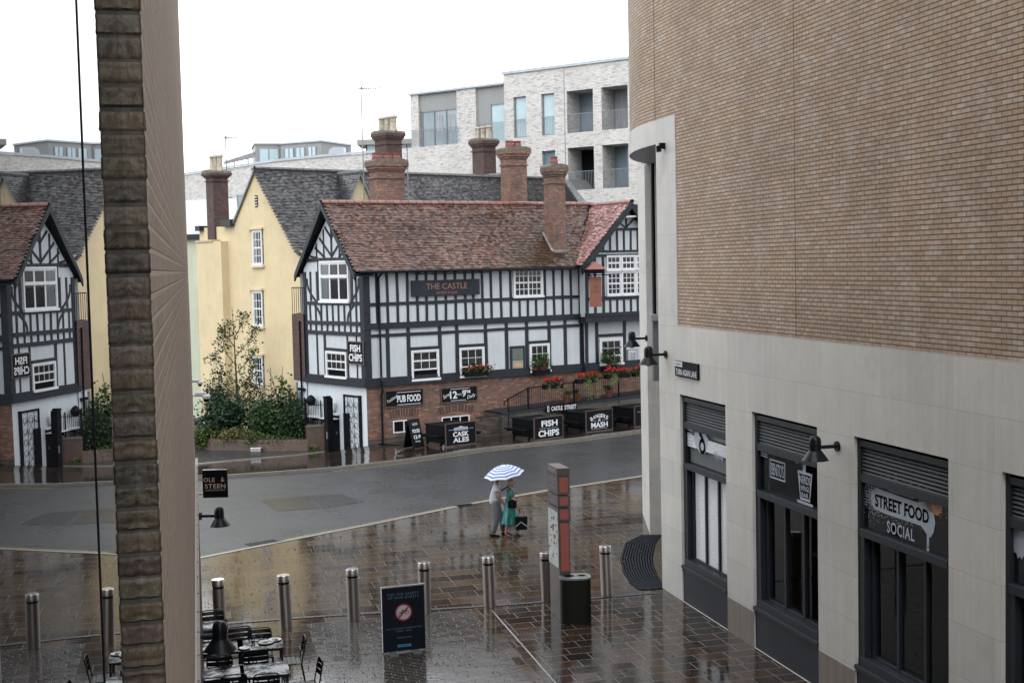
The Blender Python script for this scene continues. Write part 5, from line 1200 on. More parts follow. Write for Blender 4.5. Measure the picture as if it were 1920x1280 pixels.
# aerials
def aerial(x, ytop, ybot, Y, label, boomlen, side=1, yagi=True, bits=8, z_off=0):
    a = atY(x, ytop, Y); b = atY(x+1, ybot, Y); t = thing('tv_aerial', label, 'aerial', Matrix.Translation(b)); H = (a.z-b.z)
    mb = MB(); mb.tube((0,0,0),(0,0,H),.035,.028,6); mb.build('mast', MT['frame_l'], t)
    if yagi:
        mb = MB(); z = H-.08; mb.tube((-.15*side,0,z),(boomlen*side,0,z),.024,.024,5)
        for k in range(bits): x_ = (.15+k*(boomlen-.2)/bits)*side; mb.tube((x_,-.12,z-.09),(x_,.12,z+.09),.013,.013,4)
        for s_ in (-1, 1): mb.tube((.05*side,-.1,z),(.25*side,-.1,z+s_*.55),.02,.02,4); mb.tube((.12*side,.1,z),(.30*side,.1,z+s_*.50),.015,.015,4)
        mb.build('antenna', MT['frame'], t)
    return t
aerial(682, 163, 380, 63.0, 'tall television aerial standing beside the red potted chimney above the pub ridge', 1.1)
aerial(427, 255, 415, 66.0, 'shorter television aerial beside the chimney of the yellow house', .72, bits=6)
aerial(765, 277, 380, 63.5, 'plain thin pole just right of the broad red potted chimney', 0, yagi=False)
# ------------------------------------------------------------------ planter wall, shrubs, yard railings
pw = thing('planter_wall', 'low curved brick planter wall in front of the shrubs', 'wall', I4)
pts = [gnd(250,842,-.43), gnd(330,834,-.43), gnd(366,838,-.43), gnd(396,844,-.43), gnd(480,845,-.43), gnd(578,845,-.43)]
mb = MB(); mc = MB(); HT = .40
for a, b in zip(pts[:-1], pts[1:]):
    t_ = (b-a).normalized(); n = Vector((-t_.y, t_.x, 0))*.24; z = Vector((0,0,HT)); mb.face([a-Vector((0,0,.3)), b-Vector((0,0,.3)), b+z, a+z]); mb.face([a+n, a+n+z, b+n+z, b+n])
    L = (b-a).length; k = 0; rr = random.Random(1)
    while k*.075 < L:
        s_ = a+t_*(k*.075); e = a+t_*min(L, k*.075+.064); mc.col = rcol((.11,.07,.055), .4, rr); o_ = -n*.06; zt = z+Vector((0,0,.10)); mc.face([s_+o_+z*.9, e+o_+z*.9, e+o_+zt, s_+o_+zt]); mc.face([s_+o_+zt, e+o_+zt, e+n+zt, s_+n+zt]); k += 1
mc.col = None; mb.build('brick_face', MT['brickgarden'], pw); mc.build('brick_coping', vcol('coping_brick', .35, .3, .3), pw)
p = gnd(598,845.5,-.43); q = p+Vector((.9,.0,0))
pr = thing('gate_pier', 'taller brick pier wall carrying the yard railings beside the low black door', 'wall', at(pts[-1].x, pts[-1].y, -.5, 14))
mb = MB(); mb.box(-.05, .80, 0, .3, 0, 1.12); mb.box(-.05, .26, .3, 3.6, 0, 1.20); mb.build('brick_wall', MT['brickgarden'], pr)
mb = MB(); mb.box(-.08, .83, -.03, .33, 1.12, 1.19); mb.build('coping', MT['kerb'], pr)
yr = thing('yard_railing', 'short run of black iron railings on the brick pier wall', 'railing', at(pts[-1].x, pts[-1].y, .7, 14))
mb = MB()
for k in range(11): mb.tube((-.0+k*.075,.15,0),(-.0+k*.075,.15,.98),.012,.012,5)
mb.tube((0,.15,.85),(.8,.15,.85),.014,.014,5); mb.tube((0,.15,.08),(.8,.15,.08),.014,.014,5); mb.build('bars', MT['black'], yr)
mb = MB(); mb.tube((.62,.15,-.1),(.62,.15,1.05),.028,.028,6); mb.tube((-.05,.15,-.1),(-.05,.15,1.15),.06,.06,6); mb.build('post', MT['black'], yr)
t = thing('litter', 'small pale box lying against the planter wall', 'box', Matrix.Translation(gnd(480, 846, -.43))); mb = MB(); mb.box(-.22,.22,-.12,.1,.0,.14); mb.build('box', MT['curtain'], t, bevel=.01); mb = MB(); mb.box(-.23,.23,-.13,.11,.141,.16); mb.build('lid', MT['whitewood'], t)
def leaves(mb, c, r, n, s, cols, seed, clump=14, cr=.35, up=.3):
    rnd = random.Random(seed); c = Vector(c); cl = []
    for i in range(clump):
        while True:
            p = Vector((rnd.uniform(-1,1), rnd.uniform(-1,1), rnd.uniform(-1,1)))
            if p.length < 1: break
        cl.append((Vector((p.x*r[0], p.y*r[1], p.z*r[2])), rnd.uniform(.55, 1.4)))
    for i in range(n):
        o, sh = rnd.choice(cl); q = Vector((rnd.gauss(0,1), rnd.gauss(0,1), rnd.gauss(0,1)))
        p = c+o+Vector((q.x*r[0]*cr, q.y*r[1]*cr, q.z*r[2]*cr)) 
        a = Vector((rnd.gauss(0,1), rnd.gauss(0,1), rnd.gauss(0,.6)+up)).normalized(); b = a.cross(Vector((rnd.gauss(0,1), rnd.gauss(0,1), rnd.gauss(0,1)))).normalized()
        l = s*1.35*rnd.uniform(.6,1.4); w_ = l*.62; col = rnd.choice(cols); k = sh*rnd.uniform(.75, 1.25); mb.col = tuple(x*k for x in col)
        mb.face([p, p+a*l*.5+b*w_*.5, p+a*l, p+a*l*.5-b*w_*.5])
    mb.col = None
G1 = [(.030,.062,.022),(.045,.085,.028),(.022,.048,.020)]; G2 = [(.055,.085,.025),(.075,.11,.03),(.04,.07,.02)]; G3 = [(.018,.042,.022),(.03,.06,.03),(.014,.03,.018)]; TAN = [(.15,.11,.05),(.11,.10,.04),(.18,.13,.06)]
def shrub(x, y, zg, Yoff, r, n, s, cols, label, seed, stems=5, cl=16, name='shrub'):
    p = gnd(x, y, zg)+Vector((0, Yoff, 0)); t = thing(name, label, name.replace('_', ' '), Matrix.Translation((p.x, p.y, zg)), None)
    mb = MB(); leaves(mb, (0,0,r[2]*.80), tuple(q*.78 for q in r), int(n*1.7), s, cols, seed, int(cl*1.6), .30); mb.build('foliage', MT['leaf'], t)
    mb = MB(); rnd = random.Random(seed)
    for k in range(stems): mb.tube((rnd.uniform(-.15,.15),rnd.uniform(-.1,.1),-.1),(rnd.uniform(-1,1)*r[0]*.7,rnd.uniform(-.5,.5)*r[1],r[2]*rnd.uniform(1,1.7)),.025,.008,5)
    mb.build('stems', MT['bark'], t); return t
shrub(510, 836, -.25, 1.2, (1.35,.9,1.25), 5200, .11, G1, 'large dark green shrub in the middle of the planter', 1, cl=22)
shrub(548, 836, -.25, .7, (.85,.7,1.0), 3600, .09, G1+G3, 'dense rounded shrub at the right end of the planter', 2)
shrub(400, 838, -.25, 1.6, (1.1,.8,1.15), 3200, .11, G3, 'dark shrub at the left end of the planter behind the bright ground cover', 3)
shrub(385, 836, -.25, .5, (.9,.5,.45), 1800, .09, G2, 'low bright green plant at the left end of the planter', 4)
shrub(432, 838, -.25, .5, (.95,.45,.42), 2000, .07, TAN+G2, 'low tan and green hedge plant below the young tree', 5)
shrub(475, 838, -.25, .4, (.7,.4,.30), 1200, .08, G2, 'low light green ground plant beside the tan hedge', 6)
shrub(535, 838, -.25, .4, (1.0,.3,.25), 1200, .07, G2, 'strip of small leaves along the planter wall under the dense shrub', 16)
shrub(455, 832, -.25, 2.2, (1.15,.7,1.75), 1700, .085, [(.045,.065,.03),(.06,.075,.035),(.035,.05,.025)], 'tall feathery bush against the yellow wall', 7, cl=22)
shrub(375, 822, -.25, 3.5, (.8,.8,1.5), 1500, .09, G3, 'dark leafy bush at the left edge beside the yellow chimney breast', 8)
# weeds by pier
shrub(592, 846, -.43, -.2, (.25,.12,.16), 260, .06, G2, 'small weed growing at the foot of the brick pier', 9, 3, 6, 'weed')
# young tree
tp = gnd(434, 828, -.25)+Vector((0,1.5,0)); t = thing('young_tree', 'slender young tree with sparse crown in front of the yellow house', 'tree', Matrix.Translation((tp.x, tp.y, -.25)))
mb = MB(); rnd = random.Random(12); tips = []
HTT = 6.3
def br(p, d, l, r, dep):
    q = p+d*l; mb.tube(p, q, r, r*.7, 6, False)
    if dep == 0 or r < .006: tips.append(q); return
    for k in range(3 if dep > 2 else 2):
        e = (d*1.3+Vector((rnd.uniform(-1,1)*.75, rnd.uniform(-1,1)*.75, rnd.uniform(-.1,.9)))).normalized(); br(q, e, l*rnd.uniform(.6,.85), r*.62, dep-1)
    tips.append(q)
p = Vector((0,0,0)); mb.tube(p, (0.03,0,1.7), .07, .055, 8); mb.tube((.03,0,1.7),(-.02,0,3.4),.055,.04,8); mb.tube((-.02,0,3.4),(-.05,0,5.2),.04,.018,6); mb.tube((-.05,0,5.2),(-.1,0,6.1),.018,.008,5)
for z, dx in ((1.9,-1),(2.2,1),(2.6,-1.1),(3.0,.9),(3.4,-.9),(3.8,.8),(4.2,-.6),(4.7,.5)): br(Vector((0,0,z)), Vector((dx*.8, rnd.uniform(-.5,.5), .75)).normalized(), .62 if z < 3.9 else .42, .028, 3)
mb.build('trunk', MT['bark'], t)
lm = MB()
for q in tips:
    if rnd.random() < .8: leaves(lm, q, (.17,.17,.15), 6, .095, G1, rnd.randint(0, 9999), 4, .5)
for k in range(44): 
    a_ = rnd.uniform(0, 6.28); z = rnd.uniform(2.0, 4.4); rr_ = rnd.uniform(.2, 1.05)*(1.15-abs(z-3)*.25); leaves(lm, (math.cos(a_)*rr_, math.sin(a_)*rr_*.7, z), (.16,.16,.13), 5, .095, G1, k, 3, .5)
leaves(lm, (-.05,0,5.1), (.26,.2,.55), 60, .095, G1, 77, 8)
lm.build('crown', MT['leaf'], t)
t = thing('stake_plant', 'thin bare twiggy shrub rising beside the lowest yellow house window', 'plant', Matrix.Translation(gnd(515, 828, -.25)+Vector((0,1.2,0))))
mb = MB(); rnd = random.Random(5)
for k in range(7): mb.path([(0,0,0),(rnd.uniform(-.3,.3),0,1.6),(rnd.uniform(-.5,.5),rnd.uniform(-.2,.2),rnd.uniform(2.2,3.4))], .012, 4)
mb.build('stems', MT['bark'], t); mb = MB(); leaves(mb, (.35,0,2.3), (.45,.2,.5), 130, .14, G2, 4, 8); mb.build('foliage', MT['leaf'], t)
# ------------------------------------------------------------------ terrace, railings and flower boxes
te = thing('terrace', 'raised stone terrace with dark coping along the pub front below the flower boxes', 'terrace', PUB.M())
mb = MB(); U0, U1 = 5.75, 19
mb.face([(U0,-1.62,-.1),(U1,-1.62,-.1),(U1,-1.62,1.42),(9.5,-1.62,1.14),(U0,-1.62,1.0)]); mb.face([(U0,-1.62,-.1),(U0,-1.62,1.0),(U0,0,1.0),(U0,0,-.1)]); mb.build('rubble_wall', MT['rubble'], te)
mb = MB(); mb.face([(4.3,-1.70,.93),(9.5,-1.70,1.13),(U1,-1.70,1.42),(U1,-1.70,1.52),(9.5,-1.70,1.21),(4.3,-1.70,1.0)]); mb.face([(U0,-1.70,1.0+.06),(9.5,-1.70,1.21),(9.5,0,1.21),(U0,0,1.06)]); mb.face([(9.5,-1.70,1.21),(U1,-1.70,1.52),(U1,0,1.52),(9.5,0,1.21)]); mb.build('coping', MT['timber'], te)
mb = MB(); rnd = random.Random(4)
for k in range(3): mb.box(4.9+k*.30, 5.75, -1.45, -.1, -.05+k*.28, .27+k*.28)
mb.build('step', MT['rubble'], te)
rl = thing('terrace_railing', 'black iron railings with scroll end running along the pub terrace', 'railing', PUB.M())
mb = MB(); top = [(6.02,1.66),(7.07,2.08),(9.5,2.17),(19,2.78)]; bot = [(6.02,1.12),(7.07,1.16),(9.5,1.27),(19,1.60)]
def lin(P, u):
    for a, b in zip(P[:-1], P[1:]):
        if u <= b[0]: return a[1]+(b[1]-a[1])*(u-a[0])/(b[0]-a[0])
    return P[-1][1]
for a, b in zip(top[:-1], top[1:]): mb.tube((a[0],-1.6,a[1]),(b[0],-1.6,b[1]),.028,.028,6)
for a, b in zip(bot[:-1], bot[1:]): mb.tube((a[0],-1.6,a[1]),(b[0],-1.6,b[1]),.016,.016,5)
u = 6.1
while u < 16: mb.tube((u,-1.6,lin(bot,u)),(u,-1.6,lin(top,u)),.011,.011,4,False); u += .115
mb.build('bars', MT['black'], rl)
for u in (6.02, 7.07, 9.5, 12.0, 14.4): mb = MB(); mb.tube((u,-1.6,.4 if u < 7 else 1.0),(u,-1.6,lin(top,u)+.04),.035,.035,6); mb.build('post', MT['black'], rl)
mb = MB(); mb.path([(6.02,-1.6,1.66),(5.85,-1.6,1.58),(5.8,-1.6,1.45),(5.9,-1.6,1.38)], .024, 6); mb.build('scroll', MT['black'], rl)
def flowerbox(fr, x0, y0, x1, y1, off, label, trail=1.0, seed=1, group=None, tall=0, nred=42):
    u0, zt = fr.px(x0, y0, off); u1, zb_ = fr.px(x1, y1, off); t = thing('flower_box', label, 'flower box', fr.M() @ Matrix.Translation((u0, off, zt)), group)
    W_ = u1-u0; mb = MB(); mb.box(0, W_, -.12, .14, -.30, -.10); mb.build('trough', MT['black'], t)
    mb = MB(); leaves(mb, (W_/2,-.02,-.02+tall*.3), (W_*.5,.14,.12+tall*.35), int(330*W_)+int(300*tall), .07, G2+G1, seed, 10)
    rnd = random.Random(seed)
    for k in range(int(3*trail*W_)+ (1 if trail > 0 else 0)):
        x = rnd.uniform(.1, W_-.1); L = rnd.uniform(.25, .75)*trail
        for j in range(int(60*L)): p = Vector((x+rnd.gauss(0,.05), -.15+rnd.gauss(0,.02), -.12-rnd.random()*L)); mb.col = tuple(q*rnd.uniform(.8,1.4) for q in (.13,.16,.06)); a = Vector((rnd.gauss(0,1),rnd.gauss(0,.4),rnd.gauss(0,1))).normalized()*.05; b = a.cross(Vector((0,1,0))); mb.face([p, p+a+b*.4, p+a*2, p+a-b*.4])
    mb.col = None; mb.build('foliage', MT['leaf'], t)
    mb = MB()
    for k in range(int(nred*W_)):
        c = Vector((rnd.uniform(0, W_), rnd.uniform(-.18,.06), rnd.uniform(.02,.20)+tall*rnd.uniform(-.3,.1))); s_ = rnd.uniform(.028,.052)
        for j in range(5): d = Vector((rnd.gauss(0,1),rnd.gauss(0,1),rnd.gauss(0,1))).normalized()*s_; e = d.cross(Vector((rnd.gauss(0,1),rnd.gauss(0,1),rnd.gauss(0,1)))).normalized()*s_; mb.face([c-d, c-e, c+d, c+e])
    mb.build('flowers', MT['petal'], t); return t
G_ = 'flower boxes on the terrace railings'
flowerbox(PUB, 1019, 717, 1054, 740, -1.72, 'red flower box at the left end of the terrace railings', .5, 1, G_)
flowerbox(PUB, 1080, 707, 1122, 730, -1.72, 'red flower box with long pale trailing stems above the street name plate', 1.3, 2, G_)
flowerbox(PUB, 1135, 698, 1180, 720, -1.72, 'broad red flower box third along the terrace railings', .8, 3, G_)
flowerbox(PUB, 1187, 694, 1222, 716, -1.72, 'red flower box partly hidden by the stone corner', .9, 4, G_)
G_ = 'window boxes on the pub'
flowerbox(PUB, 872, 694, 914, 712, -.22, 'red window box under the middle ground floor pub window', 0, 5, G_, .15, 26)
flowerbox(PUB, 1000, 690, 1030, 712, -.22, 'bushy green and red window box beside the menu board', 0, 6, G_, .75, 16)
flowerbox(PUB, 1130, 684, 1162, 702, -.25, 'leafy green window box under the right wing window', 0, 7, G_, .85, 8)
for k, (x, y, lab) in enumerate(((1082,752,'terracotta pot behind the railings below the trailing flower box'), (1062,760,'terracotta pot at the left of the terrace beside the railing post'), (1142,738,'terracotta pot behind the railings under the broad flower box'))):
    u, z = PUB.px(x, y, -1.2); t = thing('plant_pot', lab, 'plant pot', PUB.M() @ Matrix.Translation((u, -1.2, 1.22+(u-9.5)*.03)), 'pots on the terrace')
    mb = MB(); mb.lathe([(.12,0),(.19,.30),(.21,.30),(.21,.36),(.17,.36),(.15,.25)], 14); mb.build('pot', MT['terracotta'], t, True); mb = MB(); leaves(mb, (0,0,.42), (.16,.16,.12), 130, .08, G2, k+40, 5); mb.build('foliage', MT['leaf'], t)
# ------------------------------------------------------------------ picnic tables with sign boards, small A board
def picnic(xa, ya, xb, yb, label, blabel, top_px, words, z=.11):
    a, b = gnd(xa, ya, z), gnd(xb, yb, z); d = b-a; W_ = d.length; deg = math.degrees(math.atan2(d.y, d.x)); M = at(a.x, a.y, z, deg)
    H_ = .96; D_ = 1.5
    t = thing('picnic_table', label, 'picnic table', M @ Matrix.Translation((0,.10,0)), 'picnic tables in front of the pub')
    mb = MB()
    for k in range(6): mb.box(W_*k/6+.01, W_*(k+1)/6-.01, .02, D_, .80, .845)
    mb.build('table_top', MT['black'], t)
    for x0_, x1_ in ((-.42,-.16),(W_+.16,W_+.42)): mb = MB(); mb.box(x0_, x1_, .08, D_-.05, .42, .465); mb.build('bench', MT['black'], t)
    for y in (.22, D_-.25):
        for s_ in (-1, 1): mb = MB(); c = W_/2; mb.prism([(c+s_*(W_*.52)-.05, 0), (c+s_*(W_*.52)+.05, 0), (c+s_*W_*.28+.05, .80), (c+s_*W_*.28-.05, .80)], y, y+.06); mb.build('leg', MT['black'], t)
        mb = MB(); mb.box(-.42, W_+.42, y-.04, y, .33, .42); mb.build('crossbar', MT['black'], t)
    mb = MB(); mb.box(.03, .06, .05, D_-.05, .10, .80); mb.build('side_board', MT['black'], t)
    s = thing('sign_board', blabel, 'sign', M)
    mb = MB(); mb.box(.03, W_-.03, 0, .05, .04, H_-.03); mb.build('board', MT['black'], s)
    mb = MB(); mb.box(0, .03, -.01, .06, .0, H_); mb.box(W_-.03, W_, -.01, .06, 0, H_); mb.box(.03, W_-.03, -.01, .06, H_-.03, H_); mb.box(.03, W_-.03, -.01, .06, .0, .04); mb.build('rim', MT['boardwood'], s)
    words(s, W_, H_)
def cask(s, W_, H_):
    letters(s, 'white', ('CASK', W_*.5, H_*.50, H_*.21, dict(width=W_*.52, bold=.03)), ('ALES', W_*.5, H_*.25, H_*.21, dict(width=W_*.52, bold=.03)), y=-.004)
    mb = MB(); y = -.004; rect(mb, W_*.10, W_*.25, H_*.70, H_*.715, y); rect(mb, W_*.76, W_*.91, H_*.70, H_*.715, y); mb.face([(W_*.27,y,H_*.66),(W_*.73,y,H_*.66),(W_*.73,y,H_*.78),(W_*.60,y,H_*.79),(W_*.5,y,H_*.85),(W_*.40,y,H_*.79),(W_*.27,y,H_*.78)]); mb.build('emblem', MT['film'], s)
    letters(s, 'black', ('HOOK NORTON', W_*.5, H_*.715, H_*.07, dict(width=W_*.40)), y=-.008, name='small_lettering')
def fish(s, W_, H_):
    letters(s, 'white', ('FISH', W_*.53, H_*.70, H_*.27, dict(width=W_*.56, bold=.035)), ('CHIPS', W_*.50, H_*.27, H_*.29, dict(width=W_*.72, bold=.035)), ('and', W_*.5, H_*.49, H_*.07, dict(shear=.3)), y=-.004)
    mb = MB(); rect(mb, W_*.18, W_*.42, H_*.485, H_*.495, -.004); rect(mb, W_*.58, W_*.82, H_*.485, H_*.495, -.004); mb.build('rule', MT['white'], s)
def bang(s, W_, H_):
    mb = MB(); w_ = 'BANGERS'
    for i, ch in enumerate(w_):
        f = (i-3)/3; a_ = -f*24; text(mb, ch, W_*.5+f*W_*.29, H_*.72-.10*f*f*1.1, H_*.17, -.004, W_*.085, .02, ang=a_)
    text(mb, 'MASH', W_*.5, H_*.30, H_*.25, -.004, W_*.62, .03); text(mb, '&', W_*.5, H_*.53, H_*.14, -.004, W_*.11, .0, .2); mb.build('lettering', MT['white'], s)
    mb = MB(); rect(mb, W_*.2, W_*.8, H_*.12, H_*.13, -.004); rect(mb, W_*.2, W_*.40, H_*.50, H_*.51, -.004); rect(mb, W_*.6, W_*.8, H_*.50, H_*.51, -.004); mb.build('rule', MT['white'], s)
picnic(836, 838, 893, 831, 'black picnic table behind the leftmost large board below the 12 to 9PM sign', 'large black board reading CASK ALES standing on the wet pavement left of the terrace', 0, cask)
picnic(1002, 826, 1056, 819, 'black picnic table behind the free standing FISH and CHIPS board', 'free standing black board reading FISH and CHIPS below the street name plate', 0, fish)
picnic(1099, 811, 1149, 805, 'black picnic table behind the BANGERS and MASH board', 'black board reading BANGERS and MASH in front of the terrace', 0, bang)
picnic(1190, 801, 1240, 795, 'black picnic table partly hidden by the stone corner of the shop building', 'black CASK ALES board cut off by the stone corner of the shop building', 0, cask)
p = gnd(776, 838, .1); t = thing('pavement_sign', 'narrow folding chalk board leaning beside the basement window', 'pavement sign', at(p.x, p.y, .1, 52))
for s_ in (-1, 1):
    M2 = Matrix.Translation((0, s_*.0, 0)) @ Matrix.Rotation(R(s_*-13), 4, 'X'); mb = MB(Matrix.Translation((0,s_*.28-.0,0)) @ Matrix.Rotation(R(s_*13), 4, 'X'))
    mb.box(-.33, .33, -.02, .02, 0, 1.2); mb.build('panel', MT['black'], t)
mb = MB(Matrix.Translation((0,-.28,0)) @ Matrix.Rotation(R(-13), 4, 'X')); text(mb, 'FOOD', .0, .70, .15, -.03, .44, .03); text(mb, 'NOW', 0, .98, .11, -.03, .3, .0); text(mb, '12-9', .0, .45, .16, -.03, .40, .03); text(mb, 'Daily', 0, .26, .10, -.03, .3); mb.build('lettering', MT['white'], t)
mb = MB(); mb.tube((-.33,0,1.18),(.33,0,1.18),.02,.02,6); mb.build('hinge', MT['boardwood'], t)
# ------------------------------------------------------------------ bollards
bt = thing('bollard', 'x', 'bollard', I4, 'steel bollards across the lane')
mb = MB(); mb.lathe([(.134,0),(.134,.93),(.118,.932),(.118,.975),(.134,.977)], 32); mb.build('post', MT['steel'], bt, True)
mb = MB(); mb.lathe([(.1345,.978),(.1345,1.105),(.130,1.112)], 32); mb.build('cap', MT['steel'], bt, True)
mb = MB(); mb.lathe([(.128,1.1121),(.125,1.116)], 32); mb.build('cap_plate', MT['steeltop'], bt, True)
mb = MB(); mb.lathe([(.1195,.933),(.1195,.974)], 32); mb.build('groove', MT['black'], bt)
BL = ['leftmost steel bollard, partly behind a black chair back', 'steel bollard second from the left wall, tilted reflection on tan slabs', 'steel bollard directly left of the no cycling sign', 'steel bollard standing partly behind the no cycling sign', 'steel bollard directly below the walking couple', 'steel bollard half hidden by the red and brown totem', 'steel bollard nearest the ribbed mat and shop corner']
for i, ((x, y), lb_) in enumerate(zip(((414,1188),(537,1179),(664,1166),(797,1152),(919,1140),(1027,1131),(1138,1117)), BL)):
    p = gnd(x, y-4); M = Matrix.Translation((p.x, p.y, 0)) @ Matrix.Rotation(R((1.1, 1.6, .7, -.2, 1.2, 1.3, 1.3)[i]), 4, 'Y').inverted()
    if i == 0: bt.matrix_world = M; bt['label'] = lb_
    else: dup(bt, M, lb_)
# ------------------------------------------------------------------ totem and bin
p = gnd(1051, 1163); tt = thing('wayfinding_totem', 'tall brown and red wayfinding totem with a white map panel', 'totem', at(p.x, p.y, 0, 6))
TW, TD = .235, .70; SK = Matrix(((1,-.16,0,0),(0,1,0,0),(0,0,1,0),(0,0,0,1)))
brown = basic('brown_anodised', (.075,.055,.048), .35, .2, 3); redm = basic('red_enamel', (.36,.075,.055), .3, .1, 2)
mb = MB(SK); mb.box(0, TW, 0, TD, 0, 2.10); mb.build('body', brown, tt); mb = MB(SK)
for z0, z1 in ((2.13,2.40),(2.43,2.66),(2.69,3.07),(3.09,3.24)): mb.box(-.015, TW+.015, -.015, TD+.015, z0-.015, z1-.005)
mb.build('finger_sections', brown, tt)
mb = MB(SK)
for z0, z1 in ((1.06,2.07),(2.155,2.36),(2.455,2.63),(2.72,3.04)): mb.box(.03, TW-.03, -.022, -.0, z0, z1)
mb.build('red_panel', redm, tt)
mb = MB(SK); mb.box(-.02, -.004, .02, TD-.02, 1.12, 2.30); mb.build('map_panel', basic('map_print', (.55,.60,.58), .35, .3, 14), tt)
mb = MB(SK); rnd = random.Random(6)
for k in range(26):
    y = rnd.uniform(.05,.6); z = rnd.uniform(1.2,2.2); mb.box(-.026,-.021,y,y+rnd.uniform(.01,.06),z,z+rnd.uniform(.01,.05))
mb.build('map_marks', MT['frame'], tt); mb = MB(SK)
for a_ in ((.2,1.7,.12,.09),(.3,1.86,.08,.14),(.22,1.58,.1,.06)): mb.box(-.028,-.022,a_[0],a_[0]+a_[2],a_[1],a_[1]+a_[3])
mb.build('map_route', redm, tt)
mb = MB(Matrix.Rotation(R(-90), 4, 'Z') @ I4)      # writing on the long face (faces -x)
def longtext(s, y, z, h, w_): 
    M0 = SK @ Matrix(((0,1,0,-.019),(-1,0,0,0),(0,0,1,0),(0,0,0,1))); mm = MB(M0); text(mm, s, -y, z, h, -.004, w_); return mm
lines = [('WESTGATE',.33,3.17,.07,.5),('Westgate Centre',.3,2.98,.045,.45),('City Centre',.3,2.90,.045,.36),('Castle Quarter',.3,2.80,.045,.42),('Library',.35,2.58,.045,.24),('Ice Rink',.35,2.50,.045,.25),('Rail Station',.35,2.33,.045,.34),('Car Park',.35,2.22,.045,.27)]
al = MB()
for l_ in lines:
    q = longtext(*l_); b = len(al.v); al.v += q.v; al.f += [[b+i for i in f] for f in q.f]; al.mi += q.mi; al.c += q.c
al.build('lettering', MT['film'], tt)
p = gnd(1051, 1171); bn = thing('litter_bin', 'dark ribbed litter bin with two openings beside the totem', 'litter bin', at(p.x+.03, p.y, 0, 4))
def rounded(w_, d_, r, n=5):
    P = []
    for cx, cy, a0 in ((w_-r, r, -90), (w_-r, d_-r, 0), (r, d_-r, 90), (r, r, 180)):
        for i in range(n+1): a_ = R(a0+90*i/n); P.append((cx+math.cos(a_)*r, cy+math.sin(a_)*r))
    return P
mb = MB(); mb.slab(rounded(.64,.46,.16), .01, .93); mb.build('body', basic('dark_wood_effect_bin', (.012,.013,.009), .5, .3, 6, stretch=(6,6,.4), spec=.15), bn, True)
mb = MB(); mb.slab([(x*1.03-.01, y*1.03-.007) for x, y in rounded(.64,.46,.16)], .93, .965); mb.build('rim', MT['frame_l'], bn, True)
for x, mt, nm in ((.19, 'black', 'opening'), (.46, 'leafg', 'opening')):
    if mt == 'leafg': MT['leafg'] = plain('green_bin_ring', (.10,.22,.05), .4)
    mb = MB(); 
    for i in range(20):
        a0, a1 = 2*math.pi*i/20, 2*math.pi*(i+1)/20; f = lambda a_, r: (x+math.cos(a_)*r*1.15, .25+math.sin(a_)*r, .972); mb.face([f(a0,.075),f(a0,.105),f(a1,.105),f(a1,.075)])
    o = mb.build(nm, MT[mt], bn); mb = MB(); mb.face([(x+math.cos(2*math.pi*i/20)*.085, .25+math.sin(2*math.pi*i/20)*.075, .968) for i in range(20)]); mb.build('hole', MT['void'], o)
# ------------------------------------------------------------------ no cycling sign
p0, p1 = gnd(719, 1227), gnd(798, 1218); d = p1-p0; W_ = d.length; H_ = 1.30
ns = thing('pavement_sign', 'dark blue free standing sign with a red no cycling symbol between the bollards', 'pavement sign', at(p0.x, p0.y, 0, math.degrees(math.atan2(d.y, d.x))))
mb = MB(); mb.box(0, W_, 0, .05, .04, H_); mb.build('panel', basic('navy_sign', (.006,.009,.020), .4, .3, 5, spec=.15), ns)
mb = MB(); mb.box(-.008, W_+.008, -.006, .056, H_, H_+.025); mb.box(-.008, 0, -.004, .054, .04, H_); mb.box(W_, W_+.008, -.004, .054, .04, H_); mb.build('frame', MT['steeltop'], ns)
for x in (.10, W_-.28): mb = MB(); mb.prism([(x,.0),(x+.16,.0),(x+.16,.03),(x,.03)], -.20, .26); mb.build('foot', MT['frame_l'], ns)
y = -.003; cx, cz = W_*.50, H_*.615; r_ = W_*.205
mb = MB(); blob(mb, cx, cz, r_*.86, r_*.86, y, 40, 0); mb.build('symbol_disc', basic('sign_white', (.55,.56,.60), .4, .05), ns)
mb = MB(); ring(mb, cx, cz, r_*.82, r_, y-.002, n=40); s_ = r_*.80/math.sqrt(2); n_ = r_*.07; mb.face([(cx-s_-n_,y-.004,cz-s_+n_),(cx-s_+n_,y-.004,cz-s_-n_),(cx+s_+n_,y-.004,cz+s_-n_),(cx+s_-n_,y-.004,cz+s_+n_)]); mb.build('red_ring', plain('sign_red', (.30,.012,.015), .4), ns)
mb = MB(); k = r_*.62; yy = y-.0015; MB_ = lambda a, b: mb.beam(cx+a[0]*k, cz+a[1]*k, cx+b[0]*k, cz+b[1]*k, .012, yy-.0005, yy)
ring(mb, cx-.62*k, cz-.22*k, .27*k, .36*k, yy); ring(mb, cx+.62*k, cz-.05*k, .27*k, .36*k, yy)
for a_, b_ in (((-.62,-.22),(-.25,.28)),((-.25,.28),(.42,.36)),((.42,.36),(.05,-.18)),((.05,-.18),(-.62,-.22)),((-.30,.24),(.05,-.18)),((.42,.36),(.62,-.05)),((-.34,.45),(-.12,.46)),((-.25,.28),(-.28,.45)),((.40,.36),(.42,.52)),((.42,.52),(.28,.54))): MB_(a_, b_)
mb.build('bicycle_symbol', MT['black'], ns)
blue = plain('pale_blue_lettering', (.12,.22,.32), .5); MT['blue_l'] = blue
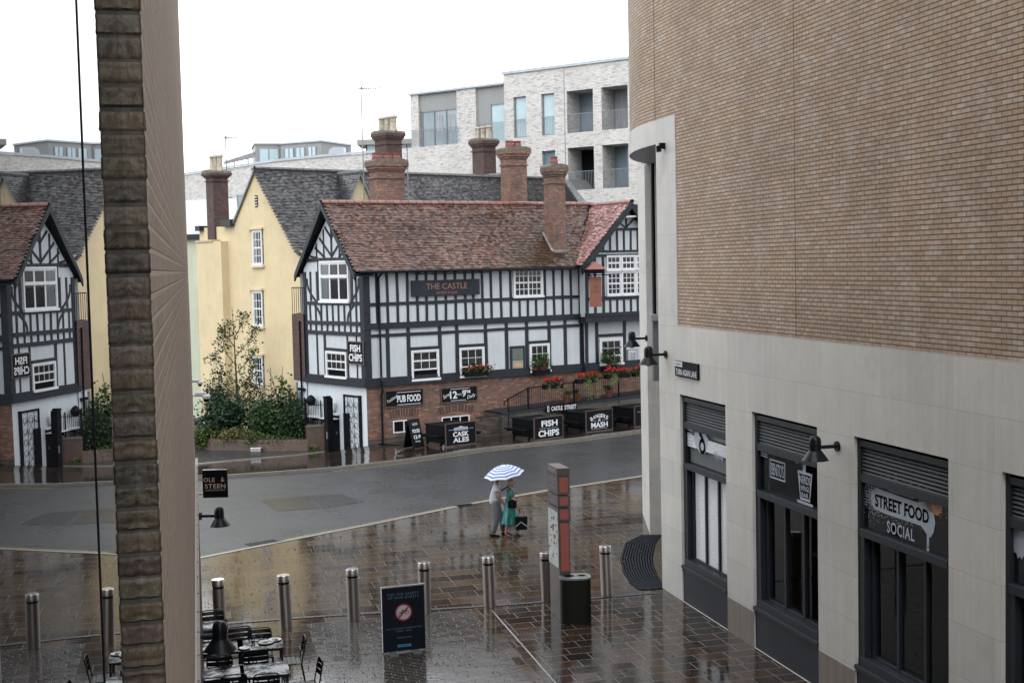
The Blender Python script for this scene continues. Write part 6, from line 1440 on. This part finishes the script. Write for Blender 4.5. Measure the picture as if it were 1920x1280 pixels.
letters(ns, 'blue_l', ('FOR THE SAFETY', W_*.50, H_*.895, H_*.035, dict(width=W_*.74, space=1.3)), ('OF OUR GUESTS', W_*.50, H_*.845, H_*.035, dict(width=W_*.72, space=1.3)), ('NO CYCLING IS PERMITTED', W_*.5, H_*.375, H_*.022, dict(width=W_*.84)), ('10AM - 8PM', W_*.5, H_*.335, H_*.022, dict(width=W_*.36)), ('THANK YOU', W_*.5, H_*.235, H_*.022, dict(width=W_*.36)), y=-.004)
mb = MB(); rect(mb, W_*.34, W_*.66, H_*.09, H_*.13, -.003); mb.build('blue_strip', plain('blue_strip', (.06,.25,.42), .5), ns)
letters(ns, 'black', ('WESTGATE', W_*.5, H_*.11, H_*.016, dict(width=W_*.2)), y=-.006, name='small_lettering')
# ------------------------------------------------------------------ cafe tables and chairs
def make_chair():
    t = thing('cafe_chair', 'x', 'chair', I4, 'black metal cafe chairs')     # faces +y, origin at floor centre
    w_ = .215; r = .012
    mb = MB(); bp = [(-w_,-.20,.44),(-w_*.99,-.27,.80),(-w_*.86,-.285,.855),(-w_*.6,-.29,.872),(w_*.6,-.29,.872),(w_*.86,-.285,.855),(w_*.99,-.27,.80),(w_,-.20,.44)]; mb.path(bp, r, 6); mb.build('back_frame', MT['blackm'], t, True)
    for z0, z1, y_ in ((.58,.655,-.237),(.675,.75,-.253),(.77,.835,-.272)):
        mb = MB(); n = 6
        for i in range(n):
            x0, x1 = -w_+2*w_*i/n, -w_+2*w_*(i+1)/n; c0, c1 = -.03*(1-(x0/w_)**2), -.03*(1-(x1/w_)**2)
            mb.face([(x0,y_+c0,z0),(x1,y_+c1,z0),(x1,y_+c1-.015,z1),(x0,y_+c0-.015,z1)]); mb.face([(x1,y_+c1-.006,z0),(x0,y_+c0-.006,z0),(x0,y_+c0-.021,z1),(x1,y_+c1-.021,z1)])
        mb.build('back_slat', MT['blackm'], t)
    mb = MB()
    for k in range(5): mb.box(-w_, w_, -.19+k*.082, -.19+k*.082+.072, .445-(.012 if k in (0,4) else 0), .455-(.012 if k in (0,4) else 0))
    mb.build('seat', MT['blackm'], t, bevel=.003)
    mb = MB(); mb.path([(-w_,-.20,.44),(-w_,.21,.44),(w_,.21,.44),(w_,-.20,.44),(-w_,-.20,.44)], r, 6); mb.build('seat_frame', MT['blackm'], t, True)
    for sx_ in (-1, 1):
        mb = MB(); mb.tube((sx_*w_,-.20,.44),(sx_*w_*1.05,-.27,0),r,r,6); mb.build('leg', MT['blackm'], t); mb = MB(); mb.tube((sx_*w_,.20,.44),(sx_*w_*1.05,.22,0),r,r,6); mb.build('leg', MT['blackm'], t)
    return t
def make_table():
    t = thing('cafe_table', 'x', 'table', I4, 'black metal cafe tables'); w_, d_ = .41, .36
    mb = MB(); mb.box(-w_, w_, -d_, d_, .725, .745); mb.build('table_top', TOPM, t, bevel=.006)
    mb = MB(); mb.box(-w_+.03, w_-.03, -d_+.02, -d_+.04, .69, .725); mb.box(-w_+.03, w_-.03, d_-.04, d_-.02, .69, .725); mb.build('rail', MT['blackm'], t)
    for a in (-1,1):
        for b in (-1,1): mb = MB(); mb.tube((a*(w_-.05),b*(d_-.05),.725),(a*(w_-.02),b*(d_-.03),0),.015,.013,6); mb.build('leg', MT['blackm'], t)
    return t
tq = NT('wet_black_table'); tq.set(Base_Color=(.008,.009,.011), Roughness=tq.ramp(tq.noise(4, 4), [(.4,.02),(.62,.18)])); tq.l(tq.ramp(tq.noise(3.4, 5, .7), [(.46,.02),(.60,.55)]), tq.b.inputs['Specular IOR Level']); tq.bump(tq.noise(28, 3), .12, .004); TOPM = tq.m
tb = make_table(); ch = make_chair(); ROT = 14
tabs = [(488,1206,'cafe table with plates and glasses in the second row'), (413,1212,'cafe table under the largest bell lamp'), (386,1172,'cafe table farthest away, against the left wall'), (412,1260,'nearest cafe table beside the left wall, puddled top'), (496,1254,'nearest cafe table toward the lane, puddled top')]
TP = []
for i, (x, y, lb_) in enumerate(tabs):
    p = gnd(x, y, .745); M = at(p.x, p.y, 0, ROT); TP.append(M)
    if i == 0: tb.matrix_world = M; tb['label'] = lb_
    else: dup(tb, M, lb_)
# back top centre px, facing angle (0 = chair faces away from the camera)
chairs = [(398,1143,180,'black chair facing the farthest cafe table with its back to the leftmost bollard'), (449,1174,186,'black chair behind the plates, left of a pair with overlapping backs'), (486,1176,180,'black chair behind the plates, right of a pair with overlapping backs'), (382,1180,180,'black chair against the left wall behind the largest bell lamp'),
    (411,1227,0,'black chair between the two tables by the left wall, below the largest bell lamp'), (479,1218,0,'black chair between the two tables nearer the lane'), (572,1192,90,'black chair turned sideways at the outer end of the tables, fully visible'), (602,1234,94,'black chair turned sideways at the bottom edge of the picture'), (398,1270,0,'black chair cut off at the bottom edge beside the left wall'), (438,1264,4,'black chair cut off at the bottom edge, second from the left wall'), (499,1262,0,'black chair cut off at the bottom edge, third from the left wall')]
for i, (x, y, a_, lb_) in enumerate(chairs):
    p = gnd(x, y, .872); M = at(p.x, p.y, 0, ROT+a_) @ Matrix.Translation((0, .29, 0))
    if i == 0: ch.matrix_world = M; ch['label'] = lb_
    else: dup(ch, M, lb_)
china = basic('white_china', (.55,.55,.55), .15, .1); 
def plate(M, label, r=.125, food=True, n_=0):
    t = thing('plate', label, 'plate', M); mb = MB(); mb.lathe([(r*.55,0),(r,.016),(r,.020),(r*.62,.008)], 24); mb.build('dish', china, t, True)
    if food:
        mb = MB(); blob(mb, 0, 0, 1, 1, 0, 3); mb = MB(); rnd = random.Random(n_)
        for k in range(6): mb.box(-.05+rnd.random()*.07, -.02+rnd.random()*.08, -.06+rnd.random()*.08, -.02+rnd.random()*.09, .010, .02+rnd.random()*.02)
        mb.build('leftovers', basic('crumpled_napkin', (.40,.33,.27), .7, .3), t)
def cup(M, label, r=.035, h=.10):
    t = thing('drinking_glass', label, 'glass', M); mb = MB(); mb.lathe([(r*.8,0),(r,h),(r*.93,h),(r*.75,.01)], 16); mb.build('tumbler', MT['wglass'], t, True); mb = MB(); mb.lathe([(r*.7,.008),(r*.76,h*.3)], 14); mb.build('drink', basic('drink', (.25,.22,.2), .1), t)
Z = lambda x, y: Matrix.Translation((x, y, .746))
plate(TP[0] @ Z(.10,.02), 'oval plate with crumpled leftovers on the second row table', .14, True, 1)
plate(TP[0] @ Z(.27,.14), 'clean edged plate at the right end of the second row table', .12, True, 2)
plate(TP[0] @ Z(-.29,-.22), 'small plate at the near left corner of the second row table', .10, False)
plate(TP[1] @ Z(-.20,-.12), 'plate on the table under the largest bell lamp', .13, True, 3)
cup(TP[0] @ Z(-.12,.16), 'drinking glass at the left of the second row table')
cup(TP[0] @ Z(.03,.22), 'drinking glass at the back of the second row table beside the plates')
# ------------------------------------------------------------------ people
def skin(name, V, E, mat, parent, sub=2, root=0):
    me = bpy.data.meshes.new(name); me.from_pydata([v[0] for v in V], E, []); o = bpy.data.objects.new(name, me); COL.objects.link(o)
    md = o.modifiers.new('s', 'SKIN'); md.use_smooth_shade = True
    for i, v in enumerate(V):
        r = v[1]; me.skin_vertices[0].data[i].radius = (r, r) if not isinstance(r, tuple) else r; me.skin_vertices[0].data[i].use_root = (i == root)
    o.modifiers.new('b', 'SUBSURF').levels = sub
    dg = bpy.context.evaluated_depsgraph_get(); m2 = bpy.data.meshes.new_from_object(o.evaluated_get(dg)); bpy.data.objects.remove(o)
    m2.materials.clear(); m2.materials.append(mat); m2.polygons.foreach_set('use_smooth', [True]*len(m2.polygons)); m2.name = name
    o2 = bpy.data.objects.new(name, m2); COL.objects.link(o2); o2.parent = parent; return o2
def stripes(name, c1, c2, per, w_):
    t = NT(name); sp = t.n('ShaderNodeSeparateXYZ'); t.l(t.tc.outputs['Object'], sp.inputs[0]); mo = t.n('ShaderNodeMath', operation='PINGPONG'); t.l(sp.outputs['Z'], mo.inputs[0]); mo.inputs[1].default_value = per/2
    g_ = t.n('ShaderNodeMath', operation='GREATER_THAN'); t.l(mo.outputs[0], g_.inputs[0]); g_.inputs[1].default_value = per/2*(1-w_); t.set(Base_Color=t.mix(g_.outputs[0], c1, c2), Roughness=.8); return t.m
def figure(name, label, M, J, hair, mats, skirt=False, head_r=.088):
    p = thing('person', label, 'person', M)
    V = []; E = []; ix = {}
    def add(k, pos, r, par=None):
        V.append((pos, r)); ix[k] = len(V)-1
        if par is not None: E.append((ix[par], ix[k]))
    f = J['f']
    add('pel', J['pel'], (.080*f,.10*f)); add('waist', J['waist'], (.075*f,.09*f), 'pel'); add('chest', J['chest'], (.085*f,.115*f), 'waist'); add('neck0', J['neck0'], .065, 'chest'); add('neck', J['neck'], .052, 'neck0')
    h = Vector(J['head']); add('skull', tuple(h), .085, 'neck'); add('crown', tuple(h+Vector((.0,0,.07))), .078, 'skull'); 
    for s_, S_ in ((-1,'R'),(1,'L')):
        sh, el, wr = J['sh'+S_], J['el'+S_], J['wr'+S_]; add('sh'+S_, sh, .050*f, 'chest'); add('el'+S_, el, .043, 'sh'+S_); add('wr'+S_, wr, .028, 'el'+S_)
        d = (Vector(wr)-Vector(el)).normalized(); side = Vector((d.z, 0, -d.x)) if abs(d.y) < .9 else Vector((1,0,0)); pm = Vector(wr)+d*.065; add('pm'+S_, tuple(pm), .030, 'wr'+S_)
        for j in range(4):
            b_ = pm+side*(j-1.5)*.019+d*.02; L = (.055,.065,.060,.045)[j]; add('f%d%s' % (j, S_), tuple(b_+d*L*.6), .009, 'pm'+S_); add('g%d%s' % (j, S_), tuple(b_+d*L+side.cross(d)*.015), .008, 'f%d%s' % (j, S_))
        add('th'+S_, tuple(Vector(wr)+d*.03+side*.045), .011, 'wr'+S_); add('tk'+S_, tuple(Vector(wr)+d*.065+side*.06), .009, 'th'+S_)
        hp, kn, an, to = J['hp'+S_], J['kn'+S_], J['an'+S_], J['to'+S_]; add('hp'+S_, hp, .088*f, 'pel'); add('kn'+S_, kn, .055*f, 'hp'+S_); add('cf'+S_, tuple(Vector(kn).lerp(Vector(an), .35)+Vector((-.015,0,0))), .052*f, 'kn'+S_); add('an'+S_, an, .033, 'cf'+S_); add('to'+S_, to, .030, 'an'+S_)
    skin('body', V, E, MT['skin'], p)
    # face: nose, ears, eyes, mouth
    mb = MB(); hd = Matrix.Translation(h+Vector((0,0,.02))); mb.M = hd
    mb.prism([(.078,-.02),(.108,-.022),(.084,.025)], -.012, .012)
    for s_ in (-1,1): mb.lathe([(.004,-.02),(.018,-.008),(.018,.012),(.004,.024)], 8, (-.005, s_*.083, 0))
    mb.build('nose_and_ears', MT['skin'], p); mb = MB(hd)
    for s_ in (-1,1): mb.lathe([(.002,-.008),(.010,0),(.002,.008)], 8, (.076, s_*.032, .022))
    mb.box(.076, .088, -.022, .022, -.058, -.051); mb.build('eyes_and_mouth', MT['boardwood'], p)
    return p
rot_p = 4
pm_ = gnd(931, 1004); man = figure('man', 'person in a white striped shirt and grey trousers walking under the umbrella', at(pm_.x, pm_.y, 0, rot_p), dict(f=1.12, pel=(0,0,.96), waist=(.0,0,1.10), chest=(.015,0,1.34), neck0=(.03,0,1.47), neck=(.045,0,1.54), head=(.075,0,1.62),
    shR=(.0,-.20,1.43), elR=(.06,-.25,1.15), wrR=(.20,-.20,.96), shL=(.03,.20,1.43), elL=(.18,.22,1.22), wrL=(.33,.05,1.37), hpR=(0,-.10,.88), knR=(.01,-.10,.48), anR=(-.13,-.10,.085), toR=(.06,-.11,.04), hpL=(.02,.10,.88), knL=(.18,.10,.50), anL=(.20,.10,.09), toL=(.38,.10,.04)), None, None)
shirtm = stripes('white_shirt_thin_stripes', (.62,.62,.68), (.16,.15,.22), .055, .22)
skin('shirt', [((-.01,0,.84),(.165,.190)), ((0,0,.99),(.180,.200)), ((0,0,1.12),(.175,.190)), ((.01,0,1.33),(.170,.20)), ((.03,0,1.47),.075), ((0,-.205,1.42),.078), ((.03,-.24,1.26),.072), ((.03,.205,1.42),.078), ((.10,.22,1.30),.070)], [(0,1),(1,2),(2,3),(3,4),(3,5),(5,6),(3,7),(7,8)], shirtm, man)
tro = basic('grey_trousers', (.13,.14,.155), .8, .2, 9)
skin('trousers', [((-.01,0,1.10),(.135,.155)), ((-.01,0,.98),(.158,.178)), ((-.02,-.095,.84),.132), ((.0,-.10,.48),.105), ((-.11,-.10,.09),.086), ((.02,.095,.84),.125), ((.16,.10,.48),.100), ((.20,.10,.09),.084)], [(0,1),(1,2),(2,3),(3,4),(1,5),(5,6),(6,7)], tro, man)
for nm, x, y_, M_ in (('shoe', -.10, -.105, 0), ('shoe', .24, .10, 0)):
    mb = MB(); mb.slab([(x-.08,y_-.035),(x+.10,y_-.045),(x+.17,y_-.035),(x+.19,y_),(x+.17,y_+.035),(x+.10,y_+.045),(x-.08,y_+.035),(x-.10,y_)], .0, [.075,.06,.04,.035,.04,.06,.075,.08]); mb.build(nm, MT['black'], man, True)
mb = MB(Matrix.Translation((.065,0,1.645))); mb.lathe([(.088,-.05),(.099,-.01),(.098,.04),(.075,.085),(.03,.105),(.004,.108)], 16, (-.012,0,0)); mb.build('hair', basic('dark_hair', (.03,.022,.018), .7, .3), man, True)
um = thing('umbrella', 'blue and white striped open umbrella held over the walking couple', 'umbrella', man.matrix_world @ Matrix.Translation((.31,.06,1.36)) @ Matrix.Rotation(R(-9), 4, 'Y') @ Matrix.Rotation(R(6), 4, 'X'))
mb = MB(); n = 8; rr_ = .57; ht = .25
mats = [plain('umbrella_white', (.72,.74,.80), .6), plain('umbrella_blue', (.10,.22,.56), .6)]
prof = [(rr_*math.sin(R(90*k/11)), .36+ht*math.cos(R(90*k/11))**1.0) for k in range(12)]
prof = [(rr_*(k/12), .36+ht*(1-(k/12)**2.0)) for k in range(13)]
for k in range(12):
    r0, z0 = prof[k]; r1, z1 = prof[k+1]; mb.mat = 1 if (12-k) % 2 == 0 and k > 0 else 0
    for i in range(n):
        for h_ in range(2):
            def pt(r, z, th_, mid): 
                rr2 = r*(math.cos(math.pi/n)*1.0 if mid else 1.0); return (math.cos(th_)*rr2, math.sin(th_)*rr2, z+(.018*(r/rr_)**2 if mid else 0))
            a0 = 2*math.pi*(i+h_*.5)/n; a1 = a0+math.pi/n; m0, m1 = h_ == 1, h_ == 0
            mb.face([pt(r0,z0,a0,m0), pt(r1,z1,a0,m0), pt(r1,z1,a1,m1), pt(r0,z0,a1,m1)])
mb.build('canopy', mats, um); mb = MB(); mb.tube((0,0,-.08),(0,0,.70),.007,.006,6); mb.build('shaft', MT['steel'], um); mb = MB(); mb.path([(0,0,-.06),(0,0,-.14),(.02,0,-.17),(.05,0,-.16)], .012, 6); mb.build('handle', MT['black'], um)
mb = MB()
for i in range(8): a_ = 2*math.pi*i/8; mb.tube((0,0,.50),(math.cos(a_)*rr_*.97,math.sin(a_)*rr_*.97,.375),.004,.003,4)
mb.build('ribs', MT['steel'], um)
pw_ = gnd(958, 1006); wo = figure('woman', 'person with short fair hair in a teal dress walking with shopping bags', at(pw_.x, pw_.y, 0, rot_p+3), dict(f=1.02, pel=(0,0,.90), waist=(0,0,1.02), chest=(.01,0,1.22), neck0=(.03,0,1.34), neck=(.045,0,1.40), head=(.075,0,1.49),
    shR=(.02,-.17,1.29), elR=(.07,-.22,1.04), wrR=(.20,-.20,.82), shL=(.02,.17,1.29), elL=(.10,.20,1.05), wrL=(.24,.18,.84), hpR=(0,-.08,.82), knR=(-.06,-.08,.44), anR=(-.16,-.08,.10), toR=(-.03,-.08,.035), hpL=(.02,.08,.82), knL=(.15,.08,.46), anL=(.13,.08,.09), toL=(.28,.08,.035)), None, None)
teal = basic('teal_fabric', (.008,.11,.105), .6, .5, 7, stretch=(1,1,.6))
skin('blouse', [((0,0,.90),(.150,.170)), ((0,0,1.05),(.14,.155)), ((.01,0,1.22),(.145,.165)), ((.03,0,1.34),.065), ((.02,-.175,1.285),.072), ((.04,-.20,1.13),.070), ((.02,.175,1.285),.072), ((.05,.195,1.14),.068)], [(0,1),(1,2),(2,3),(2,4),(4,5),(2,6),(6,7)], teal, wo)
mb = MB(); NR = 48; rings = []; 
for k in range(9):
    f = k/8; z = 1.0-.62*f; rx = .135+.10*f; ry = .16+.05*f; rings.append([mb.V((math.cos(2*math.pi*i/NR)*rx*(1+.09*f*math.cos(9*2*math.pi*i/NR+.6*f))+(-.02*f), math.sin(2*math.pi*i/NR)*ry*(1+.09*f*math.cos(9*2*math.pi*i/NR+.6*f)), z+.015*f*math.cos(5*2*math.pi*i/NR))) for i in range(NR)])
for a, b in zip(rings[:-1], rings[1:]):
    for i in range(NR): j = (i+1) % NR; mb.f.append([a[i], b[i], b[j], a[j]]); mb.mi.append(0); mb.c.append(None)
ts = NT('teal_pleated'); ts.set(Base_Color=ts.mix(ts.ramp(ts.noise(9, 3, .6, sc=(1,1,.12)), [(.42,0.0),(.6,1.0)]), (.006,.07,.075), (.04,.30,.29)), Roughness=.5)
mb.build('skirt', ts.m, wo, True)
mb = MB(Matrix.Translation((.062,0,1.515))); mb.lathe([(.082,-.085),(.097,-.03),(.100,.03),(.08,.075),(.03,.098),(.004,.10)], 16, (-.018,0,0)); mb.build('hair', basic('fair_hair', (.30,.24,.17), .7, .4, 30), wo, True)
for x, y_ in ((-.12,-.08), (.17,.08)):
    mb = MB(); mb.slab([(x-.07,y_-.03),(x+.09,y_-.04),(x+.15,y_-.03),(x+.17,y_),(x+.15,y_+.03),(x+.09,y_+.04),(x-.07,y_+.03),(x-.09,y_)], .0, [.05,.035,.03,.028,.03,.035,.05,.055]); mb.build('shoe', basic('brown_sandal', (.10,.06,.045), .5), wo, True)
hb = thing('handbag', 'black shoulder bag hanging at the hip of the person in teal', 'bag', wo.matrix_world)
mb = MB(); mb.prism([(-.10,.86),(.14,.84),(.16,1.04),(.05,1.09),(-.09,1.05)], -.26, -.17); mb.build('pouch', MT['black'], hb, bevel=.02); mb = MB(); mb.path([(.05,-.20,1.08),(.02,-.19,1.25),(.0,-.12,1.36),(-.03,.0,1.38)], .012, 5); mb.build('strap', MT['black'], hb)
def bag(M, label, c, w_=.34, h=.36, tri=True):
    t = thing('shopping_bag', label, 'bag', M); mb = MB(); mb.prism([(-w_/2+.02,0),(w_/2-.02,0),(w_/2,h),(-w_/2,h)], -.07, .07); mb.build('bag_body', c, t, bevel=.008)
    mb = MB(); mb.path([(-.09,-.03,h),(-.03,-.01,h+.22),(.03,-.01,h+.22),(.09,-.03,h)], .007, 5); mb.build('handle', MT['black'], t)
    if tri: mb = MB(); mb.beam(-w_*.48, h*.28, -.02, h*.62, .028, -.075, -.071); mb.beam(-.02, h*.62, w_*.48, h*.24, .028, -.075, -.071); mb.build('pale_stripe', MT['curtain'], t)
bag(wo.matrix_world @ Matrix.Translation((.27,-.22,.24)), 'black shopping bag with a pale chevron carried at the right', MT['black'])
bag(wo.matrix_world @ Matrix.Translation((.10,-.02,.12)) @ Matrix.Rotation(R(-8),4,'Y'), 'grey shopping bag low between the couple', basic('grey_bag', (.30,.31,.33), .5), .30, .26, False)
# ------------------------------------------------------------------ rain splashes on the wet ground
rnd = random.Random(11); mb = MB()
for k in range(4600):
    x = rnd.uniform(372, 1480) if k < 3400 else 372+rnd.random()**1.6*500; y = 905+375*(rnd.random()**.75); p = gnd(x, y)
    if (x > 1240 and y < 1110+(x-1240)*.66) or y < 1055-(x-374)*.19: continue
    s_ = rnd.uniform(.004,.013)*(1.5 if rnd.random() < .12 else 1)*(1+max(0, (1050-y)/130)); z = .006 if rnd.random() < .8 else rnd.uniform(.01,.05)
    c = Vector((p.x, p.y, z)); mb.face([c+Vector((-s_,0,0)), c+Vector((0,-s_,0)), c+Vector((s_,0,0)), c+Vector((0,0,s_*1.3))]); mb.face([c+Vector((-s_,0,0)), c+Vector((0,0,s_*1.3)), c+Vector((s_,0,0)), c+Vector((0,s_,0))])
tag(mb.build('rain_splashes', basic('splash_water', (.62,.64,.67), .2, .1)), kind='stuff')
# ------------------------------------------------------------------ things glimpsed inside the shop
em = NT('lit_bulb'); em.set(Base_Color=(.9,.6,.3)); em.b.inputs['Emission Color'].default_value = (1,.62,.28,1); em.b.inputs['Emission Strength'].default_value = 3.0
for k, (x, y_, z, lab) in enumerate(((9.6,2.6,3.3,'small warm pendant lamp glimpsed through the third shop window'), (13.6,2.9,3.2,'small warm pendant lamp glimpsed through the shop window at the right edge'))):
    t = thing('pendant_lamp', lab, 'lamp', WALL.M() @ Matrix.Translation((x, y_, z))); mb = MB(); mb.lathe([(.14,-.05),(.13,.0),(.04,.12),(.01,.14)], 14); mb.build('lamp_shade', MT['black'], t); mb = MB(); mb.lathe([(.01,-.09),(.045,-.06),(.04,-.02)], 10); mb.build('bulb', em.m, t); mb = MB(); mb.tube((0,0,.14),(0,0,1.3),.008,.008,4); mb.build('cable', MT['black'], t)
for k, (x, y_, lab) in enumerate(((5.6,1.5,'round topped stool inside the second shop window'), (6.5,1.9,'round topped stool farther inside the second shop window'), (9.7,1.6,'round topped stool inside the third shop window'))):
    t = thing('bar_stool', lab, 'stool', WALL.M() @ Matrix.Translation((x, y_, .02)), 'stools inside the shop'); mb = MB(); mb.lathe([(.17,.72),(.18,.75),(.18,.78),(.15,.79)], 16); mb.build('seat', MT['boardwood'], t); mb = MB(); mb.tube((0,0,.02),(0,0,.72),.025,.025,8); mb.lathe([(.2,0),(.2,.02),(.03,.04)], 16); mb.build('pedestal', MT['frame_l'], t)
